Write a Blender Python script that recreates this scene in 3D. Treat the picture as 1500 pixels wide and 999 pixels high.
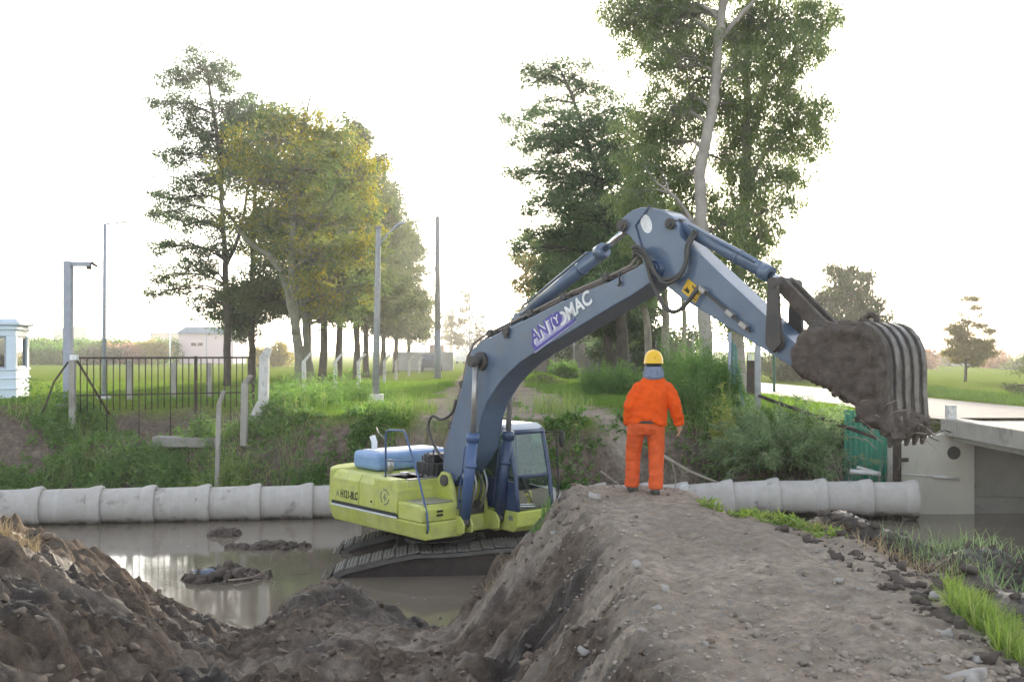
import bpy, bmesh, math, random
import numpy as np
from mathutils import Vector, Matrix, Euler
from math import radians as R, sin, cos, pi, sqrt, atan2, tan

sc = bpy.context.scene
for o in list(bpy.data.objects):
    bpy.data.objects.remove(o)
col = sc.collection

# ------------------------------------------------------------------ camera
CH = 1.77            # eye height above the top of the dirt bank (z = 0)
FPX = 1500.0         # focal length in pixels of the 1500 px wide photograph
HZ = 515.0           # row of the horizon
cam_d = bpy.data.cameras.new('camera')
cam = bpy.data.objects.new('camera', cam_d)
col.objects.link(cam)
cam.location = (0, 0, CH)
cam.rotation_euler = (R(90), 0, 0)
cam_d.sensor_fit = 'HORIZONTAL'
cam_d.sensor_width = 36.0
cam_d.lens = 36.0
cam_d.shift_y = 15.5 / 1500.0
cam_d.clip_start = 0.1
cam_d.clip_end = 6000
cam_d.dof.use_dof = True
cam_d.dof.focus_distance = 15.5
cam_d.dof.aperture_fstop = 4.5
sc.camera = cam

# ------------------------------------------------------------------ light
SUN_AZ = 7.5         # degrees to the right of the view direction
SUN_EL = 13.0
sun_dir = Vector((sin(R(SUN_AZ)) * cos(R(SUN_EL)), cos(R(SUN_AZ)) * cos(R(SUN_EL)), sin(R(SUN_EL))))
world = bpy.data.worlds.new('World')
sc.world = world
world.use_nodes = True
wn = world.node_tree
wn.nodes.clear()
w_out = wn.nodes.new('ShaderNodeOutputWorld')
w_bg = wn.nodes.new('ShaderNodeBackground')
w_sky = wn.nodes.new('ShaderNodeTexSky')
w_sky.sky_type = 'NISHITA'
w_sky.sun_disc = False
w_sky.sun_elevation = R(SUN_EL)
w_sky.sun_rotation = R(SUN_AZ)
w_sky.air_density = 1.0
w_sky.dust_density = 1.2
w_sky.ozone_density = 1.0
w_hs = wn.nodes.new('ShaderNodeHueSaturation')      # thin bright overcast: the blue is mostly washed out
w_hs.inputs['Saturation'].default_value = 0.5
wn.links.new(w_sky.outputs[0], w_hs.inputs['Color'])
w_tn = wn.nodes.new('ShaderNodeMix'); w_tn.data_type = 'RGBA'; w_tn.blend_type = 'MULTIPLY'      # warm evening cloud
w_tn.inputs[0].default_value = 1.0; w_tn.inputs[7].default_value = (1.0, 0.98, 0.955, 1.0)
wn.links.new(w_hs.outputs[0], w_tn.inputs[6])
wn.links.new(w_tn.outputs[2], w_bg.inputs[0])
w_bg.inputs[1].default_value = 0.15
wn.links.new(w_bg.outputs[0], w_out.inputs[0])
sun_d = bpy.data.lights.new('sun', 'SUN')
sun_d.energy = 3.2
sun_d.angle = R(3.0)
sun_d.color = (1.0, 0.89, 0.72)
sun = bpy.data.objects.new('sun', sun_d)
col.objects.link(sun)
sun.rotation_euler = sun_dir.to_track_quat('Z', 'Y').to_euler()
sc.view_settings.view_transform = 'Standard'
sc.view_settings.look = 'None'
sc.view_settings.exposure = 2.0
sc.view_settings.gamma = 1.0
sc.view_settings.use_curve_mapping = False
sc.cycles.max_bounces = 8
sc.cycles.transparent_max_bounces = 12
sc.cycles.use_denoising = True

rng = np.random.default_rng(7)
random.seed(7)


def P(px, py, Y):
    """the point seen at photograph pixel (px, py) at depth Y"""
    return Vector(((px - 750) / FPX * Y, Y, CH - (py - HZ) / FPX * Y))


# ------------------------------------------------------------------ noise (numpy)
def _hash(ix, iy, seed):
    h = (ix.astype(np.int64) * 374761393 + iy.astype(np.int64) * 668265263 + seed * 1442695041) & 0xffffffff
    h = ((h ^ (h >> 13)) * 1274126177) & 0xffffffff
    return ((h ^ (h >> 16)) & 0xffff) / 65535.0 * 2 * pi


def pnoise(x, y, seed=0):
    ix = np.floor(x); iy = np.floor(y)
    fx = x - ix; fy = y - iy
    u = fx * fx * fx * (fx * (fx * 6 - 15) + 10)
    v = fy * fy * fy * (fy * (fy * 6 - 15) + 10)
    def g(dx, dy):
        a = _hash(ix + dx, iy + dy, seed)
        return np.cos(a) * (fx - dx) + np.sin(a) * (fy - dy)
    n0 = g(0, 0) * (1 - u) + g(1, 0) * u
    n1 = g(0, 1) * (1 - u) + g(1, 1) * u
    return (n0 * (1 - v) + n1 * v) * 1.5


def fbm(x, y, seed=0, octs=4, gain=0.5):
    s = 0; a = 1.0
    for i in range(octs):
        s = s + a * pnoise(x * 2 ** i, y * 2 ** i, seed + i * 17)
        a *= gain
    return s


def sstep(a, b, x):
    t = np.clip((x - a) / (b - a), 0, 1)
    return t * t * (3 - 2 * t)


# ------------------------------------------------------------------ materials
def new_mat(name):
    m = bpy.data.materials.new(name)
    m.use_nodes = True
    nt = m.node_tree
    b = nt.nodes['Principled BSDF']
    return m, nt, b


def N(nt, typ, **kw):
    n = nt.nodes.new(typ)
    for k, v in kw.items():
        if k in ('inputs',):
            for kk, vv in v.items():
                n.inputs[kk].default_value = vv
        else:
            setattr(n, k, v)
    return n


def c4(c):
    return (c[0], c[1], c[2], 1.0)


def mixc(nt, fac, a, b):
    n = nt.nodes.new('ShaderNodeMix')
    n.data_type = 'RGBA'
    for sock, v in ((n.inputs[0], fac), (n.inputs[6], a), (n.inputs[7], b)):
        if hasattr(v, 'links') or isinstance(v, bpy.types.NodeSocket):
            nt.links.new(v, sock)
        elif isinstance(v, (int, float)):
            sock.default_value = v
        else:
            sock.default_value = c4(v)
    return n.outputs[2]


def noise_fac(nt, scale, lo, hi, detail=4, coord='Object', rough=0.55, dist=0.0, stretch=None):
    tc = N(nt, 'ShaderNodeTexCoord')
    src = tc.outputs[coord]
    if coord == 'Object':
        oi = N(nt, 'ShaderNodeObjectInfo')
        of = N(nt, 'ShaderNodeMath', operation='MULTIPLY'); of.inputs[1].default_value = 57.0
        nt.links.new(oi.outputs['Random'], of.inputs[0])
        va = N(nt, 'ShaderNodeVectorMath', operation='ADD')
        nt.links.new(src, va.inputs[0]); nt.links.new(of.outputs[0], va.inputs[1]); src = va.outputs[0]
    if stretch:
        mp = N(nt, 'ShaderNodeMapping')
        mp.inputs['Scale'].default_value = stretch
        nt.links.new(src, mp.inputs[0]); src = mp.outputs[0]
    n = N(nt, 'ShaderNodeTexNoise')
    n.inputs['Scale'].default_value = scale
    n.inputs['Detail'].default_value = detail
    n.inputs['Roughness'].default_value = rough
    n.inputs['Distortion'].default_value = dist
    nt.links.new(src, n.inputs['Vector'])
    mr = N(nt, 'ShaderNodeMapRange')
    mr.inputs[1].default_value = lo
    mr.inputs[2].default_value = hi
    nt.links.new(n.outputs['Fac'], mr.inputs[0])
    return mr.outputs[0], n.outputs['Fac']


def bump(nt, bsdf, h, strength=0.3, dist=0.02):
    b = N(nt, 'ShaderNodeBump')
    b.inputs['Strength'].default_value = strength
    b.inputs['Distance'].default_value = dist
    nt.links.new(h, b.inputs['Height'])
    nt.links.new(b.outputs[0], bsdf.inputs['Normal'])


def paint(name, c, c2=None, dirt=(0.16, 0.13, 0.10), amount=0.5, rough=0.5, scale=3.0, metallic=0.0, coat=0.0):
    """worn, dusty machine paint"""
    m, nt, b = new_mat(name)
    f1, raw = noise_fac(nt, scale, 0.38, 0.7)
    base = mixc(nt, f1, c, c2 or tuple(x * 0.8 for x in c))
    f2, raw2 = noise_fac(nt, scale * 2.3, 0.62 - 0.25 * amount, 0.9 - 0.2 * amount, detail=8, rough=0.7)
    mu = N(nt, 'ShaderNodeMath', operation='MULTIPLY')
    nt.links.new(f2, mu.inputs[0]); mu.inputs[1].default_value = min(1.0, amount * 1.2)
    out = mixc(nt, mu.outputs[0], base, dirt)
    nt.links.new(out, b.inputs['Base Color'])
    rr = N(nt, 'ShaderNodeMapRange')
    rr.inputs[3].default_value = rough; rr.inputs[4].default_value = min(1, rough + 0.35)
    nt.links.new(mu.outputs[0], rr.inputs[0])
    nt.links.new(rr.outputs[0], b.inputs['Roughness'])
    b.inputs['Metallic'].default_value = metallic
    b.inputs['Coat Weight'].default_value = coat
    b.inputs['Coat Roughness'].default_value = 0.14
    bump(nt, b, raw2, 0.07, 0.01)
    return m


def plain(name, c, rough=0.6, c2=None, scale=6.0, bmp=0.15, metallic=0.0, bdist=0.01):
    m, nt, b = new_mat(name)
    f, raw = noise_fac(nt, scale, 0.35, 0.68, detail=6)
    nt.links.new(mixc(nt, f, c, c2 or tuple(x * 0.72 for x in c)), b.inputs['Base Color'])
    b.inputs['Roughness'].default_value = rough
    b.inputs['Metallic'].default_value = metallic
    if rough >= 0.7: b.inputs['Specular IOR Level'].default_value = 0.12
    if bmp:
        bump(nt, b, raw, bmp, bdist)
    return m


def leafmat(name, cols, trans=0.45, gloss=0.035, patch=None, patch_scale=0.35):
    """leaves: a colour per leaf, light passes through"""
    m = bpy.data.materials.new(name)
    m.use_nodes = True
    nt = m.node_tree
    nt.nodes.clear()
    out = N(nt, 'ShaderNodeOutputMaterial')
    geo = N(nt, 'ShaderNodeNewGeometry')
    ramp = N(nt, 'ShaderNodeValToRGB')
    el = ramp.color_ramp.elements
    n = len(cols)
    el[0].position = 0; el[0].color = c4(cols[0])
    el[1].position = 1; el[1].color = c4(cols[-1])
    for i in range(1, n - 1):
        e = el.new(i / (n - 1)); e.color = c4(cols[i])
    nt.links.new(geo.outputs['Random Per Island'], ramp.inputs[0])
    c = ramp.outputs[0]
    if patch:
        f, _ = noise_fac(nt, patch_scale, 0.42, 0.6, detail=3)
        c = mixc(nt, f, c, patch)
    d = N(nt, 'ShaderNodeBsdfDiffuse'); t = N(nt, 'ShaderNodeBsdfTranslucent')
    nt.links.new(c, d.inputs[0])
    br = N(nt, 'ShaderNodeHueSaturation')
    br.inputs['Value'].default_value = 1.5; br.inputs['Saturation'].default_value = 1.1
    nt.links.new(c, br.inputs['Color']); nt.links.new(br.outputs[0], t.inputs[0])
    mx = N(nt, 'ShaderNodeMixShader'); mx.inputs[0].default_value = trans
    nt.links.new(d.outputs[0], mx.inputs[1]); nt.links.new(t.outputs[0], mx.inputs[2])
    g = N(nt, 'ShaderNodeBsdfGlossy'); g.inputs['Roughness'].default_value = 0.45
    mx2 = N(nt, 'ShaderNodeMixShader'); mx2.inputs[0].default_value = gloss
    nt.links.new(mx.outputs[0], mx2.inputs[1]); nt.links.new(g.outputs[0], mx2.inputs[2])
    nt.links.new(mx2.outputs[0], out.inputs[0])
    return m


def glassmat(name, tint=(0.8, 0.9, 0.88), refl=0.12):
    m = bpy.data.materials.new(name)
    m.use_nodes = True
    nt = m.node_tree
    nt.nodes.clear()
    out = N(nt, 'ShaderNodeOutputMaterial')
    t = N(nt, 'ShaderNodeBsdfTransparent'); t.inputs[0].default_value = c4(tint)
    g = N(nt, 'ShaderNodeBsdfGlossy'); g.inputs['Roughness'].default_value = 0.03
    d = N(nt, 'ShaderNodeBsdfDiffuse'); d.inputs[0].default_value = (0.35, 0.34, 0.3, 1)
    f, _ = noise_fac(nt, 5.0, 0.45, 0.8, detail=6)
    mu = N(nt, 'ShaderNodeMath', operation='MULTIPLY'); mu.inputs[1].default_value = 0.10
    nt.links.new(f, mu.inputs[0])
    fr = N(nt, 'ShaderNodeFresnel'); fr.inputs[0].default_value = 1.25
    ad = N(nt, 'ShaderNodeMath', operation='ADD'); ad.inputs[1].default_value = refl * 0.4
    nt.links.new(fr.outputs[0], ad.inputs[0])
    m1 = N(nt, 'ShaderNodeMixShader'); nt.links.new(ad.outputs[0], m1.inputs[0])
    nt.links.new(t.outputs[0], m1.inputs[1]); nt.links.new(g.outputs[0], m1.inputs[2])
    m2 = N(nt, 'ShaderNodeMixShader'); nt.links.new(mu.outputs[0], m2.inputs[0])
    nt.links.new(m1.outputs[0], m2.inputs[1]); nt.links.new(d.outputs[0], m2.inputs[2])
    nt.links.new(m2.outputs[0], out.inputs[0])
    return m


M = {}
M['blue'] = paint('blue_machine_paint', (0.078, 0.118, 0.19), (0.105, 0.148, 0.22), amount=0.42, rough=0.36, scale=1.6, coat=0.5)
M['blue_dark'] = paint('dark_blue_machine_paint', (0.032, 0.052, 0.11), (0.045, 0.068, 0.13), amount=0.28, rough=0.4)
M['blue_rod'] = paint('blue_cylinder_paint', (0.055, 0.10, 0.22), (0.075, 0.12, 0.24), amount=0.3, rough=0.38)
M['lime'] = paint('lime_machine_paint', (0.46, 0.49, 0.09), (0.53, 0.545, 0.17), dirt=(0.27, 0.235, 0.155), amount=0.6, rough=0.45, scale=1.8)
M['hood'] = paint('pale_blue_hood_paint', (0.17, 0.28, 0.50), (0.22, 0.33, 0.54), dirt=(0.5, 0.5, 0.48), amount=0.35, rough=0.4)
M['roof'] = paint('pale_cab_roof_paint', (0.55, 0.57, 0.62), (0.45, 0.48, 0.55), amount=0.25, rough=0.4)
M['chrome'] = plain('hydraulic_chrome', (0.75, 0.75, 0.76), 0.18, bmp=0.0, metallic=1.0)
M['rodgrey'] = plain('dusty_rod_steel', (0.42, 0.40, 0.38), 0.38, bmp=0.05, metallic=0.6)
M['black'] = plain('black_rubber', (0.025, 0.024, 0.024), 0.6)
M['hose'] = plain('dusty_hose', (0.07, 0.065, 0.06), 0.6)
M['pipe_tan'] = plain('dusty_steel_pipe', (0.24, 0.20, 0.17), 0.6)
M['darksteel'] = paint('dark_dirty_steel', (0.055, 0.05, 0.048), (0.08, 0.072, 0.066), amount=0.6, rough=0.6, dirt=(0.13, 0.10, 0.08))
M['track_steel'] = paint('wet_muddy_track_steel', (0.10, 0.09, 0.082), (0.15, 0.135, 0.122), amount=0.6, rough=0.45, dirt=(0.17, 0.145, 0.125), scale=2.4)
M['mud_metal'] = paint('muddy_bucket_steel', (0.085, 0.066, 0.055), (0.14, 0.115, 0.095), dirt=(0.035, 0.027, 0.023), amount=0.75, rough=0.75, scale=2.6)
M['bright_metal'] = paint('scoured_bucket_steel', (0.17, 0.155, 0.145), (0.115, 0.10, 0.09), dirt=(0.08, 0.064, 0.053), amount=0.8, rough=0.42, metallic=0.4, scale=2.0)
M['white'] = plain('white_sticker', (0.8, 0.8, 0.8), 0.5, bmp=0)
M['white_worn'] = paint('white_worn_paint', (0.75, 0.77, 0.8), amount=0.25, rough=0.5)
M['purple'] = plain('purple_vinyl', (0.10, 0.07, 0.36), 0.5, bmp=0)
M['lilac'] = plain('faded_lilac_vinyl', (0.42, 0.42, 0.62), 0.55, bmp=0)
M['yellow'] = plain('yellow_sign', (0.75, 0.46, 0.03), 0.5, bmp=0)
M['ink'] = plain('black_lettering', (0.03, 0.03, 0.025), 0.6, bmp=0)
M['ink_grey'] = plain('worn_grey_lettering', (0.24, 0.26, 0.17), 0.6, bmp=0)
M['glass'] = glassmat('cab_glass')
M['bldglass'] = glassmat('booth_glass', (0.45, 0.5, 0.48), 0.5)
def concrete(name, c, c2, stain, amt, scale=2.0, stretch=None):
    m, nt, b = new_mat(name)
    f, raw = noise_fac(nt, scale, 0.35, 0.68, detail=8, rough=0.65)
    base = mixc(nt, f, c, c2)
    f2, raw2 = noise_fac(nt, scale * 0.8, 0.66 - 0.22 * amt, 0.76 - 0.15 * amt, detail=9, rough=0.72, dist=0.6, stretch=stretch)
    mu = N(nt, 'ShaderNodeMath', operation='MULTIPLY'); mu.inputs[1].default_value = 0.8
    nt.links.new(f2, mu.inputs[0])
    nt.links.new(mixc(nt, mu.outputs[0], base, stain), b.inputs['Base Color'])
    b.inputs['Roughness'].default_value = 0.85
    b.inputs['Specular IOR Level'].default_value = 0.15
    bump(nt, b, raw, 0.35, 0.02)
    return m
def pipe_material():
    """dirty grey concrete: cast blotches, brown drips and a dark wet line low down"""
    m, nt, b = new_mat('dirty_pipe_concrete')
    f, raw = noise_fac(nt, 3.0, 0.3, 0.7, detail=8, rough=0.7)
    base = mixc(nt, f, (0.49, 0.455, 0.425), (0.385, 0.35, 0.32))
    f2, _ = noise_fac(nt, 1.6, 0.60, 0.72, detail=6, rough=0.6)
    base = mixc(nt, f2, base, (0.17, 0.145, 0.125))
    f3, _ = noise_fac(nt, 7.0, 0.56, 0.8, detail=5, stretch=(1.0, 0.12, 0.12))
    base = mixc(nt, f3, base, (0.52, 0.50, 0.475))
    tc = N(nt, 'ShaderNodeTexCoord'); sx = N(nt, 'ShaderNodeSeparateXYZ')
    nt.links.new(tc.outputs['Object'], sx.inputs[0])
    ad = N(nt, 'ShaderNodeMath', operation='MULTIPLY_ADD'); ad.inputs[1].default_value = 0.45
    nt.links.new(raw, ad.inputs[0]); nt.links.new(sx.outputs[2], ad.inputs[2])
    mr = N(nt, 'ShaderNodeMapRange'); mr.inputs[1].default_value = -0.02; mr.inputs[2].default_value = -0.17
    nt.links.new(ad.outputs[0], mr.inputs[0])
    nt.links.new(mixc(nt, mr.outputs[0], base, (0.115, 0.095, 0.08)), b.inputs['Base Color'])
    b.inputs['Roughness'].default_value = 0.85
    b.inputs['Specular IOR Level'].default_value = 0.15
    bump(nt, b, raw, 0.5, 0.02)
    return m
M['pipe_conc'] = pipe_material()
M['conc'] = concrete('weathered_concrete', (0.35, 0.33, 0.30), (0.26, 0.245, 0.22), (0.12, 0.108, 0.092), 0.55, 1.3, (1, 1, 0.5))
M['conc_white'] = concrete('whitewashed_concrete', (0.60, 0.58, 0.56), (0.46, 0.445, 0.43), (0.2, 0.18, 0.16), 0.55, 5.0)
M['wing'] = concrete('pale_beige_cast_concrete', (0.50, 0.47, 0.40), (0.42, 0.395, 0.34), (0.22, 0.20, 0.165), 0.45, 1.1, (1, 1, 0.4))
M['conc_dark'] = concrete('shaded_weathered_concrete', (0.26, 0.245, 0.225), (0.2, 0.19, 0.175), (0.10, 0.09, 0.08), 0.4, 1.2)  # dark tone holds the shade beneath the bridge deck; also the weathered slab
M['booth'] = plain('white_booth_paint', (0.62, 0.70, 0.80), 0.6, (0.58, 0.66, 0.77), bmp=0.03)
M['galv'] = plain('galvanised_grey', (0.34, 0.36, 0.42), 0.5, (0.28, 0.30, 0.36), bmp=0.03)
M['polegrey'] = plain('grey_pole_concrete', (0.34, 0.34, 0.34), 0.8, (0.26, 0.26, 0.26))
M['iron'] = plain('rusty_dark_iron', (0.045, 0.038, 0.036), 0.7, (0.08, 0.055, 0.045))
M['bark'] = concrete('brown_bark', (0.10, 0.085, 0.07), (0.06, 0.05, 0.042), (0.03, 0.026, 0.022), 0.5, 3.0, (1, 1, 0.2))
M['bark_ash'] = concrete('grey_green_bark', (0.22, 0.21, 0.165), (0.15, 0.145, 0.11), (0.08, 0.075, 0.06), 0.45, 3.0, (1, 1, 0.25))
M['bark_euc'] = concrete('pale_peeling_bark', (0.37, 0.335, 0.295), (0.26, 0.23, 0.20), (0.13, 0.11, 0.095), 0.6, 1.8, (1, 1, 0.18))
M['pink'] = plain('pale_pink_render', (0.62, 0.50, 0.54), 0.8, (0.58, 0.47, 0.51), bmp=0.02)
M['roofblue'] = plain('blue_sheet_roof', (0.16, 0.23, 0.36), 0.5, (0.13, 0.19, 0.31), bmp=0.02)
M['dullroof'] = plain('dull_pink_block', (0.50, 0.38, 0.34), 0.8, bmp=0)
M['greysheet'] = plain('pale_grey_block_wall', (0.40, 0.38, 0.38), 0.85, (0.33, 0.31, 0.31), scale=1.0)
M['greenpanel'] = paint('green_painted_steel_sheet', (0.03, 0.20, 0.125), (0.04, 0.25, 0.16), dirt=(0.10, 0.12, 0.09), amount=0.35, rough=0.55, scale=1.2)
M['greenpole'] = plain('green_painted_pole', (0.03, 0.16, 0.12), 0.55, bmp=0)
M['tarp'] = plain('blue_green_mesh_cloth', (0.14, 0.24, 0.22), 0.85, (0.20, 0.32, 0.28), scale=3)
M['wood'] = concrete('grey_dead_wood', (0.33, 0.28, 0.23), (0.24, 0.2, 0.165), (0.12, 0.10, 0.08), 0.4, 4.0, (1, 1, 1))
M['paling'] = concrete('dark_grey_palings', (0.17, 0.15, 0.145), (0.12, 0.105, 0.10), (0.06, 0.05, 0.05), 0.4, 1.5, (1, 1, 0.15))
M['stone'] = plain('pale_stone', (0.36, 0.33, 0.305), 0.85, (0.22, 0.20, 0.185), scale=9, bmp=0.5, bdist=0.02)
M['cloth_grey'] = plain('wet_blue_grey_cloth', (0.17, 0.20, 0.26), 0.75, (0.12, 0.14, 0.19), scale=8, bmp=0.5, bdist=0.02)
# leaves
M['leaf_ash'] = leafmat('yellow_green_leaves', [(0.22, 0.21, 0.03), (0.12, 0.17, 0.045), (0.34, 0.26, 0.025), (0.09, 0.14, 0.045), (0.40, 0.29, 0.03)], 0.52, patch=(0.09, 0.135, 0.05), patch_scale=0.4)
M['leaf_dark'] = leafmat('dark_green_leaves', [(0.06, 0.104, 0.049), (0.098, 0.146, 0.068), (0.049, 0.086, 0.039), (0.122, 0.159, 0.068)], 0.45)
M['leaf_pine'] = leafmat('dark_pine_needles', [(0.058, 0.086, 0.035), (0.086, 0.109, 0.041), (0.046, 0.07, 0.03), (0.127, 0.132, 0.046)], 0.45)
M['leaf_cas'] = leafmat('grey_green_sprays', [(0.108, 0.176, 0.081), (0.148, 0.224, 0.101), (0.081, 0.135, 0.065), (0.203, 0.25, 0.108)], 0.50)
M['leaf_euc'] = leafmat('pale_hanging_leaves', [(0.141, 0.199, 0.083), (0.193, 0.25, 0.103), (0.103, 0.154, 0.066), (0.295, 0.334, 0.103), (0.154, 0.205, 0.109)], 0.58)
M['leaf_haze'] = leafmat('haze_greyed_foliage', [(0.20, 0.19, 0.13), (0.26, 0.24, 0.16), (0.16, 0.16, 0.11)], 0.4)  # distance haze put into the grey leaf colour
M['leaf_red'] = leafmat('reddish_foliage', [(0.30, 0.17, 0.11), (0.36, 0.22, 0.15), (0.24, 0.15, 0.10)], 0.4)  # reddish brown leaves of far trees and one hedge bush
M['leaf_gold'] = leafmat('golden_needles', [(0.253, 0.218, 0.069), (0.322, 0.253, 0.081), (0.172, 0.172, 0.057)], 0.45)
M['leaf_lone'] = leafmat('dull_gold_pine_needles', [(0.15, 0.135, 0.035), (0.21, 0.17, 0.04), (0.10, 0.10, 0.03)], 0.4)  # darker gold than the other golden needles
M['leaf_hedge'] = leafmat('mid_green_hedge_leaves', [(0.09, 0.19, 0.03), (0.13, 0.24, 0.04), (0.06, 0.13, 0.025)], 0.4)
M['weed'] = leafmat('weed_leaves', [(0.09, 0.18, 0.04), (0.13, 0.24, 0.05), (0.065, 0.13, 0.035), (0.19, 0.28, 0.07), (0.10, 0.18, 0.065)], 0.45)
M['weed_soft'] = leafmat('soft_feathery_leaves', [(0.10, 0.20, 0.05), (0.14, 0.25, 0.06), (0.08, 0.16, 0.045), (0.17, 0.26, 0.07)], 0.45)
M['willow'] = leafmat('grey_green_willow_leaves', [(0.17, 0.25, 0.11), (0.23, 0.31, 0.14), (0.12, 0.19, 0.08), (0.29, 0.36, 0.18)], 0.45)
M['sapling'] = leafmat('yellowing_sapling_leaves', [(0.28, 0.30, 0.07), (0.36, 0.36, 0.10), (0.2, 0.25, 0.06)], 0.45)
M['grass'] = leafmat('grass_blades', [(0.093, 0.17, 0.025), (0.136, 0.23, 0.034), (0.076, 0.136, 0.025), (0.187, 0.272, 0.051)], 0.45, gloss=0.04)
M['grass_bright'] = leafmat('bright_grass_blades', [(0.17, 0.25, 0.05), (0.24, 0.32, 0.07), (0.12, 0.19, 0.04), (0.33, 0.36, 0.13)], 0.5, gloss=0.04)
M['tall_grass'] = leafmat('tall_bank_grass', [(0.16, 0.26, 0.06), (0.22, 0.31, 0.08), (0.30, 0.33, 0.12), (0.12, 0.2, 0.05)], 0.45)
M['straw'] = leafmat('dry_straw', [(0.36, 0.28, 0.16), (0.28, 0.2, 0.12), (0.42, 0.35, 0.22)], 0.3)

# ------------------------------------------------------------------ mesh helpers
def polyline(pts, n):
    pts = [np.array(p) for p in pts]
    out = []
    for i in range(n):
        t = i / (n - 1) * (len(pts) - 1)
        k = min(int(t), len(pts) - 2); u = t - k
        p0 = pts[max(k - 1, 0)]; p1 = pts[k]; p2 = pts[k + 1]; p3 = pts[min(k + 2, len(pts) - 1)]
        out.append(0.5 * ((2 * p1) + (-p0 + p2) * u + (2 * p0 - 5 * p1 + 4 * p2 - p3) * u * u + (-p0 + 3 * p1 - 3 * p2 + p3) * u ** 3))
    return out



def bend(*pts, n=4):
    """a smooth bend through the given points"""
    return polyline([np.array(p, float) for p in pts], n * (len(pts) - 1) + 1)


class G:
    """collects shapes that become ONE mesh object"""
    def __init__(s):
        s.v = []; s.f = []; s.n = 0; s.smooth = []
    def add(s, V, F, smooth=False):
        V = np.asarray(V, float).reshape(-1, 3)
        s.v.append(V)
        for f in F:
            s.f.append([i + s.n for i in f]); s.smooth.append(smooth)
        s.n += len(V)
        return s
    def box(s, x0, x1, y0, y1, z0, z1, mtx=None):
        V = [Vector(p) for p in ((x0, y0, z0), (x1, y0, z0), (x1, y1, z0), (x0, y1, z0), (x0, y0, z1), (x1, y0, z1), (x1, y1, z1), (x0, y1, z1))]
        if mtx is not None:
            V = [mtx @ p for p in V]
        return s.add([tuple(p) for p in V], [(3, 2, 1, 0), (4, 5, 6, 7), (0, 1, 5, 4), (1, 2, 6, 5), (2, 3, 7, 6), (3, 0, 4, 7)])
    def prism(s, poly, a0, a1, axis='y', poly2=None):
        """outline extruded; axis y: poly is (x, z); axis z: (x, y); axis x: (y, z)"""
        n = len(poly); poly2 = poly2 or poly
        def pt(p, a):
            return {'y': (p[0], a, p[1]), 'z': (p[0], p[1], a), 'x': (a, p[0], p[1])}[axis]
        V = [pt(p, a0) for p in poly] + [pt(p, a1) for p in poly2]
        area = sum(poly[i][0] * poly[(i + 1) % n][1] - poly[(i + 1) % n][0] * poly[i][1] for i in range(n))
        F = [tuple(range(n)), tuple(range(2 * n - 1, n - 1, -1))] + [(i, i + n, (i + 1) % n + n, (i + 1) % n) for i in range(n)]
        flip = (area > 0) == (axis in ('z', 'x'))
        if (a1 < a0): flip = not flip
        if flip:
            F = [f[::-1] for f in F]
        return s.add(V, F)
    def cyl(s, a, b, r0, r1=None, seg=14, caps=True):
        return s.tube([a, b], [r0, r0 if r1 is None else r1], seg, caps)
    def tube(s, pts, rad, seg=8, caps=True):
        pts = [Vector(p) for p in pts]
        n = len(pts)
        if not hasattr(rad, '__len__'):
            rad = [rad] * n
        V = []; up = None
        for i, p in enumerate(pts):
            t = (pts[min(i + 1, n - 1)] - pts[max(i - 1, 0)])
            if t.length < 1e-9: t = Vector((0, 0, 1))
            t.normalize()
            if up is None:
                up = Vector((0, 0, 1)) if abs(t.z) < 0.9 else Vector((1, 0, 0))
            e1 = (up - t * up.dot(t))
            if e1.length < 1e-6: e1 = Vector((0, 1, 0))
            e1.normalize(); e2 = t.cross(e1); up = e1
            for k in range(seg):
                a = 2 * pi * k / seg
                V.append(tuple(p + (e1 * cos(a) + e2 * sin(a)) * rad[i]))
        F = []
        for i in range(n - 1):
            for k in range(seg):
                k2 = (k + 1) % seg
                F.append((i * seg + k, i * seg + k2, (i + 1) * seg + k2, (i + 1) * seg + k))
        base = s.n
        s.add(V, F, True)
        if caps:
            for f in (tuple(range(seg - 1, -1, -1)), tuple(range((n - 1) * seg, n * seg))):
                s.f.append([i + base for i in f]); s.smooth.append(False)
        return s
    def ball(s, c, r, nu=10, nv=7, mtx=None, noise=0.0, seed=0):
        c = Vector(c)
        rx, ry, rz = (r, r, r) if not hasattr(r, '__len__') else r
        V = [(0, 0, -1)]; rr = random.Random(seed)
        for j in range(1, nv):
            th = pi * j / nv
            for i in range(nu):
                ph = 2 * pi * i / nu
                V.append((sin(th) * cos(ph), sin(th) * sin(ph), -cos(th)))
        V.append((0, 0, 1))
        out = []
        for v in V:
            k = 1 + (rr.random() - 0.5) * 2 * noise
            q = Vector((v[0] * rx * k, v[1] * ry * k, v[2] * rz * k))
            if mtx is not None: q = mtx @ q
            out.append(tuple(c + q))
        F = []
        for i in range(nu):
            F.append((0, 1 + (i + 1) % nu, 1 + i))
            for j in range(nv - 2):
                a = 1 + j * nu + i; b_ = 1 + j * nu + (i + 1) % nu
                F.append((a, b_, b_ + nu, a + nu))
            F.append((1 + (nv - 2) * nu + i, 1 + (nv - 2) * nu + (i + 1) % nu, len(V) - 1))
        return s.add(out, F, noise == 0.0)
    def loft(s, rings, caps=True, smooth=True):
        k = len(rings[0]); base = s.n
        V = [tuple(p) for r in rings for p in r]
        F = []
        for i in range(len(rings) - 1):
            for j in range(k):
                j2 = (j + 1) % k
                F.append((i * k + j, i * k + j2, (i + 1) * k + j2, (i + 1) * k + j))
        s.add(V, F, smooth)
        if caps:
            for f in (tuple(range(k - 1, -1, -1)), tuple(range((len(rings) - 1) * k, len(rings) * k))):
                s.f.append([i + base for i in f]); s.smooth.append(smooth)
        return s
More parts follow.
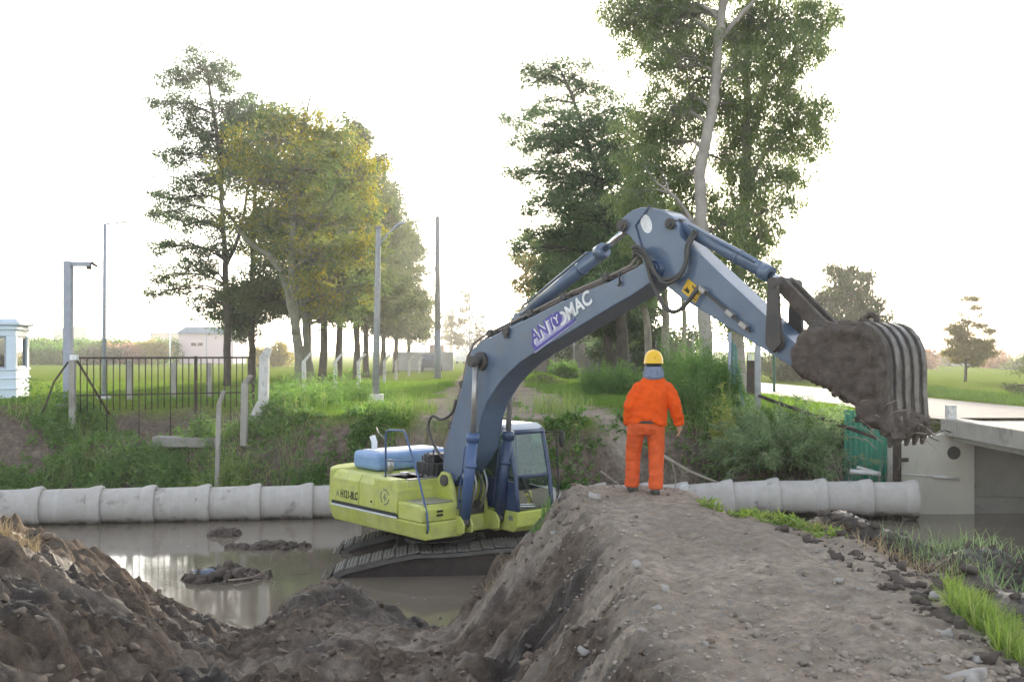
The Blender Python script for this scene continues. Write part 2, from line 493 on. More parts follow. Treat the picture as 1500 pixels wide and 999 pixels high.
    def build(s, name, mat, parent=None, bevel=0.0, smooth=None, seg=2, curved=0):
        me = bpy.data.meshes.new(name)
        V = np.concatenate(s.v) if s.v else np.zeros((0, 3))
        me.from_pydata(V.tolist(), [], s.f)
        sm = s.smooth if smooth is None else [smooth] * len(s.f)
        me.polygons.foreach_set('use_smooth', sm)
        me.update()
        o = bpy.data.objects.new(name, me)
        col.objects.link(o)
        if mat: me.materials.append(mat)
        if parent is not None: o.parent = parent
        if bevel > 0:
            md = o.modifiers.new('bevel', 'BEVEL'); md.width = bevel; md.segments = seg; md.limit_method = 'ANGLE'; md.angle_limit = R(35)
        if curved:
            me.polygons.foreach_set('use_smooth', [True] * len(me.polygons))
            me.set_sharp_from_angle(angle=R(curved))
            if bevel > 0: md.harden_normals = True
        return o


def np_mesh(name, V, F, mat, parent=None, smooth=False):
    """one object from numpy vertices (n,3) and equal-sized faces (m,k)"""
    V = np.asarray(V, np.float32); F = np.asarray(F, np.int32)
    me = bpy.data.meshes.new(name)
    m, k = F.shape
    me.vertices.add(len(V)); me.vertices.foreach_set('co', V.ravel())
    me.loops.add(m * k); me.loops.foreach_set('vertex_index', F.ravel())
    me.polygons.add(m); me.polygons.foreach_set('loop_start', np.arange(0, m * k, k, dtype=np.int32))
    me.update(calc_edges=True)
    if smooth:
        me.polygons.foreach_set('use_smooth', np.ones(m, bool))
    o = bpy.data.objects.new(name, me)
    col.objects.link(o)
    if mat: me.materials.append(mat)
    if parent is not None: o.parent = parent
    return o


def tag(o, label=None, cat=None, group=None, kind=None):
    if label: o['label'] = label
    if cat: o['category'] = cat
    if group: o['group'] = group
    if kind: o['kind'] = kind
    return o


def thing(name, label, cat, loc=(0, 0, 0), rz=0.0, group=None):
    o = bpy.data.objects.new(name, None)
    o.empty_display_size = 0.2
    col.objects.link(o)
    o.location = loc; o.rotation_euler = (0, 0, rz)
    return tag(o, label, cat, group)


def copy_tree(o, parent=None):
    c = o.copy(); col.objects.link(c)
    c.parent = parent
    for ch in list(o.children):
        copy_tree(ch, c)
    return c


def rnd(n, *s):
    return rng.standard_normal((n,) + s)


def unit(a):
    return a / np.maximum(np.linalg.norm(a, axis=-1, keepdims=True), 1e-9)


def leaves(C, D, L, W):
    """diamond leaves: centre of stalk C (n,3), direction D, length L, width W"""
    n = len(C)
    D = unit(D)
    side = unit(np.cross(D, rnd(n, 3)))
    nrm = np.cross(D, side)
    L = np.broadcast_to(L, (n,))[:, None]; W = np.broadcast_to(W, (n,))[:, None]
    mid = C + D * L * 0.45
    V = np.stack([C, mid + side * W * 0.5 + nrm * L * 0.06, C + D * L, mid - side * W * 0.5 + nrm * L * 0.06], 1)
    F = np.arange(n * 4).reshape(n, 4)
    return V.reshape(-1, 3), F


def blades(C, H, W, lean=0.35):
    """grass blades as bent two-quad strips ending in a point -> 2 quads with 5th/6th verts merged"""
    n = len(C)
    a = rng.random(n) * 2 * pi
    s = np.stack([np.cos(a), np.sin(a), np.zeros(n)], 1)
    b = rng.random(n) * 2 * pi
    ln = np.stack([np.cos(b), np.sin(b), np.zeros(n)], 1) * (np.abs(rnd(n)) * lean)[:, None]
    H = np.broadcast_to(H, (n,))[:, None]; W = np.broadcast_to(W, (n,))[:, None]
    up = np.array([0, 0, 1.0])
    m = C + up * H * 0.55 + ln * H * 0.35
    t = C + up * H * (1 - 0.25 * np.linalg.norm(ln, axis=1, keepdims=True)) + ln * H
    V = np.stack([C - s * W / 2, C + s * W / 2, m + s * W * 0.4, m - s * W * 0.4, t + s * W * 0.05, t - s * W * 0.05], 1)
    i = np.arange(n)[:, None] * 6
    F = np.concatenate([i + np.array([[0, 1, 2, 3]]), i + np.array([[3, 2, 4, 5]])])
    return V.reshape(-1, 3), F


def cat_vf(parts):
    Vs, Fs, n = [], [], 0
    for V, F in parts:
        Vs.append(V); Fs.append(F + n); n += len(V)
    return np.concatenate(Vs), np.concatenate(Fs)
# ================================================================== GROUND
ZW = -2.35           # water level


def near_bank(X, Y):
    """height of the near bank without its roughness"""
    # trough and left bank: rises towards the camera
    base = -2.62 + 0.95 * sstep(16.6, 12.0, Y) + 0.75 * sstep(12.5, 7.0, Y)
    # the left heap
    w = sstep(-3.0, -6.6, X + 0.25 * (Y - 12.5))
    base = base + w * (1.42 * sstep(15.8, 12.4, Y) + 0.05)
    # spur between inlet and trough
    base = base + 0.62 * np.exp(-((X + 2.55) / 0.95) ** 2 - ((Y - 14.2) / 0.95) ** 2)
    base = base + 0.40 * np.exp(-((X + 2.0) / 0.75) ** 2 - ((Y - 10.4) / 0.7) ** 2)
    # the inlet left of it
    base = base - 0.42 * np.exp(-((X + 3.7) / 0.55) ** 2 - ((Y - 15.0) / 1.5) ** 2)
    # flat-topped dirt bank the worker stands on
    yl = [3.0, 5.5, 7.0, 9.4, 11.0, 12.5, 14.0]
    xl = np.interp(Y, yl, [0.3, 0.62, 0.95, 1.02, 0.85, 0.72, 0.9])
    xr = np.interp(Y, [3.0, 5.6, 7.5, 10.0, 11.8, 13.0, 14], [2.4, 2.75, 3.2, 3.35, 2.35, 2.1, 2.0])
    top = 0.0 - 0.10 * sstep(2.0, 3.6, X) + 0.05 * sstep(1.6, 0.6, X)
    dl = np.clip((xl - X) / 1.55, 0, 1.2)
    left = np.where(X < xl, -1.75 * (dl ** 1.05), 0)
    dr = X - xr
    right = np.where(dr > 0, -0.40 * sstep(0, 0.9, dr) - 2.3 * sstep(2.7, 5.2, dr) + 0.34 * sstep(0.3, 1.0, dr) * (0.15 + pnoise(X * 1.1, Y * 1.1, 33)), 0)
    yf = 13.15 - 0.33 * np.clip(X - 2.2, 0, 6)
    far = -2.6 * sstep(0.0, 3.2, Y - yf)
    bank = top + left + right + far
    bank = np.where(X < xl - 1.75, -9, bank)
    h = np.maximum(base, bank)
    # rough edges where the heap meets the bank
    return h


def far_bank(X, Y):
    """height beyond the canal"""
    # where the slope begins and where the top edge is, along X
    xs = [-60, -14, -9.5, -6.5, -5, -3, -0.5, 1.5, 3, 5.2, 7, 8.6, 9.5, 16, 60]
    y0 = np.interp(X, xs, [25.6, 25.6, 26.0, 26.2, 26.2, 26.3, 26.0, 25.4, 25.8, 26.2, 26.2, 26.2, 26.4, 26.4, 26.4])
    y1 = np.interp(X, xs, [33, 33, 32, 30, 28.6, 27.6, 27.3, 26.9, 28.2, 30.2, 29.6, 28.8, 28.0, 27.2, 27.2])
    y0 = y0 + 0.25 * pnoise(X * 0.9, Y * 0 + 3.3, 5)
    y1 = y1 + 0.45 * pnoise(X * 0.8, Y * 0 + 8.1, 6)
    t = np.clip((Y - y0) / (y1 - y0), 0, 1)
    h = -2.8 + 2.8 * sstep(0, 1, t)
    # ditch along the metal fence
    d = np.exp(-(((Y - 32.6) / 3.1) ** 6)) * sstep(-14.2, -12.6, X) * sstep(-7.4, -8.6, X)
    h = np.where(d > 0.001, np.minimum(h, h * (1 - d) - 1.05 * d), h)
    # heap of spoil at the left end
    h = h + 0.30 * np.exp(-((X + 17) / 2.4) ** 2 - ((Y - 31) / 1.6) ** 2)
    h = h + 0.55 * np.exp(-((X - 1.75) / 1.1) ** 2 - ((Y - 56) / 1.4) ** 2)
    return h


def ground_z(X, Y, fine=True):
    X = np.asarray(X, float); Y = np.asarray(Y, float)
    nb = near_bank(X, Y)
    fb = far_bank(X, Y)
    z = np.where(Y < 19, nb, fb)
    bed = -2.95
    z = np.maximum(z, bed)
    z = np.where((Y > 17.5) & (Y < 24.5), bed, z)
    if fine:
        near = sstep(22, 16, Y)
        plate = sstep(-0.75, -0.15, nb) * sstep(0.4, 1.2, X) * near     # trodden top of the bank
        calm = np.exp(-((X + 1.5) / 1.3) ** 2 - ((Y - 11.6) / 1.9) ** 2)       # churned but flattened floor of the trough
        amp = near * (1 - 0.88 * plate) * (1 - 0.6 * calm)
        wx = X + 0.12 * pnoise(X * 2.2, Y * 2.2, 31); wy = Y + 0.12 * pnoise(X * 2.2, Y * 2.2, 32)
        n1 = pnoise(wx * 1.3, wy * 1.3, 1) * 0.16
        n2 = np.abs(pnoise(wx * 3.1, wy * 3.1, 2)) * 0.21
        n3 = np.abs(pnoise(wx * 6.2, wy * 6.2, 3)) * 0.105
        n4 = (0.3 - np.abs(pnoise(wx * 13, wy * 13, 4))) * 0.055 * (1 - 0.55 * plate)
        n5 = pnoise(X * 27, Y * 27, 9) * 0.017 * (1 - 0.5 * plate)
        z = z + amp * (n1 + n2 + n3 - 0.09) + near * (n4 + n5)
        # tracks trodden and graded along the bank
        z = z + plate * 0.035 * pnoise(X * 3.5, Y * 0.9, 11) + plate * 0.05 * pnoise(X * 0.9, Y * 0.8, 12)
        # streaks left by the bucket down the left face of the bank
        face = sstep(-0.1, -0.5, nb) * sstep(-1.2, -0.3, X) * sstep(1.1, 0.5, X) * near
        z = z + face * 0.10 * pnoise(X * 0.8 + Y * 0.5, Y * 4.2 - X * 2.0, 13)
        far = sstep(24.5, 26, Y) * sstep(90, 40, Y)
        slope = np.exp(-((fb + 1.3) / 0.9) ** 2)
        z = z + far * (0.05 * fbm(X * 0.7, Y * 0.7, 21, 3) + slope * (0.22 * pnoise(X * 1.2, Y * 1.2, 22) + 0.12 * np.abs(pnoise(X * 3.3, Y * 3.3, 23))))
    return z


def gz(x, y):
    return float(ground_z(np.array([x]), np.array([y]))[0])


def axis_nodes(segs):
    out = []
    for a, b, st in segs:
        n = max(1, int(round((b - a) / st)))
        out.append(np.linspace(a, b, n, endpoint=False))
    out.append(np.array([segs[-1][1]]))
    return np.concatenate(out)


gx = axis_nodes([(-3000, -400, 520), (-400, -60, 42), (-60, -20, 1.6), (-20, -8, 0.22), (-8, 6.2, 0.036), (6.2, 14, 0.12), (14, 60, 1.6), (60, 400, 42), (400, 3000, 520)])
gy = axis_nodes([(-300, -20, 40), (-20, 0, 2.5), (0, 3, 0.5), (3, 16.8, 0.036), (16.8, 25, 0.35), (25, 34, 0.12), (34, 60, 0.6), (60, 160, 4), (160, 600, 40), (600, 4000, 340)])
GX, GY = np.meshgrid(gx, gy)
GZ = ground_z(GX, GY)
GZ = GZ + np.where(GY < 2.5, 0, 0)
nx, ny = len(gx), len(gy)
ii = np.arange(nx * ny).reshape(ny, nx)
F = np.stack([ii[:-1, :-1], ii[:-1, 1:], ii[1:, 1:], ii[1:, :-1]], -1).reshape(-1, 4)
V = np.stack([GX, GY, GZ], -1).reshape(-1, 3)
ground = np_mesh('ground', V, F, None, smooth=True)
tag(ground, kind='structure')


def track_x(Y):
    return -0.35 - 0.04 * (Y - 33)


# what the surface is made of: r grass, g dry pale crust / gravel, b freshly dug dark soil
fbz = far_bank(GX, GY)
grass = sstep(26, 27, GY) * sstep(-0.55, -0.12, GZ - 0.12 * pnoise(GX * 2, GY * 2, 41))
tr = np.abs(GX - track_x(GY)) * (1 + 0.018 * np.clip(GY - 31, 0, 60))
trk = sstep(3.5, 2.5, tr + 0.7 * fbm(GX * 0.5, GY * 0.3, 42, 3)) * sstep(26.8, 27.6, GY)
mid = 0.7 * sstep(0.75, 0.3, np.abs(tr - 0.1) + 0.35 * pnoise(GX * 0.8, GY * 0.4, 43)) * sstep(30, 36, GY)
trk = np.clip(trk - mid, 0, 1)
bare = sstep(0.05, 0.5, fbm(GX * 0.35, GY * 0.3, 44, 3)) * sstep(60, 34, GY) * 0.35
heap = np.exp(-((GX + 17) / 2.6) ** 2 - ((GY - 30.5) / 2.2) ** 2) + np.exp(-((GX - 1.75) / 1.3) ** 2 - ((GY - 56) / 1.6) ** 2)
grass = np.clip(grass * (1 - trk) - bare * (GX > -8) - 1.4 * heap, 0, 1)
nbz = near_bank(GX, GY)
crust = sstep(-0.55, -0.08, nbz) * sstep(0.5, 1.1, GX) * (GY < 17)
crust = np.clip(crust + 0.55 * np.exp(-((GX + 1.9) / 0.9) ** 2 - ((GY - 11.8) / 1.6) ** 2) + 0.75 * sstep(0.05, 0.4, fbm(GX * 0.8, GY * 0.8, 45, 4)) * (GY < 17) * (0.35 + 0.65 * sstep(-4.0, -2.2, GX)), 0, 1) * sstep(0.9, 0.0, GX - 0.2 - np.interp(GY, [3.0, 5.6, 7.5, 10.0, 11.8, 13.0, 14], [2.4, 2.75, 3.2, 3.35, 2.35, 2.1, 2.0]))
dry = np.clip(crust + trk, 0, 1)
dark = np.clip(sstep(-1.7, -2.2, GZ) + 0.9 * sstep(0.0, 0.4, fbm(GX * 0.9, GY * 0.9, 46, 3)) * (GY < 17) * (1 - crust) + 0.85 * sstep(0.0, 0.8, GX - np.interp(GY, [3.0, 5.6, 7.5, 10.0, 11.8, 13.0, 14], [2.4, 2.75, 3.2, 3.35, 2.35, 2.1, 2.0])) * (GY < 17), 0, 1)
ca = ground.data.color_attributes.new('kind_of_soil', 'FLOAT_COLOR', 'POINT')
arr = np.stack([grass, dry, dark, np.ones_like(grass)], -1).reshape(-1).astype(np.float32)
ca.data.foreach_set('color', arr)

m, nt, b = new_mat('ground_soil_and_grass')
at = N(nt, 'ShaderNodeAttribute'); at.attribute_name = 'kind_of_soil'
sp = N(nt, 'ShaderNodeSeparateColor'); nt.links.new(at.outputs['Color'], sp.inputs[0])
f1, r1 = noise_fac(nt, 1.1, 0.35, 0.65, detail=8, rough=0.65)
f2, r2 = noise_fac(nt, 7.0, 0.35, 0.68, detail=10, rough=0.7)
f3, r3 = noise_fac(nt, 38.0, 0.4, 0.66, detail=6, rough=0.7)
soil = mixc(nt, f1, (0.15, 0.116, 0.092), (0.265, 0.206, 0.16))
soil = mixc(nt, f2, soil, (0.08, 0.062, 0.05))
dk = mixc(nt, f2, (0.075, 0.058, 0.048), (0.036, 0.028, 0.024))
soil = mixc(nt, sp.outputs[2], soil, dk)
dryc = mixc(nt, f1, (0.50, 0.415, 0.335), (0.34, 0.28, 0.225))
dryc = mixc(nt, f2, dryc, (0.22, 0.18, 0.145))
vor = N(nt, 'ShaderNodeTexVoronoi'); vor.inputs['Scale'].default_value = 24
tcv = N(nt, 'ShaderNodeTexCoord'); nt.links.new(tcv.outputs['Object'], vor.inputs['Vector'])
vm = N(nt, 'ShaderNodeMapRange'); vm.inputs[1].default_value = 0.93; vm.inputs[2].default_value = 0.97
sv = N(nt, 'ShaderNodeSeparateColor'); nt.links.new(vor.outputs['Color'], sv.inputs[0]); nt.links.new(sv.outputs[0], vm.inputs[0])
dryc = mixc(nt, vm.outputs[0], dryc, (0.27, 0.245, 0.225))
soil = mixc(nt, sp.outputs[1], soil, dryc)
gr = mixc(nt, f1, (0.125, 0.185, 0.024), (0.19, 0.235, 0.034))
gr = mixc(nt, f2, gr, (0.085, 0.13, 0.02))
nt.links.new(mixc(nt, sp.outputs[0], soil, gr), b.inputs['Base Color'])
rg = mixc(nt, sp.outputs[2], (0.9, 0.9, 0.9), (0.5, 0.5, 0.5))
nt.links.new(rg, b.inputs['Roughness'])
sw = N(nt, 'ShaderNodeMath', operation='MULTIPLY'); sw.inputs[1].default_value = 0.35      # only the freshly dug soil is damp enough to shine
nt.links.new(sp.outputs[2], sw.inputs[0]); nt.links.new(sw.outputs[0], b.inputs['Specular IOR Level'])
ad = N(nt, 'ShaderNodeMath', operation='ADD'); nt.links.new(r2, ad.inputs[0])
ml = N(nt, 'ShaderNodeMath', operation='MULTIPLY'); nt.links.new(r3, ml.inputs[0]); ml.inputs[1].default_value = 0.35
nt.links.new(ml.outputs[0], ad.inputs[1])
bump(nt, b, ad.outputs[0], 1.0, 0.06)
ground.data.materials.append(m)
M['ground'] = m

# ------------------------------------------------------------------ water
m, nt, b = new_mat('muddy_canal_water')
f, r = noise_fac(nt, 0.35, 0.35, 0.65, detail=4)
nt.links.new(mixc(nt, f, (0.19, 0.155, 0.12), (0.145, 0.118, 0.092)), b.inputs['Base Color'])
b.inputs['Roughness'].default_value = 0.07
b.inputs['IOR'].default_value = 1.33
f, r = noise_fac(nt, 2.2, 0, 1, detail=3)
bump(nt, b, r, 0.035, 0.03)
V = [(x, y, ZW) for y in np.linspace(9, 27.4, 24) for x in np.linspace(-62, 62, 40)]
k = 40
F = [(j * k + i, j * k + i + 1, (j + 1) * k + i + 1, (j + 1) * k + i) for j in range(23) for i in range(k - 1)]
water = np_mesh('water', V, F, m)
tag(water, kind='structure')
# scum and foam flecks floating on the water
n = 900
X = rng.uniform(-9, 6, n); Y = rng.uniform(15.5, 24, n)
keep = (near_bank(X, Y) < ZW - 0.1) & (pnoise(X * 0.5, Y * 0.5, 61) > 0.05)
X, Y = X[keep], Y[keep]
n = len(X); a = rng.random(n) * 6.28; s = rng.uniform(0.008, 0.035, n)
D = np.stack([np.cos(a), np.sin(a), 0 * a], 1)
Vv, Ff = leaves(np.stack([X, Y, np.full(n, ZW + 0.006)], 1), D, s * 2, s)
Vv[:, 2] = ZW + 0.006
tag(np_mesh('floating_litter', Vv, Ff, plain('pale_foam_flecks', (0.42, 0.40, 0.36), 0.8, bmp=0)), 'pale leaf flecks and foam floating on the muddy water', 'litter', kind='stuff')

# ------------------------------------------------------------------ road over the bridge
asph = plain('worn_pale_road', (0.22, 0.21, 0.20), 0.9, (0.17, 0.16, 0.155), scale=2.5, bmp=0.2)
g = G()
ys = [26.6, 28, 31, 35, 40, 46, 55, 70, 95, 130]
xl = [11.15, 11.0, 10.8, 10.6, 10.5, 10.3, 9.6, 8.2, 5.0, 0.0]
xw = [5.8, 5.8, 5.6, 5.4, 5.2, 5.0, 4.9, 4.8, 4.8, 4.8]
Vr = []; 
for y, x, w in zip(ys, xl, xw):
    zz = 0.05 if y < 60 else 0.05
    Vr += [(x, y, zz - 0.03), (x + 0.5, y, zz + 0.0), (x + w - 0.5, y, zz + 0.0), (x + w, y, zz - 0.03)]
Fr = [(i * 4 + j, i * 4 + j + 1, i * 4 + 5 + j, i * 4 + 4 + j) for i in range(len(ys) - 1) for j in range(3)]
g.add(Vr, Fr)
tag(g.build('road', asph), kind='structure')

# ------------------------------------------------------------------ bridge
br = thing('road_bridge', 'concrete road bridge whose deck overhangs its pale stained abutment above the water', 'bridge', (11.2, 26.0, 0))
g = G(); g.box(0, 5.9, -14, 0.6, -0.50, -0.02)
g.build('deck_slab', M['conc'], br, 0.02)
g = G(); g.box(-0.22, 0.28, -14, 0.25, -0.36, 0.07)
g.build('edge_beam', M['conc'], br, 0.025)
g = G(); g.box(5.6, 6.1, -14, 0.25, -0.36, 0.07)
g.build('edge_beam', M['conc'], br, 0.025)
g = G(); g.prism([(-1.55, -3.2), (0.55, -3.2), (0.55, -0.36), (-0.2, -0.30), (-0.75, -0.42), (-1.55, -0.62)], 0.0, 0.35)
ab = g.build('wing_wall', M['wing'], br, 0.02)
g = G(); g.cyl((0.02, -0.006, -0.80), (0.02, 0.2, -0.80), 0.17, seg=20)
g.build('drain_hole', M['black'], ab)
g = G(); g.cyl((-1.45, -0.05, -1.32), (0.05, -0.05, -1.42), 0.018, seg=8); g.cyl((-0.55, -0.055, -1.39), (0.12, -0.055, -1.435), 0.042, seg=10)
g.build('conduit', M['conc_white'], ab)
g = G(); g.box(0.552, 7.0, 0.25, 0.75, -3.2, -0.52)
g.build('abutment', M['conc_dark'], br, 0.01)  # concrete colour darkened to stand for the shade under the deck
g = G(); g.box(0.552, 7.0, 0.12, 0.248, -3.2, -1.95)
g.build('abutment_footing', M['conc_dark'], br, 0.02)
g = G(); g.box(-0.19, 0.03, -0.16, 0.06, 0.06, 0.42); g.box(-0.17, -0.02, -0.15, 0.05, -0.3, 0.06)
g.build('corner_post', M['conc_white'], br, 0.012)

bm_ = G()
bm_.tube([P(1352, 628, 25.8), P(1364, 640, 25.75), P(1376, 632, 25.7), P(1384, 630, 25.65), P(1396, 634, 25.6)], 0.018, 6)
bm_.tube([P(1345, 612, 25.8), P(1352, 622, 25.75), P(1361, 640, 25.72), P(1375, 646, 25.72)], 0.014, 6)
tag(bm_.build('loose_cable', M['hose']), 'thin dark cable hanging loose over the top corner of the bridge wing wall', 'cable')
g = G(); a_, b_ = P(1347, 600, 26.3), P(1366, 632, 26.3)
g.cyl(a_, b_, 0.035, 0.03, 8)
tag(g.build('leaning_stake', M['iron']), 'short dark stake leaning against the bridge wing wall by the bucket', 'stake')

# ------------------------------------------------------------------ concrete pipes across the canal
def pipe(p0, p1, r, label, group='concrete pipes laid across the canal', stretch=1.0):
    d = (p1 - p0); L = d.length; d.normalize()
    root = thing('concrete_pipe', label, 'pipe', p0, atan2(d.y, d.x), group)
    seg = 40
    g = G()
    prof = [(0.0, r * 0.93), (0.05, r * 0.95), (L - 0.32, r), (L - 0.10, r * 1.01), (L + 0.05, r * 1.01)]
    rings = [[(x, rr * cos(2 * pi * k / seg), rr * sin(2 * pi * k / seg)) for k in range(seg)] for x, rr in prof]
    inner = [[(x, r * 0.84 * cos(2 * pi * k / seg), r * 0.84 * sin(2 * pi * k / seg)) for k in range(seg)] for x in (L + 0.05, 0.0)]
    g.loft([list(q) for q in rings] + inner + [rings[0]], caps=False, smooth=True)
    g.build('barrel', M['pipe_conc'], root)
    g = G()
    prof = [(L - 0.24, r * 1.005), (L - 0.20, r * 1.05), (L - 0.10, r * 1.11), (L + 0.035, r * 1.15), (L + 0.075, r * 1.11), (L + 0.075, r * 0.99)]
    rings = [[(x, rr * cos(2 * pi * k / seg), rr * sin(2 * pi * k / seg)) for k in range(seg)] for x, rr in prof]
    g.loft(rings, caps=False, smooth=True)
    g.build('collar', M['pipe_conc'], root)
    root.rotation_euler = (0, -math.asin(d.z), atan2(d.y, d.x))
    return root


def pl(px):   # axis of the left-hand string of pipes
    Y = 24.3 + 0.0027 * px
    return Vector(((px - 750) / FPX * Y, Y, -1.935 - 0.00012 * px))


labs = ['concrete pipe at the far left, cut by the left edge of the photo', 'pale clean concrete pipe, second from the left edge, with a wide collar',
        'concrete pipe, third from the left edge, smudged dark beside its collar', 'concrete pipe, fourth from the left edge, dark mud along its lower side',
        'short concrete pipe, fifth from the left edge, with fine vertical drip lines', 'concrete pipe with dark mould patches, second to the left of the yellow excavator tail',
        'stubby concrete pipe touching the yellow tail of the excavator']
ends = [-30, 58, 146, 224, 304, 378, 454, 525]
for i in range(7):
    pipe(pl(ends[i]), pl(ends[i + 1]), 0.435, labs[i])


def prr(px):
    Y = 25.9 - 0.0022 * (px - 1000)
    z = np.interp(px, [560, 800, 1000, 1060, 1130, 1352], [-2.1, -2.08, -2.0, -1.93, -1.86, -1.86])
    return Vector(((px - 750) / FPX * Y, Y, float(z)))


ends = [596, 668, 740, 812, 884, 950, 1004]
labs = ['sunken concrete pipe hidden behind the excavator body', 'sunken concrete pipe behind the boom foot', 'sunken concrete pipe behind the excavator cab',
        'low concrete pipe showing between cab and dirt bank', 'low concrete pipe seen between the legs of the worker', 'low concrete pipe just right of the boots of the worker']
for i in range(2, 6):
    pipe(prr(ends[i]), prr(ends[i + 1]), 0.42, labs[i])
ends = [1012, 1070, 1137, 1205, 1272, 1338]
labs = ['concrete pipe sloping down into the soil right of the worker', 'pale concrete pipe below the leafy bush, half behind bright weeds', 'concrete pipe below the right side of the leafy bush',
        'concrete pipe with a chipped collar below the green steel sheet', 'last concrete pipe on the right, its open collar beside the bridge wing wall']
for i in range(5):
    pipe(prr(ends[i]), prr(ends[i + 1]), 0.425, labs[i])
# broken lump of pipe
g = G(); g.ball(P(1004, 716, 25.2), (0.18, 0.16, 0.13), 12, 8, noise=0.10, seed=4)
tag(g.build('concrete_lump', M['conc_white']), 'broken white lump of concrete at the pipe joint right of the worker', 'rubble')

# ------------------------------------------------------------------ green steel sheet, posts and beams beside the bridge
g = G()
n = 17
for i in range(n - 1):
    pass
top0, top1 = P(1236, 600, 27.2), P(1306, 606, 26.9)
Vp = []; Fp = []
nn = 36
for i in range(nn + 1):
    t = i / nn
    w = 0.025 * (1 if (i // 2) % 2 else -1)
    q = top0.lerp(top1, t)
    zt = q.z - (0.0 if t < 0.45 else 0.0)
    Vp += [(q.x, q.y + w, zt), (q.x, q.y + w, -1.75), (q.x, q.y + w + 0.012, zt), (q.x, q.y + w + 0.012, -1.75)]
for i in range(nn):
    a = i * 4; c = a + 4
    Fp += [(a, a + 1, c + 1, c), (a + 2, c + 2, c + 3, a + 3), (a, c, c + 2, a + 2), (a + 1, a + 3, c + 3, c + 1)]
g.add(Vp, Fp)
gs = thing('steel_sheet', 'tall green painted corrugated steel sheet standing behind the muddy bucket', 'steel sheet', (0, 0, 0))
g.build('sheet', M['greenpanel'], gs)
g = G(); g.box(top0.x - 0.02, top1.x + 0.02, top0.y - 0.09, top0.y - 0.04, -0.5, -0.42)
g.build('rail', M['greenpanel'], gs, 0.005)

st = thing('steel_post', 'black steel post with a short side bracket beside the wing wall, under the bucket teeth', 'post', (P(1314, 700, 25.6).x, 25.6, 0))
g = G(); g.box(-0.075, 0.075, -0.015, 0.015, -2.6, 0.0); g.box(-0.078, -0.06, -0.09, 0.09, -2.6, 0.0); g.box(0.06, 0.078, -0.09, 0.09, -2.6, 0.0)
g.build('upright', M['iron'], st, 0.004)
g = G(); g.box(0.08, 0.27, -0.06, -0.01, -0.98, -0.88)
g.build('bracket', M['iron'], st, 0.004)
g = G(); g.cyl(P(1112, 580, 29.2), P(1283, 641, 25.9), 0.05, 0.05, 8)
tag(g.build('fallen_beam', M['iron']), 'long dark beam lying slantwise down the bank behind the leafy bush', 'beam')
g = G(); g.cyl((P(1110, 520, 30).x, 30, -0.7), P(1110, 492, 30), 0.10, 0.09, 10)
tag(g.build('wooden_post', M['polegrey']), 'thick grey-brown post standing left of the thin green pole', 'post')
gp = thing('sign_pole', 'thin green painted pole standing beside the road below the excavator stick', 'pole', (P(1134, 575, 44).x, 44, 0))
g = G(); g.cyl((0, 0, -0.2), (0, 0, 5.2), 0.055, 0.045, 10); g.build('pole', M['greenpole'], gp)
g = G(); g.cyl((0, 0, 4.0), (0, 0, 5.0), 0.058, 0.058, 10); g.build('sleeve', M['galv'], gp)
nb = thing('notice_board', 'dark board with a small white notice at its top, left of the grey-brown post', 'notice board', (P(1102, 540, 40).x, 40, 0))
g = G(); g.box(-0.22, 0.22, -0.03, 0.03, -0.2, 1.75); g.build('board', M['iron'], nb, 0.005)
g = G(); g.box(-0.19, 0.10, -0.045, -0.032, 1.42, 1.70); g.build('notice', M['white'], nb)
wb = thing('meter_cabinet', 'small white cabinet with grey lower part beside the dark notice board', 'cabinet', (P(1086, 552, 41).x, 41, 0))
g = G(); g.box(-0.24, 0.24, -0.2, 0.2, 0.42, 1.05); g.build('upper_box', M['white_worn'], wb, 0.01)
g = G(); g.box(-0.22, 0.22, -0.18, 0.18, -0.1, 0.418); g.build('base', M['galv'], wb, 0.01)
g = G(); g.box(-0.12, 0.12, -0.206, -0.202, 0.72, 0.78); g.build('slot', M['ink'], wb)
# cloth-hung post
cp = thing('cloth_hung_post', 'slanted blue-grey post with torn blue-green mesh cloth hanging from it', 'post', (P(1068, 600, 31).x, 31, -0.3))
g = G(); g.cyl((0.0, 0, 0.0), (0.02, 0, 2.65), 0.06, 0.05, 10); g.build('upright', M['galv'], cp)
Vc = []; Fc = []
for i in range(9):
    for j in range(14):
        u = i / 8; v = j / 13
        w = 0.42 * (0.35 + 0.65 * v)
        Vc.append((0.05 + u * w + 0.03 * sin(j * 1.3), 0.05 * sin(u * 9 + v * 3), 2.4 - v * 2.2 - 0.12 * u * (1 - v)))
for i in range(8):
    for j in range(13):
        a = i * 14 + j
        Fc.append((a, a + 1, a + 15, a + 14))
g = G(); g.add(Vc, Fc, True)
cl = g.build('mesh_cloth', M['tarp'], cp)
sd = cl.modifiers.new('thick', 'SOLIDIFY'); sd.thickness = 0.012
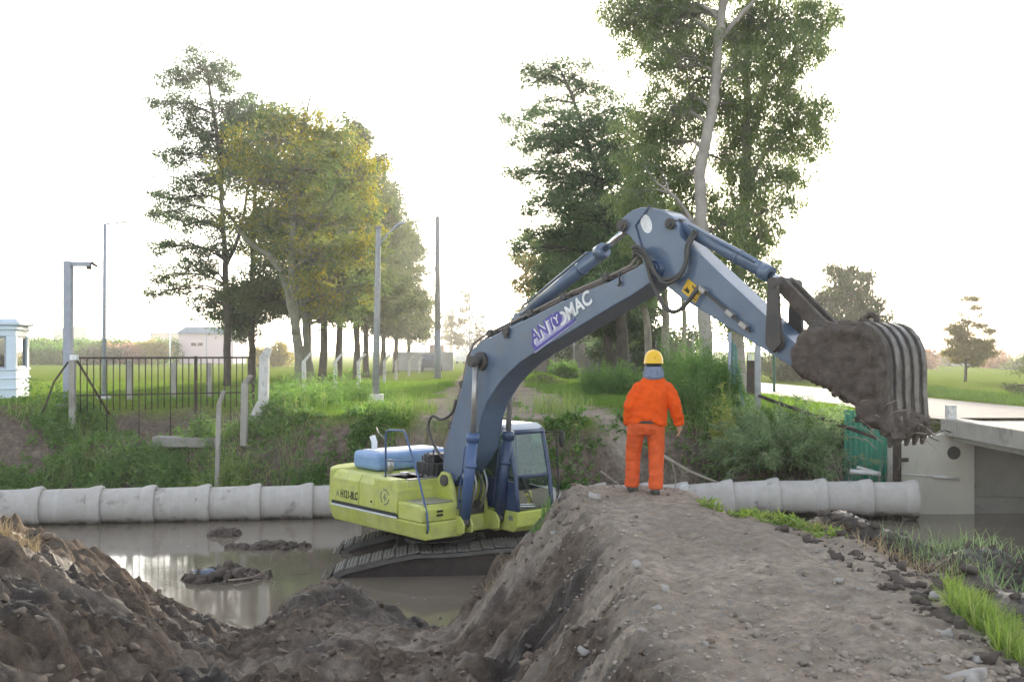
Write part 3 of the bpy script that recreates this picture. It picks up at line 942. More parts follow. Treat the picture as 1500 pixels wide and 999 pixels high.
# ================================================================== LEFT SIDE: booth, lamps, fence, house
# guard booth
c0 = P(23, 580, 39)
bo = thing('guard_booth', 'small white guard booth with moulded bands, cut by the left edge of the photo', 'booth', (c0.x, c0.y, 0), R(15))
W_, D_ = 2.6, 2.6          # x from -W_ to 0 along the front, y from 0 to D_ away
def ring(g, z0, z1, o):
    g.box(-W_ - o, o, -o, D_ + o, z0, z1)
g = G(); ring(g, -0.1, 1.05, 0); g.build('lower_wall', M['booth'], bo, 0.02)
for z in (0.33, 0.72, 1.05):
    g = G(); ring(g, z, z + 0.07, 0.05); g.build('band', M['booth'], bo, 0.02)
for x in (-W_, -0.34):
    for y in (0.0, D_ - 0.34):
        g = G(); g.box(x, x + 0.34, y, y + 0.34, 1.12, 2.36); g.build('corner_pillar', M['booth'], bo, 0.015)
g = G(); ring(g, 2.36, 2.78, 0); g.build('upper_wall', M['booth'], bo, 0.015)
g = G(); ring(g, 2.60, 2.68, 0.08); ring(g, 2.78, 2.90, 0.16); g.build('cornice', M['booth'], bo, 0.02)
g = G(); ring(g, 2.90, 3.02, 0.05); g.build('roof', M['booth'], bo, 0.02)
for side, args in enumerate([((-W_ + 0.34, -0.34), 0), ((0.34, D_ - 0.34), 1), ((-W_ + 0.34, -0.34), 2), ((0.34, D_ - 0.34), 3)]):
    (a0, a1), kdir = args
    f = G(); p = G()
    def bx(gg, u0, u1, z0, z1, t0, t1):
        if kdir == 0: gg.box(u0, u1, t0, t1, z0, z1)
        elif kdir == 2: gg.box(u0, u1, D_ - t1, D_ - t0, z0, z1)
        elif kdir == 1: gg.box(-t1, -t0, u0, u1, z0, z1)
        else: gg.box(-W_ + t0, -W_ + t1, u0, u1, z0, z1)
    bx(f, a0, a0 + 0.07, 1.122, 2.358, 0.06, 0.14); bx(f, a1 - 0.07, a1, 1.122, 2.358, 0.06, 0.14)
    bx(f, a0 + 0.07, a1 - 0.07, 1.122, 1.19, 0.06, 0.14); bx(f, a0 + 0.07, a1 - 0.07, 2.29, 2.358, 0.06, 0.14)
    wf = f.build('window', M['galv'], bo, 0.006)
    bx(p, a0 + 0.07, a1 - 0.07, 1.19, 2.29, 0.095, 0.105)
    p.build('pane', M['bldglass'], wf)

# lamp posts
def lamp(name, label, px, py, Y, top_px, arm, r, kind, group=None, mat='galv'):
    x = P(px, py, Y).x
    H = P(px, top_px, Y).z
    t = thing(name, label, 'lamp post', (x, Y, gz(x, Y)), 0, group)
    H -= gz(x, Y)
    if kind == 'square':
        g = G(); g.box(-r, r, -r, r, 0, H); g.build('mast', M[mat], t, 0.02)
        g = G(); g.box(r + 0.002, arm, -r * 0.7, r * 0.7, H - 0.16, H - 0.02); a = g.build('arm', M[mat], t, 0.01)
        g = G(); g.box(-0.3, 0.3, -0.3, 0.3, -0.05, 0.06); g.build('base_plate', M['conc'], t, 0.01)
        g = G(); g.box(arm - 0.12, arm + 0.02, -0.08, 0.08, H - 0.26, H - 0.162); g.build('fixture', M['iron'], t, 0.02)
        g = G(); g.cyl((arm + 0.04, 0, H - 0.05), (arm + 0.24, -0.05, H - 0.18), 0.05, 0.035, 10); g.build('camera_head', M['iron'], t)
    else:
        g = G(); g.cyl((0, 0, 0), (0.04, 0, H), r, r * 0.75, 12); g.build('mast', M[mat], t)
        g = G(); g.cyl((0.04, 0, H - 0.02), (arm * 0.7, 0, H + 0.06), 0.03, 0.025, 8); g.build('arm', M[mat], t)
        g = G(); g.loft([[(arm * f_ , sy * wd, H + 0.03 + sz) for sy, sz in ((-1, 0), (1, 0), (1, 0.05), (-1, 0.05))] for f_, wd in ((0.55, 0.06), (0.75, 0.13), (1.0, 0.08))], smooth=False)
        g.build('lamp_head', M[mat], t, 0.01)
        g = G(); g.box(-0.2, 0.2, -0.2, 0.2, -0.05, 0.12); g.build('base_plate', M['conc_white'], t, 0.01)
    return t
lamp('camera_post', 'thick grey square post with a short arm carrying a camera, beside the booth', 100, 597, 33, 383, 0.72, 0.125, 'square')
lamp('lamp_post', 'slim dark lamp post with a flat lamp arm, behind the metal fence', 152, 585, 38, 328, 1.0, 0.075, 'round', mat='galv')
# street lamp on concrete pole
x = P(550, 592, 34.5).x
sl = thing('street_lamp', 'concrete pole with a curved lamp arm, its foot wrapped in white sheet', 'street lamp', (x, 34.5, 0))
H = P(550, 333, 34.5).z
g = G(); g.cyl((0, 0, -0.2), (0.10, 0, H), 0.125, 0.085, 14); g.build('mast', M['polegrey'], sl)
g = G(); g.cyl((0.10, 0, H - 0.03), (0.10, 0, H + 0.05), 0.11, 0.09, 10); g.build('cap', M['conc'], sl)
g = G(); g.tube([(0.11, 0, H - 0.75), (0.2, 0, H - 0.5), (0.42, 0, H - 0.22), (0.66, 0, H - 0.02)], 0.026, 8); g.build('arm', M['galv'], sl)
g = G(); g.loft([[(xx, sy * w, zz + sz) for sy, sz in ((-1, 0), (1, 0), (0.8, 0.09), (-0.8, 0.09))] for xx, w, zz in ((0.62, 0.05, H - 0.06), (0.76, 0.10, H + 0.04), (0.98, 0.05, H + 0.13))], smooth=False); g.build('lamp_head', M['galv'], sl, 0.015)
g = G(); g.box(-0.18, 0.26, -0.20, 0.20, -0.2, 0.34); g.build('foot_wrap', M['conc_white'], sl, 0.03)
# utility pole far along the track
x = P(641, 553, 68).x
up = thing('utility_pole', 'tall bare grey utility pole with its lower part painted pale, beside the track', 'utility pole', (x, 68, 0))
g = G(); g.cyl((0, 0, -0.2), (0, 0, P(641, 317, 68).z), 0.24, 0.15, 12); g.build('mast', M['polegrey'], up)
g = G(); g.cyl((0, 0, -0.2), (0, 0, 3.2), 0.245, 0.225, 12); g.build('painted_foot', M['galv'], up)
g = G(); g.cyl((-0.7, 0, 8.3), (0.7, 0, 8.2), 0.03, seg=6); g.build('cross_rod', M['galv'], up)
g = G(); g.cyl((-0.55, 0, 6.2), (0.5, 0, 6.1), 0.03, seg=6); g.build('cross_rod', M['galv'], up)
# thin far pole
x = P(688, 530, 140).x
g = G(); g.cyl((x, 140, 0), (x, 140, P(688, 415, 140).z), 0.14, 0.1, 8)
tag(g.build('distant_pole', M['polegrey']), 'thin distant pole in front of the hazy trees at the end of the track', 'utility pole')

# metal fence across the ditch
fx0, fy0 = P(108, 523, 31).x, 31.0
fx1, fy1 = P(372, 529, 33.5).x, 33.5
fl = sqrt((fx1 - fx0) ** 2 + (fy1 - fy0) ** 2)
mf = thing('metal_fence', 'dark metal bar fence spanning the ditch in front of the lit field', 'fence', (fx0, fy0, 0), atan2(fy1 - fy0, fx1 - fx0))
zt = P(108, 523, 31).z
g = G(); g.box(0, fl, -0.03, 0.03, zt - 0.06, zt); g.build('top_rail', M['iron'], mf, 0.005)
g = G(); g.box(0, fl, -0.02, 0.02, 0.42, 0.46); g.build('lower_rail', M['iron'], mf, 0.005)
nb_ = 29
for i in range(1, nb_):
    xx = fl * i / nb_
    zb = -0.05 if i % 5 else -1.0
    g = G(); g.cyl((xx, 0.0, zb + 0.06 * random.random()), (xx, 0.0, zt - 0.06), 0.017, seg=6); g.build('bar', M['iron'], mf)
for xx in (0.02, fl * 0.66, fl - 0.03):
    g = G(); g.box(xx - 0.045, xx + 0.045, -0.05, 0.05, -1.0, zt + 0.02); g.build('post', M['iron'], mf, 0.005)
g = G(); g.cyl((0.1, -0.05, zt - 0.12), (1.0, -0.1, -0.15), 0.035, 0.03, 8); g.build('brace', M['iron'], mf)
g = G(); g.tube([(-0.15, 0.1, zt - 0.15), (-0.55, 0.0, zt - 0.75), (-0.78, -0.05, 0.15), (-0.9, -0.1, -0.1)], 0.03, 8); g.build('bent_rod', M['iron'], mf)
cpst = thing('gate_post', 'pale concrete post with a white cap box at the left end of the metal fence', 'post', (fx0 + 0.02, fy0 - 0.14, -0.35))
g = G(); g.box(-0.085, 0.085, -0.075, 0.075, -0.2, zt + 0.25); g.build('shaft', M['conc'], cpst, 0.01)
g = G(); g.box(-0.05, 0.16, -0.09, 0.09, zt + 0.26, zt + 0.42); g.build('cap_box', M['white'], cpst, 0.01)

# concrete posts of the field fence behind the ditch
for i, (px, Yp, lab) in enumerate([(190, 37.5, 'plain concrete post in the field, left one of three behind the metal fence'), (255, 38, 'plain concrete post in the field, middle one of three behind the metal fence'), (306, 38.5, 'plain concrete post in the field, right one of three behind the metal fence')]):
    x = P(px, 0, Yp).x
    g = G(); g.box(-0.085, 0.085, -0.07, 0.07, -0.6, 1.45 - 0.05 * i)
    o = g.build('concrete_post', M['conc'], None, 0.01); o.location = (x, Yp, 0)
    tag(o, lab, 'post', 'plain concrete posts in the field')


def bent_post(px, pyb, Y, pyt, w, lab, lean=0.0, arm=(0.22, 0.3), group='angled concrete fence posts', mat='conc_white', brace=0):
    x = P(px, pyb, Y).x; zb = P(px, pyb, Y).z; zt = P(px, pyt, Y).z
    r = thing('angled_fence_post', lab, 'fence post', (x, Y, zb), 0, group)
    H = zt - zb
    g = G(); g.prism([(-w, -0.4), (w, -0.4), (w + lean, H), (-w + lean, H)], -w, w); g.build('shaft', M[mat], r, 0.012)
    if arm:
        g = G(); g.prism([(-w + lean, H + 0.002), (w + lean, H + 0.002), (w * 0.8 + lean + arm[0], H + arm[1]), (-w * 0.5 + lean + arm[0], H + arm[1] + 0.03)], -w * 0.9, w * 0.9); g.build('angled_tip', M[mat], r, 0.01)
    if brace:
        g = G(); g.prism([(-w * 1.3, 0.55), (-w * 0.2, 0.75), (-w * 1.3 - brace * 0.15, -0.2), (-w * 2 - brace, -0.35)], -w * 1.1, w * 1.1); g.build('brace', M[mat], r, 0.012)
    return r
bent_post(385, 618, 30, 524, 0.13, 'thickest white fence post with a slanting brace, standing at the ditch end', 0.05, (0.12, 0.28), 'angled concrete fence posts', brace=0.35)
bent_post(357, 632, 28.6, 562, 0.085, 'slim concrete fence post left of the thick white braced post', 0.03, (0.16, 0.22), mat='conc')
bent_post(318, 690, 27.0, 592, 0.055, 'mossy broken fence post rising from the weeds, its tip bent to the right', 0.05, (0.12, 0.34), mat='conc')
for i, (px, Y, lab) in enumerate([(446, 40.5, 'white angled fence post among the ash trunks'), (492, 43.5, 'white angled fence post left of the street lamp, behind tall weeds'), (526, 46, 'white angled fence post closest to the left of the street lamp'),
                                  (563, 55, 'white angled fence post just right of the street lamp'), (580, 64, 'white angled fence post between street lamp and utility pole'), (599, 74, 'small white angled fence post left of the utility pole'), (614, 86, 'farthest small white angled fence post left of the utility pole')]):
    bent_post(px, HZ + 1.77 * FPX / Y, Y, 530 if Y < 50 else 529, 0.075, lab, -0.03 if i < 3 else 0.0, (0.30, 0.34))

# pale wall behind the trees, house, far blocks
g = G(); a_ = P(566, 0, 92); 
g.prism([(-11.2, 0.0 - 0.1), (-5.5, -0.1), (-5.5, 1.75), (-11.2, 1.75)], 96, 96.3)
tag(g.build('boundary_wall', M['greysheet']), 'low pale grey boundary wall behind the row of trunks', 'wall')
g = G(); g.box(-8.0, -6.6, 99, 104, -0.1, 2.4)
tag(g.build('gate_house', M['dullroof'], None, 0.02), 'small tan block hut behind the utility pole', 'hut')
hx = P(262, 0, 150).x
ho = thing('pink_house', 'pale pink house with a low blue roof behind the field', 'house', (hx, 150, 0))
hw = 8.0; hh = P(0, 489, 150).z
g = G(); g.box(0, hw, 0, 7, 0, hh); g.build('wall', M['pink'], ho)
g = G(); g.prism([(-0.4, hh + 0.002), (hw + 0.4, hh + 0.002), (hw - 1.0, hh + 1.0), (1.0, hh + 1.0)], -0.4, 7.4); g.build('roof', M['roofblue'], ho)
for xx in (1.8, 2.75):
    g = G(); g.box(xx, xx + 0.75, -0.02, 0.05, hh - 1.75, hh - 1.3); w = g.build('window', M['ink'], ho)
g = G(); g.box(3.98, 4.1, -0.03, 0.0, 0, hh); g.build('downpipe', M['galv'], ho)
g = G(); g.box(5.0, 7.4, -0.02, 0.05, 0.1, hh - 1.2); g.build('garage_door', M['pink'], ho)
x = P(220, 0, 260).x
bl = thing('flat_roofed_building', 'long dull pink flat-roofed building beyond the hedge', 'building', (x, 260, 0))
g = G(); g.box(0, 8.5, 0, 8, 0, P(0, 489, 260).z); g.build('wall', M['dullroof'], bl)
g = G(); g.box(-0.2, 8.7, -0.2, 8.2, P(0, 489, 260).z + 0.002, P(0, 487, 260).z); g.build('roof', M['greysheet'], bl)
x = P(78, 0, 320).x
bl = thing('hazy_building', 'pale hazy flat building far beyond the hedge near the booth', 'building', (x, 320, 0))
g = G(); g.box(0, 10, 0, 8, 0, P(0, 481, 320).z); g.build('wall', M['greysheet'], bl)
g = G(); g.box(6.2, 10.3, -0.2, 8.2, P(0, 481, 320).z + 0.002, P(0, 478, 320).z); g.build('roof', M['greysheet'], bl)
x = P(368 - 150, 0, 120).x
g = G(); g.cyl((P(249, 0, 120).x, 120, 0), (P(249, 0, 120).x, 120, P(0, 489, 120).z), 0.10, 0.08, 8)
tag(g.build('white_post', M['white_worn']), 'thin white post in the field left of the pink house', 'post')

# dark paling fence on the right of the track
pf = thing('paling_fence', 'weathered dark grey paling fence right of the track, behind the boom', 'fence', (0, 0, 0))
a_, b_ = Vector((2.1, 92, 0)), Vector((10.6, 60, 0))
npal = 90
for sgm in range(6):
    g = G()
    for i in range(int(npal / 6)):
        t = (sgm * npal / 6 + i) / npal
        q = a_.lerp(b_, t); hgt = 2.25 + 0.22 * random.random() - (0.5 if random.random() < 0.06 else 0)
        mt = Matrix.Translation(q) @ Matrix.Rotation(atan2((b_ - a_).y, (b_ - a_).x) + random.uniform(-.05, .05), 4, 'Z') @ Matrix.Rotation(random.uniform(-.02, .02), 4, 'Y')
        g.box(-0.15, 0.15, -0.015, 0.015, -0.1, hgt, mt)
    g.build('paling_panel', M['paling'], pf)
for i in range(7):
    q = a_.lerp(b_, i / 6)
    g = G(); g.cyl((q.x, q.y - 0.12, -0.2), (q.x, q.y - 0.12, 2.7), 0.07, seg=8); g.build('post', M['polegrey'], pf)

# cars far along the track
def car(name, label, loc, rz, mat, s=1.0):
    r = thing(name, label, 'car', loc, rz)
    g = G(); side = [(-2.0, 0.35), (2.0, 0.35), (2.05, 0.75), (1.95, 0.95), (1.0, 1.05), (0.4, 1.48), (-1.2, 1.5), (-1.9, 1.05), (-2.05, 0.8)]
    g.prism([(x * s, z * s) for x, z in side], -0.85 * s, 0.85 * s); g.build('body', mat, r, 0.06)
    g = G(); g.prism([(x * s, z * s) for x, z in [(0.85, 1.08), (0.36, 1.42), (-1.15, 1.44), (-1.7, 1.08)]], -0.86 * s, 0.86 * s); g.build('window', M['ink'], r)
    for x in (-1.3, 1.3):
        for y in (-0.8, 0.8):
            g = G(); g.cyl((x * s, (y - 0.1) * s, 0.32 * s), (x * s, (y + 0.1) * s, 0.32 * s), 0.32 * s, seg=14); g.build('wheel', M['black'], r)
    return r
car('parked_car', 'distant white car at the end of the track, left of the boom', (P(682, 0, 150).x, 150, 0), R(70), M['white_worn'])
car('parked_car', 'distant dark blue car beside the pale boundary wall', (P(632, 0, 92).x, 92, 0), R(95), M['blue_dark'])
# ================================================================== EXCAVATOR (x forward, y to its left, z up from its tracks)
ex = thing('excavator', 'lime and blue tracked excavator standing in the water with its muddy bucket raised', 'excavator', (-1.381, 20.323, -2.75), R(-50))


def text(body, size, loc, th, mat, parent, name, bold=0.0, ext=0.004, shear=0.0, plane='side', sx=1.0):
    """lettering as thin real geometry; side: faces local -y, front: faces local +x"""
    cu = bpy.data.curves.new(name, 'FONT')
    cu.body = body; cu.size = size; cu.offset = bold; cu.extrude = ext; cu.shear = shear; cu.resolution_u = 4
    t = bpy.data.objects.new(name, cu); col.objects.link(t)
    me = bpy.data.meshes.new_from_object(t.evaluated_get(bpy.context.evaluated_depsgraph_get()))
    bpy.data.objects.remove(t)
    me.name = name
    o = bpy.data.objects.new(name, me); col.objects.link(o)
    me.materials.clear(); me.materials.append(mat)
    mt = Matrix(((cos(th), -sin(th), 0, loc[0]), (0, 0, -1, loc[1]), (sin(th), cos(th), 0, loc[2]), (0, 0, 0, 1)))
    o.parent = parent
    o.matrix_local = mt @ Matrix.Diagonal((sx, 1, 1, 1))
    return o


# ---- tracks
M['mudpack'] = plain('mud_packed_in_track', (0.075, 0.062, 0.054), 0.8, (0.05, 0.041, 0.036), scale=3, bmp=1.0, bdist=0.06)
UY = R(50 + 5)       # the undercarriage is turned against the upper body
def dropz(x, z):      # the idler end of the track has sunk and its upper run slopes down to it
    return z - 0.36 * min(1.0, max(0.0, (-0.5 - x) / 1.7)) * min(1.0, z / 0.92)
def utrack(y0):
    r = 0.46; L = 1.78; n = 44
    path = []
    def pt(s):
        per = 2 * (2 * L) + 2 * pi * r
        s = s % per
        if s < 2 * L: return (-L + s, 2 * r, 1, 0)
        s -= 2 * L
        if s < pi * r:
            a = s / r; return (L + r * sin(a), r + r * cos(a), cos(a), -sin(a))
        s -= pi * r
        if s < 2 * L: return (L - s, 0, -1, 0)
        s -= 2 * L
        a = s / r; return (-L - r * sin(a), r - r * cos(a), -cos(a), sin(a))
    per = 4 * L + 2 * pi * r
    g = G(); belt = []
    m = 80
    for i in range(m):
        x, z, tx, tz = pt(per * i / m)
        sag = -0.05 * max(0, cos(x * 1.5)) if z > 1.5 * r else 0
        belt.append((x + tz * 0.05, z + sag - tx * 0.05))
    belt_in = [(x * 0.94, dropz(x, r + (z - r) * 0.80)) for x, z in belt]
    belt = [(x, dropz(x, z)) for x, z in belt]
    V = []
    for y in (y0 - 0.36, y0 + 0.36):
        V += [(x, y, z) for x, z in belt] + [(x, y, z) for x, z in belt_in]
    Fq = []
    for i in range(m):
        j = (i + 1) % m
        Fq += [(i, j, 2 * m + j, 2 * m + i), (m + i, 3 * m + i, 3 * m + j, m + j), (i, m + i, m + j, j), (2 * m + i, 2 * m + j, 3 * m + j, 3 * m + i)]
    g.add(V, Fq)
    for i in range(n):
        x, z, tx, tz = pt(per * (i + 0.5) / n)
        if z > 1.5 * r: z += -0.05 * max(0, cos(x * 1.5))
        zd = dropz(x, z)
        tl = 0.235 if (z > 1.2 * r and -2.25 < x < -0.5) else 0.0
        mt = Matrix.Translation((x, y0, zd)) @ Matrix.Rotation(-atan2(tz, tx) - tl, 4, 'Y')
        w = per / n * 0.47
        g.box(-w, w, -0.40, 0.40, -0.030, 0.0, mt)
        for k in (-0.6, 0.05, 0.7):
            g.box(k * w - 0.012, k * w + 0.012, -0.398, 0.398, 0.0005, 0.015, mt)
    return g
und = Matrix.Rotation(UY, 4, 'Z') @ Matrix.Rotation(R(-1.8), 4, 'Y')
for y0 in (-1.2, 1.2):
    t = utrack(y0).build('track', M['track_steel'], ex); t.matrix_local = und
    st_ = [(-1.78 - 0.39 * sin(a_), 0.46 + 0.37 * cos(a_)) for a_ in np.linspace(0.0, pi, 9)] + [(1.78 + 0.39 * sin(a_), 0.46 - 0.37 * cos(a_)) for a_ in np.linspace(0.0, pi, 9)]
    g = G(); g.prism([(float(x), dropz(float(x), float(z)) - 0.02) for x, z in st_[:9]] + [(float(x), float(z)) for x, z in st_[9:]] + [(0.6, 0.81), (-0.5, 0.81)], y0 - 0.30, y0 + 0.30); g.build('mud_packing', M['mudpack'], t, 0.04)
    g = G(); g.prism([(-1.7, 0.12), (1.75, 0.30), (1.75, 0.62), (1.2, 0.70), (-0.5, 0.66), (-1.7, 0.36)], y0 - 0.16, y0 + 0.16); g.build('track_frame', M['darksteel'], t, 0.03)
    for xx, zz, rz_ in ((-1.78, 0.27, 0.17), (1.78, 0.46, 0.36)):
        g = G(); g.cyl((xx, y0 - 0.12, zz), (xx, y0 + 0.12, zz), rz_, seg=24); g.cyl((xx, y0 - 0.2, zz), (xx, y0 + 0.2, zz), 0.10, seg=14); g.build('sprocket' if xx > 0 else 'idler_wheel', M['darksteel'], t, 0.01)
    for k in range(7):
        xx = -1.3 + 2.6 * k / 6
        g = G(); g.cyl((xx, y0 - 0.2, 0.21), (xx, y0 + 0.2, 0.21), 0.12, seg=12); g.build('roller', M['darksteel'], t)
g = G(); g.box(-0.9, 0.9, -1.05, 1.05, 0.42, 0.78); g.cyl((0, 0, 0.78), (0, 0, 0.9), 0.72, seg=28)
o = g.build('track_carriage', M['darksteel'], ex, 0.05); o.matrix_local = und
g = G(); g.cyl((0, 0, 0.86), (0, 0, 1.08), 0.64, seg=32); g.build('swing_ring', M['darksteel'], ex)

# ---- main frame and rear
def body_outline(o=0.0):
    return [(1.2 + o, -1.35 - o), (1.2 + o, -0.42), (0.95, -0.42), (0.95, 0.42), (1.2, 0.42), (1.2, 1.35 + o), (-2.05, 1.35 + o), (-2.35 - o, 1.22 + o), (-2.62 - o, 0.9), (-2.75 - o, 0.45), (-2.78 - o, 0), (-2.75 - o, -0.45), (-2.62 - o, -0.9), (-2.35 - o, -1.22 - o), (-2.05, -1.35 - o)]
g = G()
low = [(x * 0.985 + 0.01, y * 0.94) for x, y in body_outline()]
g.prism(low, 1.08, 1.40, 'z', body_outline())
g.build('main_frame', M['lime'], ex, 0.03)
g = G()
cw = [(-1.985, -1.335), (-2.05, -1.335), (-2.35, -1.21), (-2.62, -0.9), (-2.75, -0.45), (-2.78, 0), (-2.75, 0.45), (-2.62, 0.9), (-2.35, 1.21), (-2.05, 1.335), (-1.985, 1.335)]
g.prism(cw, 1.404, 2.13, 'z', [(max(x, -2.72), y * 0.97) for x, y in cw])
g.build('counterweight', M['lime'], ex, 0.09, seg=3)
# right-hand side doors
for x0, x1, nm in ((-1.975, -0.955, 'engine_door'), (-0.945, -0.405, 'pump_door')):
    g = G(); g.prism([(-1.345, 1.44), (-1.335, 1.95), (-1.25, 2.09), (-1.1, 2.115), (-1.1, 1.44)], x0, x1, 'x')
    d = g.build(nm, M['lime'], ex, 0.018)
    if nm == 'engine_door':
        engine_door = d
        g = G(); g.box(x0 + 0.10, x1 - 0.03, -1.352, -1.340, 1.50, 1.86); g.build('recessed_panel', M['lime'], d, 0.01)
    g = G(); g.cyl((x1 - 0.08, -1.36, 1.62), (x1 - 0.08, -1.335, 1.62), 0.02, seg=10); g.build('latch', M['black'], d)
text('A', 0.17, (-1.80, -1.356, 1.60), 0, M['ink_grey'], engine_door, 'lettering', 0.004, 0.002)
text('H121-8LC', 0.215, (-1.63, -1.356, 1.59), 0, M['ink'], engine_door, 'lettering', 0.005, 0.002, sx=0.72)
g = G(); g.box(-1.99, 0.385, -1.1, 1.3, 1.404, 2.08); g.build('engine_bay', M['lime'], ex, 0.02)
g = G(); g.box(-0.6, 0.36, -1.05, 1.0, 2.082, 2.10); g.build('deck_plate', M['rodgrey'], ex, 0.004)
g = G(); g.prism([(-0.395, 1.44), (0.38, 1.44), (0.40, 1.9), (0.36, 2.04), (0.26, 2.10), (-0.395, 2.10)], -1.35, -0.5)
tk = g.build('fuel_tank', M['lime'], ex, 0.035, seg=3)
# round emblem on the tank side
g = G()
for a0 in (20, 140, 260):
    pts = [(-0.0 + 0.155 * cos(R(a0 + k * 10)), 0.155 * sin(R(a0 + k * 10))) for k in range(10)]
    pin = [(0.125 * cos(R(a0 + k * 10)), 0.125 * sin(R(a0 + k * 10))) for k in range(9, -1, -1)]
    g.prism([(x, z + 1.76) for x, z in pts + pin], -1.357, -1.351)
g.prism([(-0.06, 1.735), (0.06, 1.735), (0.06, 1.765), (-0.06, 1.765)], -1.357, -1.351); g.prism([(-0.02, 1.69), (0.02, 1.69), (0.02, 1.73), (-0.02, 1.73)], -1.357, -1.351); g.prism([(-0.02, 1.77), (0.02, 1.77), (0.02, 1.82), (-0.02, 1.82)], -1.357, -1.351)
g.build('emblem', M['ink_grey'], tk)
g = G(); g.cyl((-0.15, -0.8, 2.10), (-0.15, -0.8, 2.18), 0.09, seg=16); g.build('filler_cap', M['rodgrey'], tk)
# striped trim along the right side
g = G(); g.box(-1.97, 0.40, -1.362, -1.351, 1.437, 1.50); g.build('trim_stripe', M['ink'], ex)
g = G(); g.box(-1.97, 0.42, -1.372, -1.351, 1.404, 1.434); g.build('trim_rail', M['white_worn'], ex, 0.004)
# tool box
g = G(); g.prism([(0.405, 1.404), (1.17, 1.404), (1.185, 1.64), (1.12, 1.715), (0.405, 1.73)], -1.33, -0.45)
tb = g.build('tool_box', M['lime'], ex, 0.03, seg=3)
g = G(); g.box(0.5, 1.08, -1.22, -0.55, 1.722, 1.742); g.build('step_plate', M['rodgrey'], tb, 0.004)
for k in range(2):
    g = G(); g.box(1.188, 1.20, -0.99, -0.86, 1.50 + 0.07 * k, 1.54 + 0.07 * k); g.build('latch', M['black'], tb)
# yellow lugs and boom foot brackets
for y in (-0.36, 0.36):
    g = G(); g.prism([(0.1, 1.2), (0.98, 1.2), (0.98, 1.45), (0.86, 1.95), (0.72, 2.20), (0.50, 2.22), (0.36, 2.05), (0.1, 1.7)], y - 0.035, y + 0.035); g.build('boom_bracket', M['lime'], ex, 0.01)
    g = G(); g.cyl((0.62, y * 1.04, 2.06), (0.62, y * 1.22, 2.06), 0.11, seg=16); g.build('boom_foot_pin', M['darksteel'], ex)
g = G(); g.box(0.0, 0.92, -0.40, 0.40, 1.404, 1.62); g.build('centre_cover', M['darksteel'], ex, 0.02)
for y in (-0.42, 0.42):
    for dy in (-0.10, 0.10):
        g = G(); g.prism([(0.95, 1.10), (1.38, 1.16), (1.40, 1.30), (1.30, 1.46), (0.95, 1.5)], y + dy - 0.022, y + dy + 0.022); g.build('cylinder_lug', M['lime'], ex, 0.008)
# pumps, valves and hoses in the gap between tank and cab
g = G(); g.box(-0.4, 0.3, -0.35, 0.35, 2.10, 2.34); g.box(-0.25, 0.1, -0.28, 0.2, 2.34, 2.5); g.build('control_valve', M['black'], ex, 0.02)
for k in range(5):
    y = -0.28 + 0.13 * k
    g = G(); g.tube(bend((0.9, y, 1.5), (1.05, y, 1.75), (1.08, y + 0.03, 2.0), (0.98, y + 0.02, 2.25)), 0.024, 8); g.build('hose', M['hose'] if k % 2 else M['rodgrey'], ex)
# hood
g = G(); g.box(-2.1, -1.12, -0.80, 1.06, 2.09, 2.47)
hd = g.build('engine_hood', M['hood'], ex, 0.11, seg=4)
g = G(); g.box(-1.95, -1.28, -0.62, 0.9, 2.468, 2.486); g.build('hood_lid', M['white_worn'], hd, 0.008)
g = G(); g.tube([(-1.95, -0.35, 2.40), (-1.95, -0.35, 2.62), (-2.0, -0.37, 2.74)], 0.062, 12); g.build('exhaust', M['white_worn'], ex)
g = G(); g.tube([(-1.0, -0.55, 2.1), (-1.0, -0.55, 2.3)], 0.05, 10); g.build('breather', M['rodgrey'], ex)
g = G(); g.tube([(-0.75, -0.75, 2.1), (-0.75, -0.75, 2.38)], 0.045, 10); g.build('breather', M['rodgrey'], ex)
g = G(); g.tube([(-0.3, -1.15, 2.82), (-0.75, -1.02, 2.92), (-1.0, -0.9, 3.0)], 0.014, 6); g.build('antenna', M['pipe_tan'], ex)
# handrail
g = G()
g.tube([(-0.28, -1.15, 2.08), (-0.28, -1.15, 2.9), (-0.24, -1.15, 2.985), (-0.16, -1.15, 3.01), (0.34, -1.15, 3.03), (0.42, -1.16, 2.97), (0.9, -1.2, 2.2), (1.20, -1.22, 1.56), (1.235, -1.22, 1.30), (1.20, -1.22, 1.22)], 0.02, 10)
g.tube([(-0.28, -1.15, 2.42), (0.71, -1.18, 2.48)], 0.016, 8)
g.build('handrail', M['blue_rod'], ex)
g = G()
for k, y in enumerate((-0.45, -0.2, 0.05)):
    g.tube([(0.2, -0.62 + k * 0.13, 2.08), (0.2, -0.62 + k * 0.13, 2.52 + 0.05 * k)], 0.018, 8)
g.tube([(0.2, -0.62, 2.45), (0.2, -0.36, 2.5)], 0.015, 8)
g.build('guard_rail', M['darksteel'], ex)

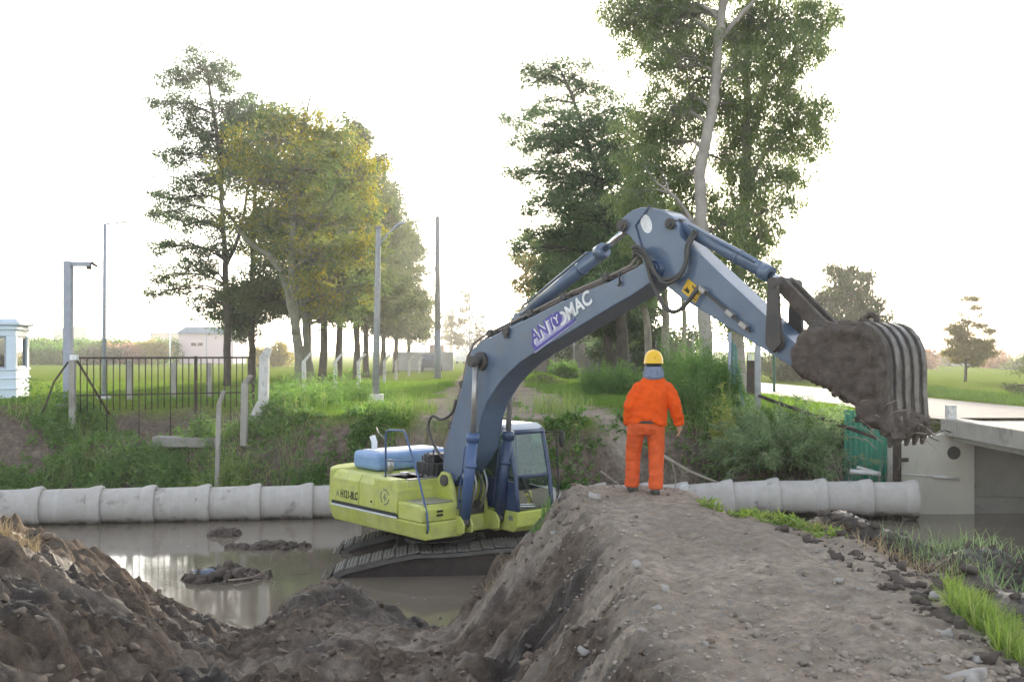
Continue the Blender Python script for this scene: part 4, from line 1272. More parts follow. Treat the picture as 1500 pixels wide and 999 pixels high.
# ---- cab
cb = G(); cx0, cx1, cy0, cy1 = 0.02, 1.76, 0.47, 1.40
cb.prism([(cx0, 1.10), (1.62, 1.10), (cx1, 1.22), (cx1, 1.50), (cx0, 1.50)], cy0, cy1)
cabo = cb.build('cab', M['lime'], ex, 0.03)
g = G()
g.prism([(cx0, 1.503), (1.22, 1.503), (1.18, 2.08), (cx0, 2.08)], cy0 + 0.003, cy0 + 0.045)
g.prism([(1.22, 1.503), (cx1 - 0.01, 1.503), (cx1 - 0.075, 2.04), (1.18, 2.08)], cy0 + 0.003, cy0 + 0.045)
g.build('side_panel', M['blue_dark'], cabo, 0.008)
g = G(); g.prism([(cx0, 1.503), (cx1 - 0.01, 1.503), (cx1 - 0.04, 1.85), (cx0, 1.95)], cy1 - 0.045, cy1 - 0.003); g.build('cab_door', M['blue_dark'], cabo, 0.008)
g = G(); g.box(cx0, cx0 + 0.05, cy0 + 0.05, cy1 - 0.05, 1.503, 2.2); g.build('rear_panel', M['blue_dark'], cabo, 0.008)
# pillars follow the leaning windscreen
def fr(z):
    return np.interp(z, [1.5, 2.1, 3.05], [1.75, 1.69, 1.46])
g = G()
for y in (cy0 + 0.035, cy1 - 0.035):
    g.tube([(fr(z) - 0.03, y, z) for z in (1.5, 1.8, 2.1, 2.5, 2.85, 2.98)] + [(1.30, y, 3.05)], 0.045, 8)
    g.tube([(0.06, y, 1.5), (0.06, y, 2.9), (0.14, y, 3.03)], 0.045, 8)
g.tube([(fr(2.98) - 0.03, cy0 + 0.035, 2.97), (fr(2.98) - 0.03, cy1 - 0.035, 2.97)], 0.05, 8)
g.tube([(0.72, cy0 + 0.035, 2.05), (0.62, cy0 + 0.035, 3.0)], 0.035, 8)
g.tube([(0.72, cy1 - 0.035, 1.9), (0.62, cy1 - 0.035, 3.0)], 0.035, 8)
g.tube([(fr(2.14) - 0.03, cy0 + 0.05, 2.14), (fr(2.14) - 0.03, cy1 - 0.05, 2.14)], 0.03, 8)
g.build('pillar', M['blue_dark'], cabo)
g = G(); g.prism([(-0.02, 2.99), (1.44, 2.99), (1.40, 3.06), (1.25, 3.12), (0.1, 3.12), (-0.02, 3.06)], cy0 - 0.02, cy1 + 0.02); g.build('cab_roof', M['roof'], cabo, 0.04, seg=3)
def pane(pts, nm='window'):
    g = G(); n_ = (Vector(pts[1]) - Vector(pts[0])).cross(Vector(pts[2]) - Vector(pts[0])).normalized() * 0.006
    P0 = [Vector(p) for p in pts]; k = len(P0)
    g.add([tuple(p) for p in P0] + [tuple(p + n_) for p in P0], [tuple(range(k - 1, -1, -1)), tuple(range(k, 2 * k))] + [(i, (i + 1) % k, (i + 1) % k + k, i + k) for i in range(k)])
    return g.build(nm, M['glass'], cabo)
e = 0.08
pane([(fr(2.17) - 0.03, cy0 + e, 2.17), (fr(2.17) - 0.03, cy1 - e, 2.17), (fr(2.93) - 0.03, cy1 - e, 2.93), (fr(2.93) - 0.03, cy0 + e, 2.93)], 'windscreen')
pane([(fr(1.52) - 0.03, cy0 + e, 1.52), (fr(1.52) - 0.03, cy1 - e, 1.52), (fr(2.11) - 0.03, cy1 - e, 2.11), (fr(2.11) - 0.03, cy0 + e, 2.11)], 'lower_windscreen')
pane([(0.1, cy0 + 0.03, 2.1), (0.68, cy0 + 0.03, 2.1), (0.60, cy0 + 0.03, 2.96), (0.1, cy0 + 0.03, 2.96)])
pane([(0.76, cy0 + 0.03, 2.1), (1.62, cy0 + 0.03, 2.1), (1.42, cy0 + 0.03, 2.94), (0.67, cy0 + 0.03, 2.94)])
pane([(0.1, cy1 - 0.03, 1.98), (0.68, cy1 - 0.03, 1.98), (0.60, cy1 - 0.03, 2.96), (0.1, cy1 - 0.03, 2.96)])
pane([(0.76, cy1 - 0.03, 1.92), (1.66, cy1 - 0.03, 1.9), (1.42, cy1 - 0.03, 2.94), (0.67, cy1 - 0.03, 2.94)])
pane([(0.05, cy0 + e, 2.22), (0.05, cy1 - e, 2.22), (0.05, cy1 - e, 2.95), (0.05, cy0 + e, 2.95)])
# inside
g = G(); g.box(0.06, cx1 - 0.1, cy0 + 0.06, cy1 - 0.06, 1.503, 1.54); g.build('cab_floor', M['black'], cabo)
g = G(); g.box(0.35, 0.85, 0.70, 1.18, 1.85, 1.98); g.box(0.28, 0.42, 0.72, 1.16, 1.98, 2.62); g.box(0.30, 0.40, 0.82, 1.06, 2.66, 2.84); g.build('seat', M['black'], cabo, 0.04)
g = G(); g.box(0.42, 0.8, 0.78, 1.1, 1.54, 1.85); g.build('seat_base', M['darksteel'], cabo, 0.02)
for y in (0.58, 1.22):
    g = G(); g.box(0.3, 1.15, y - 0.07, y + 0.07, 1.75, 2.02); g.tube([(1.05, y, 2.02), (1.1, y, 2.2)], 0.025, 8); g.build('console', M['black'], cabo, 0.02)
g = G(); g.tube([(1.35, 0.85, 1.54), (1.3, 0.85, 2.1)], 0.018, 6); g.tube([(1.35, 1.02, 1.54), (1.3, 1.02, 2.1)], 0.018, 6); g.build('travel_lever', M['black'], cabo)
g = G(); g.tube([(1.70, 0.62, 2.16), (1.73, 0.80, 1.75), (1.735, 0.86, 1.62)], 0.012, 6); g.build('wiper', M['black'], cabo)
g = G(); g.tube([(1.735, 0.55, 1.60), (1.76, 0.9, 1.57)], 0.010, 6); g.tube([(1.74, 0.55, 1.64), (1.76, 0.85, 1.62)], 0.008, 6); g.build('step_bar', M['white_worn'], cabo)
g = G(); g.box(1.30, 1.36, 1.08, 1.18, 1.54, 1.80); g.box(1.32, 1.36, 1.0, 1.1, 1.7, 1.76); g.build('yellow_valve', M['yellow'], cabo, 0.01)
# mirror and rail on the far front corner
g = G(); g.tube([(1.40, 1.42, 2.93), (1.52, 1.58, 2.95), (1.58, 1.62, 2.88), (1.62, 1.62, 2.3), (1.70, 1.56, 1.75), (1.74, 1.45, 1.6)], 0.016, 8); g.build('grab_rail', M['black'], cabo)
g = G(); g.ball((1.56, 1.78, 2.80), (0.05, 0.075, 0.17), 12, 8); g.tube([(1.52, 1.58, 2.95), (1.56, 1.78, 2.93)], 0.014, 6); g.build('mirror', M['black'], cabo)
g = G(); g.box(1.772, 1.776, 1.18, 1.30, 1.30, 1.36); g.build('decal', M['white'], cabo)
g = G(); g.box(1.50, 1.62, cy0 - 0.012, cy0 - 0.002, 1.32, 1.41); g.build('decal', M['ink_grey'], cabo)
g = G(); g.box(0.0, 1.2, 1.40, 1.72, 1.08, 1.45); g.build('side_step', M['lime'], ex, 0.03)

# ---- boom
BY = 0.27
boom_o = [(0.52, 1.98), (0.37, 2.27), (0.41, 2.6), (0.7, 3.24), (1.04, 3.99), (1.15, 4.34), (1.32, 4.58), (1.65, 4.73), (2.51, 4.98), (3.76, 5.36), (4.86, 5.63), (5.39, 5.79), (5.70, 5.92), (5.88, 5.93), (5.99, 5.84), (5.99, 5.72), (5.88, 5.63), (5.62, 5.5), (5.39, 5.4), (4.61, 5.10), (3.76, 4.76), (3.13, 4.52), (2.69, 4.33), (2.36, 4.13), (2.1, 3.94), (1.75, 3.6), (1.59, 3.32), (1.44, 2.72), (1.13, 2.37), (0.81, 2.06)]
g = G(); g.prism(boom_o, -BY, BY)
bo_ = g.build('boom', M['blue'], ex, 0.02, curved=32)
g = G(); g.cyl((0.62, -0.31, 2.06), (0.62, 0.31, 2.06), 0.13, seg=18); g.cyl((5.87, -0.33, 5.78), (5.87, 0.33, 5.78), 0.085, seg=18); g.cyl((5.87, -0.30, 5.78), (5.87, 0.30, 5.78), 0.13, seg=18)
g.build('boom_pin', M['blue_dark'], bo_)
g = G(); g.cyl((1.62, -0.56, 4.34), (1.62, 0.56, 4.34), 0.10, seg=18); g.cyl((1.62, -0.36, 4.34), (1.62, -0.27, 4.34), 0.17, seg=18); g.cyl((1.62, 0.27, 4.34), (1.62, 0.36, 4.34), 0.17, seg=18)
g.build('cylinder_boss', M['darksteel'], bo_)
# lettering on the near side of the boom
TH = atan2(0.75, 1.54)
y_ = -BY - 0.004
ca_, sa_ = cos(TH), sin(TH)
def bp(u, v):   # along and across the lettering line
    return (3.10 + ca_ * u - sa_ * v, 4.53 + sa_ * u + ca_ * v)
def patch_(pts, off, mat, nm):
    g = G(); g.prism([bp(u, v) for u, v in pts], -BY - off - 0.003, -BY - off + 0.002); return g.build(nm, mat, bo_)
patch_([(0.06, 0.02), (1.02, 0.06), (1.02, 0.20), (0.75, 0.27), (0.42, 0.30), (0.02, 0.24)], 0.001, M['lilac'], 'peeled_backing')
x_, z_ = bp(0.02, 0.10)
text('ANT', 0.36, (x_, y_ - 0.004, z_), TH, M['white'], bo_, 'lettering', 0.014, 0.002, sx=0.95)
x_, z_ = bp(0.00, 0.12)
text('ANT', 0.36, (x_, y_ - 0.010, z_), TH, M['purple'], bo_, 'lettering', 0.006, 0.002, sx=0.92)
x_, z_ = bp(0.735, 0.09)
text('O', 0.30, (x_, y_ - 0.006, z_), TH, M['white'], bo_, 'lettering', 0.012, 0.002, sx=1.0)
u0, v0 = 0.745, 0.235
patch_([(u0 + 0.125 * cos(2 * pi * k / 24), v0 + 0.125 * sin(2 * pi * k / 24)) for k in range(24)], 0.012, M['purple'], 'emblem')
x_, z_ = bp(u0 - 0.07, v0 - 0.07)
text('Y', 0.20, (x_, -BY - 0.018, z_), TH, M['white'], bo_, 'emblem_letter', 0.004, 0.002)
x_, z_ = bp(0.975, 0.09)
text('MAC', 0.34, (x_, y_ - 0.006, z_), TH, M['white'], bo_, 'lettering', 0.010, 0.002, sx=0.90)
patch_([(0.0, 0.0), (1.08, 0.0), (1.16, 0.045), (0.07, 0.045), (0.03, 0.16), (-0.03, 0.16)], 0.008, M['purple'], 'underline')
patch_([(-0.03, -0.035), (1.12, -0.02), (1.14, -0.004), (-0.02, -0.006)], 0.004, M['lilac'], 'underline_strip')  # lilac vinyl strip just below the purple underline
# pipes on the back of the boom
for k, y in enumerate((-0.17, -0.02, 0.14)):
    off = 0.07 + 0.012 * k
    top = [(0.40, 2.3), (0.34, 2.6), (0.62, 3.26), (0.96, 4.0), (1.08, 4.38), (1.28, 4.64), (1.63, 4.79), (2.5, 5.04), (3.74, 5.42), (4.84, 5.70), (5.30, 5.83)]
    pts = [(x - off * 0.45, y, z + off * 0.6) for x, z in top] + [(5.45, y, 5.98 + off)]
    g = G(); g.tube(pts, 0.026, 8); g.build('boom_pipe', M['pipe_tan'], bo_)
for x, z in ((0.55, 3.1), (0.92, 3.9), (1.75, 4.86), (2.9, 5.2), (3.75, 5.45), (4.75, 5.72)):
    g = G(); g.box(x - 0.06, x + 0.06, -0.24, 0.22, z - 0.06, z + 0.06, Matrix.Translation((x, 0, z)) @ Matrix.Rotation(-0.3, 4, 'Y') @ Matrix.Translation((-x, 0, -z)))
    g.build('pipe_clamp', M['darksteel'], bo_, 0.01)
g = G(); g.tube(bend((0.42, -0.18, 2.35), (0.1, -0.22, 2.6), (-0.12, -0.25, 3.0), (0.0, -0.25, 3.25), (0.3, -0.22, 3.2), (0.6, -0.2, 3.35), (0.72, -0.2, 3.6)), 0.028, 8); g.build('hose_loop', M['hose'], bo_)
g = G(); g.tube(bend((0.30, -0.1, 2.2), (0.26, -0.1, 2.6), (0.5, -0.1, 3.2)), 0.03, 8); g.tube(bend((0.30, 0.1, 2.2), (0.24, 0.1, 2.6), (0.48, 0.1, 3.2)), 0.03, 8); g.build('hose', M['hose'], bo_)
g = G(); g.box(2.25, 2.42, -0.33, -0.275, 4.83, 4.95); g.cyl((2.34, -0.3, 4.76), (2.34, -0.3, 4.84), 0.05, seg=10); g.build('work_lamp', M['darksteel'], bo_, 0.01)
g = G(); g.tube([(5.15, -0.30, 5.60), (5.16, -0.31, 5.68), (5.17, -0.30, 5.78)], 0.014, 6); g.cyl((5.13, -0.31, 5.56), (5.19, -0.31, 5.62), 0.02, seg=8); g.build('grease_nipple', M['black'], bo_)

# ---- hydraulic cylinders
def hcyl(nm, a, m_, b, r, rr, mb, mr, clevis=0.09):
    a, m_, b = Vector(a), Vector(m_), Vector(b)
    d = (b - a).normalized()
    g = G(); g.cyl(a + d * 0.08, m_, r, seg=20); g.cyl(m_ - d * 0.02, m_ + d * 0.14, r * 1.18, r * 1.12, 20); g.cyl(m_ - d * 0.5, m_ - d * 0.44, r * 1.08, seg=20)
    o = g.build(nm, M[mb], ex)
    g = G(); g.cyl(m_ + d * 0.12, b, rr, seg=16); g.build('rod', M[mr], o)
    w = max(0.05, r * 0.7)
    for q in (a, b):
        g = G(); g.cyl(q + Vector((0, -w, 0)), q + Vector((0, w, 0)), clevis, seg=16); g.build('rod_eye', M['darksteel'], o)
    side = Vector((0, -r * 0.9, 0)) + Vector((-d.z, 0, d.x)) * r * 0.75
    g = G(); g.tube([a + d * 0.25 + side, a + d * 0.25 + side * 1.15, m_ - d * 0.15 + side * 1.15, m_ - d * 0.12 + side * 0.9], 0.018, 6); g.build('oil_pipe', M[mb], o)
    return o
hcyl('boom_cylinder', (1.27, -0.42, 1.34), (1.52, -0.42, 2.88), (1.64, -0.44, 4.33), 0.105, 0.052, 'blue_rod', 'rodgrey')
hcyl('boom_cylinder', (1.27, 0.42, 1.34), (1.52, 0.42, 2.88), (1.64, 0.44, 4.33), 0.105, 0.052, 'blue_dark', 'rodgrey')
hcyl('arm_cylinder', (2.40, 0, 5.12), (4.40, 0, 6.14), (5.06, 0, 6.50), 0.115, 0.055, 'blue', 'chrome')
g = G(); g.prism([(2.2, 4.9), (2.65, 5.0), (2.5, 5.2), (2.36, 5.22)], -0.13, -0.09); g.prism([(2.2, 4.9), (2.65, 5.0), (2.5, 5.2), (2.36, 5.22)], 0.09, 0.13); g.build('cylinder_bracket', M['blue'], bo_, 0.01)

# ---- stick
SY = 0.19
stick_o = [(5.05, 6.46), (5.06, 6.62), (5.31, 6.74), (5.5, 6.77), (5.72, 6.74), (5.98, 6.66), (6.16, 6.55), (6.25, 6.42), (6.31, 6.24), (6.69, 5.94), (7.12, 5.59), (8.01, 4.88), (8.38, 4.58), (8.58, 4.40), (8.58, 4.26), (8.47, 4.21), (8.23, 4.33), (7.75, 4.58), (7.44, 4.74), (7.22, 4.85), (6.89, 5.03), (6.61, 5.17), (6.31, 5.32), (6.09, 5.47), (5.88, 5.58), (5.70, 5.68), (5.58, 5.80), (5.5, 6.02), (5.4, 6.2), (5.25, 6.35)]
g = G(); g.prism(stick_o, -SY, SY)
sk = g.build('stick', M['blue'], ex, 0.015, curved=28)
g = G()
for (x, z, r) in ((5.13, 6.52, 0.10), (6.13, 6.45, 0.085), (8.03, 4.66, 0.14)):
    g.cyl((x, -SY - 0.06, z), (x, SY + 0.06, z), r, seg=18); g.cyl((x, -SY - 0.09, z), (x, SY + 0.09, z), r * 0.55, seg=14)
g.build('pin', M['darksteel'], sk)
for y in (-0.31, 0.31):
    g = G(); g.prism([(5.62, 5.86), (5.7, 6.05), (5.86, 6.08), (6.05, 5.95), (6.08, 5.78), (6.0, 5.62), (5.87, 5.58)], y - 0.03, y + 0.03); 
g = G()
g.prism([(5.585 + 0.2 * 0, 6.42), (5.60, 6.42)] and [(5.62 + 0.105 * cos(2 * pi * k / 26) * cos(0.5) - 0.16 * sin(2 * pi * k / 26) * sin(0.5), 6.50 + 0.105 * cos(2 * pi * k / 26) * sin(0.5) + 0.16 * sin(2 * pi * k / 26) * cos(0.5)) for k in range(26)], -SY - 0.004, -SY + 0.002)
g.build('round_sticker', M['white'], sk)
yx, yz, ya = 6.53, 5.42, -0.62
def yp(u, v): return (yx + cos(ya) * u - sin(ya) * v, yz + sin(ya) * u + cos(ya) * v)
g = G(); g.prism([yp(-0.165, -0.11), (yp(0.165, -0.11)), yp(0.165, 0.11), yp(-0.165, 0.11)], -SY - 0.005, -SY + 0.002); ys_ = g.build('warning_sign', M['yellow'], sk)
g = G()
for (u, v, w_, h_) in ((-0.09, -0.06, 0.05, 0.012), (-0.07, -0.035, 0.03, 0.02), (-0.10, -0.03, 0.012, 0.03), (-0.04, -0.05, 0.012, 0.02), (0.10, 0.03, 0.045, 0.008), (0.10, 0.05, 0.03, 0.006), (0.02, 0.07, 0.06, 0.006), (0.0, 0.05, 0.03, 0.005), (0.11, -0.07, 0.03, 0.006)):
    g.prism([yp(u - w_, v - h_), yp(u + w_, v - h_), yp(u + w_, v + h_), yp(u - w_, v + h_)], -SY - 0.008, -SY - 0.005)
g.build('sign_print', M['ink'], ys_)
g = G(); g.tube([(5.72, -SY - 0.02, 6.78), (5.4, -SY - 0.012, 6.5), (5.55, -SY - 0.015, 6.1), (5.62, -SY - 0.02, 5.98)], 0.012, 6); g.build('weld_line', M['blue_dark'], sk)
# hydraulic line down the near side of the stick
g = G(); g.tube([(6.72, -SY - 0.05, 5.46), (7.1, -SY - 0.05, 5.19), (7.46, -SY - 0.05, 4.92), (7.62, -SY - 0.05, 4.80)], 0.022, 8); g.build('stick_pipe', M['darksteel'], sk)
g = G()
for x, z in ((6.78, 5.42), (7.28, 5.06), (7.52, 4.885)):
    g.box(x - 0.07, x + 0.07, -SY - 0.10, -SY - 0.001, z - 0.035, z + 0.035, Matrix.Translation((x, 0, z)) @ Matrix.Rotation(0.62, 4, 'Y') @ Matrix.Translation((-x, 0, -z)))
g.build('pipe_clamp', M['rodgrey'], sk, 0.008)
g = G(); g.tube(bend((6.72, -SY - 0.07, 5.47), (6.66, -SY - 0.12, 5.36), (6.5, -SY - 0.14, 5.19), (6.3, -SY - 0.13, 5.11), (6.12, -SY - 0.12, 5.18), (6.0, -SY - 0.13, 5.34), (5.85, -SY - 0.14, 5.62), (5.72, -SY - 0.14, 5.95), (5.5, -SY - 0.1, 6.06), (5.3, -0.12, 6.0)), 0.034, 8); g.build('hose', M['hose'], sk)
g = G(); g.tube(bend((5.28, -0.1, 6.02), (5.52, -SY - 0.14, 6.10), (5.74, -SY - 0.16, 6.02), (5.92, -SY - 0.16, 5.74), (6.12, -SY - 0.14, 5.60), (6.36, -SY - 0.1, 5.66), (6.46, -SY - 0.06, 5.85), (6.46, -SY - 0.03, 6.1), (6.5, -0.1, 6.32)), 0.034, 8)
g.tube(bend((5.28, 0.0, 6.02), (5.52, -SY - 0.20, 6.14), (5.78, -SY - 0.22, 6.06), (5.98, -SY - 0.2, 5.72), (6.16, -SY - 0.18, 5.54), (6.40, -SY - 0.14, 5.62), (6.51, -SY - 0.1, 5.85), (6.52, -SY - 0.05, 6.1), (6.55, -0.06, 6.30)), 0.028, 8)
g.build('hose_loop', M['hose'], sk)
hcyl('bucket_cylinder', (6.15, 0, 6.45), (7.66, 0, 5.66), (8.02, 0, 5.46), 0.105, 0.055, 'blue', 'chrome')

# ---- linkage
lk = G()
for y in (-0.255, 0.255):
    lk.prism([(7.90, 4.62), (8.03, 4.50), (8.16, 4.62), (8.10, 5.42), (8.03, 5.54), (7.94, 5.42)], y - 0.035, y + 0.035)
lo = lk.build('side_link', M['darksteel'], ex, 0.012)
g = G(); g.prism([(7.94, 5.50), (8.06, 5.56), (8.18, 5.46), (8.80, 4.88), (8.76, 4.74), (8.62, 4.74), (8.02, 5.34)], -0.15, -0.07); g.prism([(7.94, 5.50), (8.06, 5.56), (8.18, 5.46), (8.80, 4.88), (8.76, 4.74), (8.62, 4.74), (8.02, 5.34)], 0.07, 0.15); g.box(8.2, 8.5, -0.07, 0.07, 5.02, 5.12, Matrix.Translation((8.35, 0, 5.1)) @ Matrix.Rotation(0.75, 4, 'Y') @ Matrix.Translation((-8.35, 0, -5.1)))
g.build('bucket_link', M['mud_metal'], ex, 0.012)
g = G(); g.cyl((8.03, -0.31, 5.46), (8.03, 0.31, 5.46), 0.075, seg=16); g.cyl((8.70, -0.33, 4.82), (8.70, 0.33, 4.82), 0.08, seg=16); g.build('link_pin', M['darksteel'], ex)

# ---- bucket
W2 = 0.45
side_o = [(8.45, 4.55), (8.60, 4.80), (8.78, 4.83), (9.05, 4.86), (9.26, 4.88), (9.5, 4.87), (9.63, 4.80), (9.73, 4.68), (9.79, 4.53), (9.82, 4.34), (9.82, 4.01), (9.85, 3.66), (9.86, 3.52), (9.77, 3.53), (9.68, 3.60), (9.55, 3.58), (9.45, 3.66), (9.40, 3.81), (9.24, 3.92), (9.03, 4.03), (8.79, 4.12), (8.58, 4.18), (8.46, 4.30)]
g = G(); g.prism(side_o, -W2, -W2 + 0.06)
bk = g.build('bucket', M['mud_metal'], ex, 0.02)
g = G(); g.prism(side_o, W2 - 0.06, W2); g.build('side_plate', M['mud_metal'], bk, 0.02)
back = [(8.70, 4.80), (9.05, 4.845), (9.26, 4.865), (9.5, 4.855), (9.62, 4.79), (9.715, 4.67), (9.775, 4.53), (9.805, 4.34), (9.805, 4.01), (9.83, 3.66), (9.84, 3.54)]
inn = [(x - 0.05, z - 0.05) for x, z in back]
g = G()
for i in range(len(back) - 1):
    pass
g.prism(back + inn[::-1], -W2 + 0.062, W2 - 0.062)
g.build('back_plate', M['bright_metal'], bk, curved=40)
for k in range(5):
    y = -W2 + 0.02 + (2 * W2 - 0.04) * k / 4
    o1 = [(x + (0.035 if i > 3 else 0.01 * i), z + (0.035 if i < 5 else 0.0)) for i, (x, z) in enumerate(back[2:])]
    g = G(); g.prism(o1 + [(x - 0.02, z - 0.01) for x, z in back[2:]][::-1], y - 0.055, y + 0.055); g.build('wear_strip', M['bright_metal'] if k else M['mud_metal'], bk, 0.01, curved=40)
for k in range(5):
    y = -W2 + 0.06 + (2 * W2 - 0.12) * k / 4
    g = G(); g.loft([[(9.82, y - 0.06, 3.58), (9.90, y - 0.06, 3.58), (9.90, y + 0.06, 3.58), (9.82, y + 0.06, 3.58)], [(9.80, y - 0.05, 3.46), (9.87, y - 0.05, 3.46), (9.87, y + 0.05, 3.46), (9.80, y + 0.05, 3.46)], [(9.80, y - 0.022, 3.34), (9.83, y - 0.022, 3.34), (9.83, y + 0.022, 3.34), (9.80, y + 0.022, 3.34)]], smooth=False)
    g.build('tooth', M['mud_metal'], bk, 0.008)
g = G()
for y in (-0.24, 0.24):
    g.prism([(8.42, 4.36), (8.5, 4.24), (8.62, 4.22), (8.95, 4.5), (9.1, 4.85), (8.82, 4.93), (8.60, 4.92)], y - 0.03, y + 0.03)
g.build('hinge_ear', M['mud_metal'], bk, 0.01)
g = G(); g.cyl((8.52, -0.36, 4.34), (8.52, 0.36, 4.34), 0.10, seg=18); g.build('hinge_pin', M['darksteel'], bk)
g = G(); g.tube([(9.28, -0.05, 4.86), (9.29, -0.05, 4.96), (9.36, -0.05, 5.0), (9.44, -0.05, 4.96), (9.45, -0.05, 4.86)], 0.04, 10); g.cyl((9.30, -0.18, 4.89), (9.30, 0.1, 4.89), 0.05, seg=12); g.build('lifting_eye', M['mud_metal'], bk)
# soil inside and caked on the bucket
soilm = plain('caked_wet_soil', (0.125, 0.10, 0.085), 0.75, (0.078, 0.062, 0.053), scale=6, bmp=1.0, bdist=0.06)
M['caked'] = soilm
g = G()
ins = [(8.75, 4.30), (8.82, 4.72), (9.45, 4.78), (9.70, 4.50), (9.76, 4.0), (9.76, 3.62), (9.58, 3.66), (9.40, 3.9), (9.05, 4.12)]
g.prism(ins, -W2 + 0.065, W2 - 0.065); g.build('soil_load', soilm, bk, 0.03)
rr = random.Random(5)
def mud_skin(poly, y0, sgn, amp, seed, nm, st=0.032):
    """an uneven layer of mud stuck on a flat plate, thinning to nothing at its rim"""
    pv_ = np.array(poly); x0, z0 = pv_.min(0) - 0.05; x1, z1 = pv_.max(0) + 0.05
    xs = np.arange(x0, x1, st); zs = np.arange(z0, z1, st)
    X_, Z_ = np.meshgrid(xs, zs)
    n_ = len(poly); ins_ = np.zeros(X_.shape, bool); dist = np.full(X_.shape, 9.0)
    for i in range(n_):
        (ax, az), (bx_, bz) = poly[i], poly[(i + 1) % n_]
        c_ = ((az > Z_) != (bz > Z_)) & (X_ < (bx_ - ax) * (Z_ - az) / (bz - az + 1e-12) + ax)
        ins_ ^= c_
        t_ = np.clip(((X_ - ax) * (bx_ - ax) + (Z_ - az) * (bz - az)) / ((bx_ - ax) ** 2 + (bz - az) ** 2 + 1e-12), 0, 1)
        dist = np.minimum(dist, np.hypot(X_ - ax - t_ * (bx_ - ax), Z_ - az - t_ * (bz - az)))
    sd_ = np.where(ins_, dist, -dist) + 0.035 * pnoise(X_ * 7, Z_ * 7, seed)
    thick = amp * (0.45 + 0.7 * np.abs(fbm(X_ * 2.6, Z_ * 2.6, seed + 1, 5, 0.6)) + 0.35 * pnoise(X_ * 1.6, Z_ * 1.6, seed + 2))
    thick = np.maximum(thick, 0.004) * sstep(-0.02, 0.07, sd_)
    m_ = len(xs); idx = np.arange(X_.size).reshape(X_.shape)
    ok = sd_ > -0.02
    q = ok[:-1, :-1] & ok[1:, :-1] & ok[:-1, 1:] & ok[1:, 1:]
    Fm = np.stack([idx[:-1, :-1], idx[:-1, 1:], idx[1:, 1:], idx[1:, :-1]], -1)[q]
    Vm = np.stack([X_, y0 + sgn * (thick - 0.003), Z_], -1).reshape(-1, 3)
    o = np_mesh(nm, Vm, Fm if sgn < 0 else Fm[:, ::-1], soilm, bk, smooth=True)
    o.modifiers.new('thick', 'SOLIDIFY').thickness = 0.03
    return o
mud_skin(side_o, -W2, -1, 0.115, 501, 'caked_mud')
mud_skin([(x, z - 0.02) for x, z in side_o], W2, 1, 0.06, 521, 'caked_mud')
# mud smeared over the ribs near the teeth and lumps hanging from the lip
Yg, Zg = np.meshgrid(np.linspace(-W2 - 0.02, W2 + 0.02, 46), np.linspace(3.46, 4.16, 40))
xb = np.interp(Zg, [3.5, 3.66, 4.01, 4.34], [9.84, 9.83, 9.805, 9.805])
cov = sstep(4.12, 3.62, Zg + 0.22 * fbm(Yg * 4, Zg * 2.2, 530, 3))
Xg = xb - 0.03 + cov * (0.085 + 0.07 * fbm(Yg * 5, Zg * 4, 531, 4))
nn_ = Yg.shape[1]; idx = np.arange(Yg.size).reshape(Yg.shape)
Fm = np.stack([idx[:-1, :-1], idx[:-1, 1:], idx[1:, 1:], idx[1:, :-1]], -1).reshape(-1, 4)
o = np_mesh('smeared_mud', np.stack([Xg, Yg, Zg], -1).reshape(-1, 3), Fm, soilm, bk, smooth=True)
g = G(); rr = random.Random(5)
lip = [(9.84, 3.50), (9.66, 3.58), (9.45, 3.66), (9.39, 3.84), (9.2, 3.94), (9.0, 4.05), (8.75, 4.15)]
for k in range(40):
    t = rr.random() * 5.99; i = int(t); u = t - i
    x = lip[i][0] * (1 - u) + lip[i + 1][0] * u; z = lip[i][1] * (1 - u) + lip[i + 1][1] * u
    s_ = rr.uniform(0.03, 0.075)
    g.ball((x, rr.uniform(-W2, W2), z + rr.uniform(-0.02, 0.05)), (s_ * 1.2, s_, s_ * 0.9), 9, 7, noise=0.3, seed=k)
hl_ = g.build('hanging_clods', soilm, bk); hl_['kind'] = 'stuff'
g = G()
for k in range(16):
    x = rr.uniform(9.2, 9.86); y = -W2 - 0.03 if rr.random() < 0.6 else rr.uniform(-W2, W2); z = rr.uniform(3.42, 3.85)
    if y > -W2: x = 9.9
    a = rr.uniform(-0.6, 0.9); L_ = rr.uniform(0.12, 0.38)
    g.tube([(x, y, z), (x + cos(a) * L_ * 0.5, y - 0.03, z + sin(a) * L_ * 0.5 + 0.01), (x + cos(a) * L_, y - 0.02, z + sin(a) * L_ - 0.04)], 0.006, 4)
g.build('hanging_roots', M['wood'], bk)['kind'] = 'stuff'
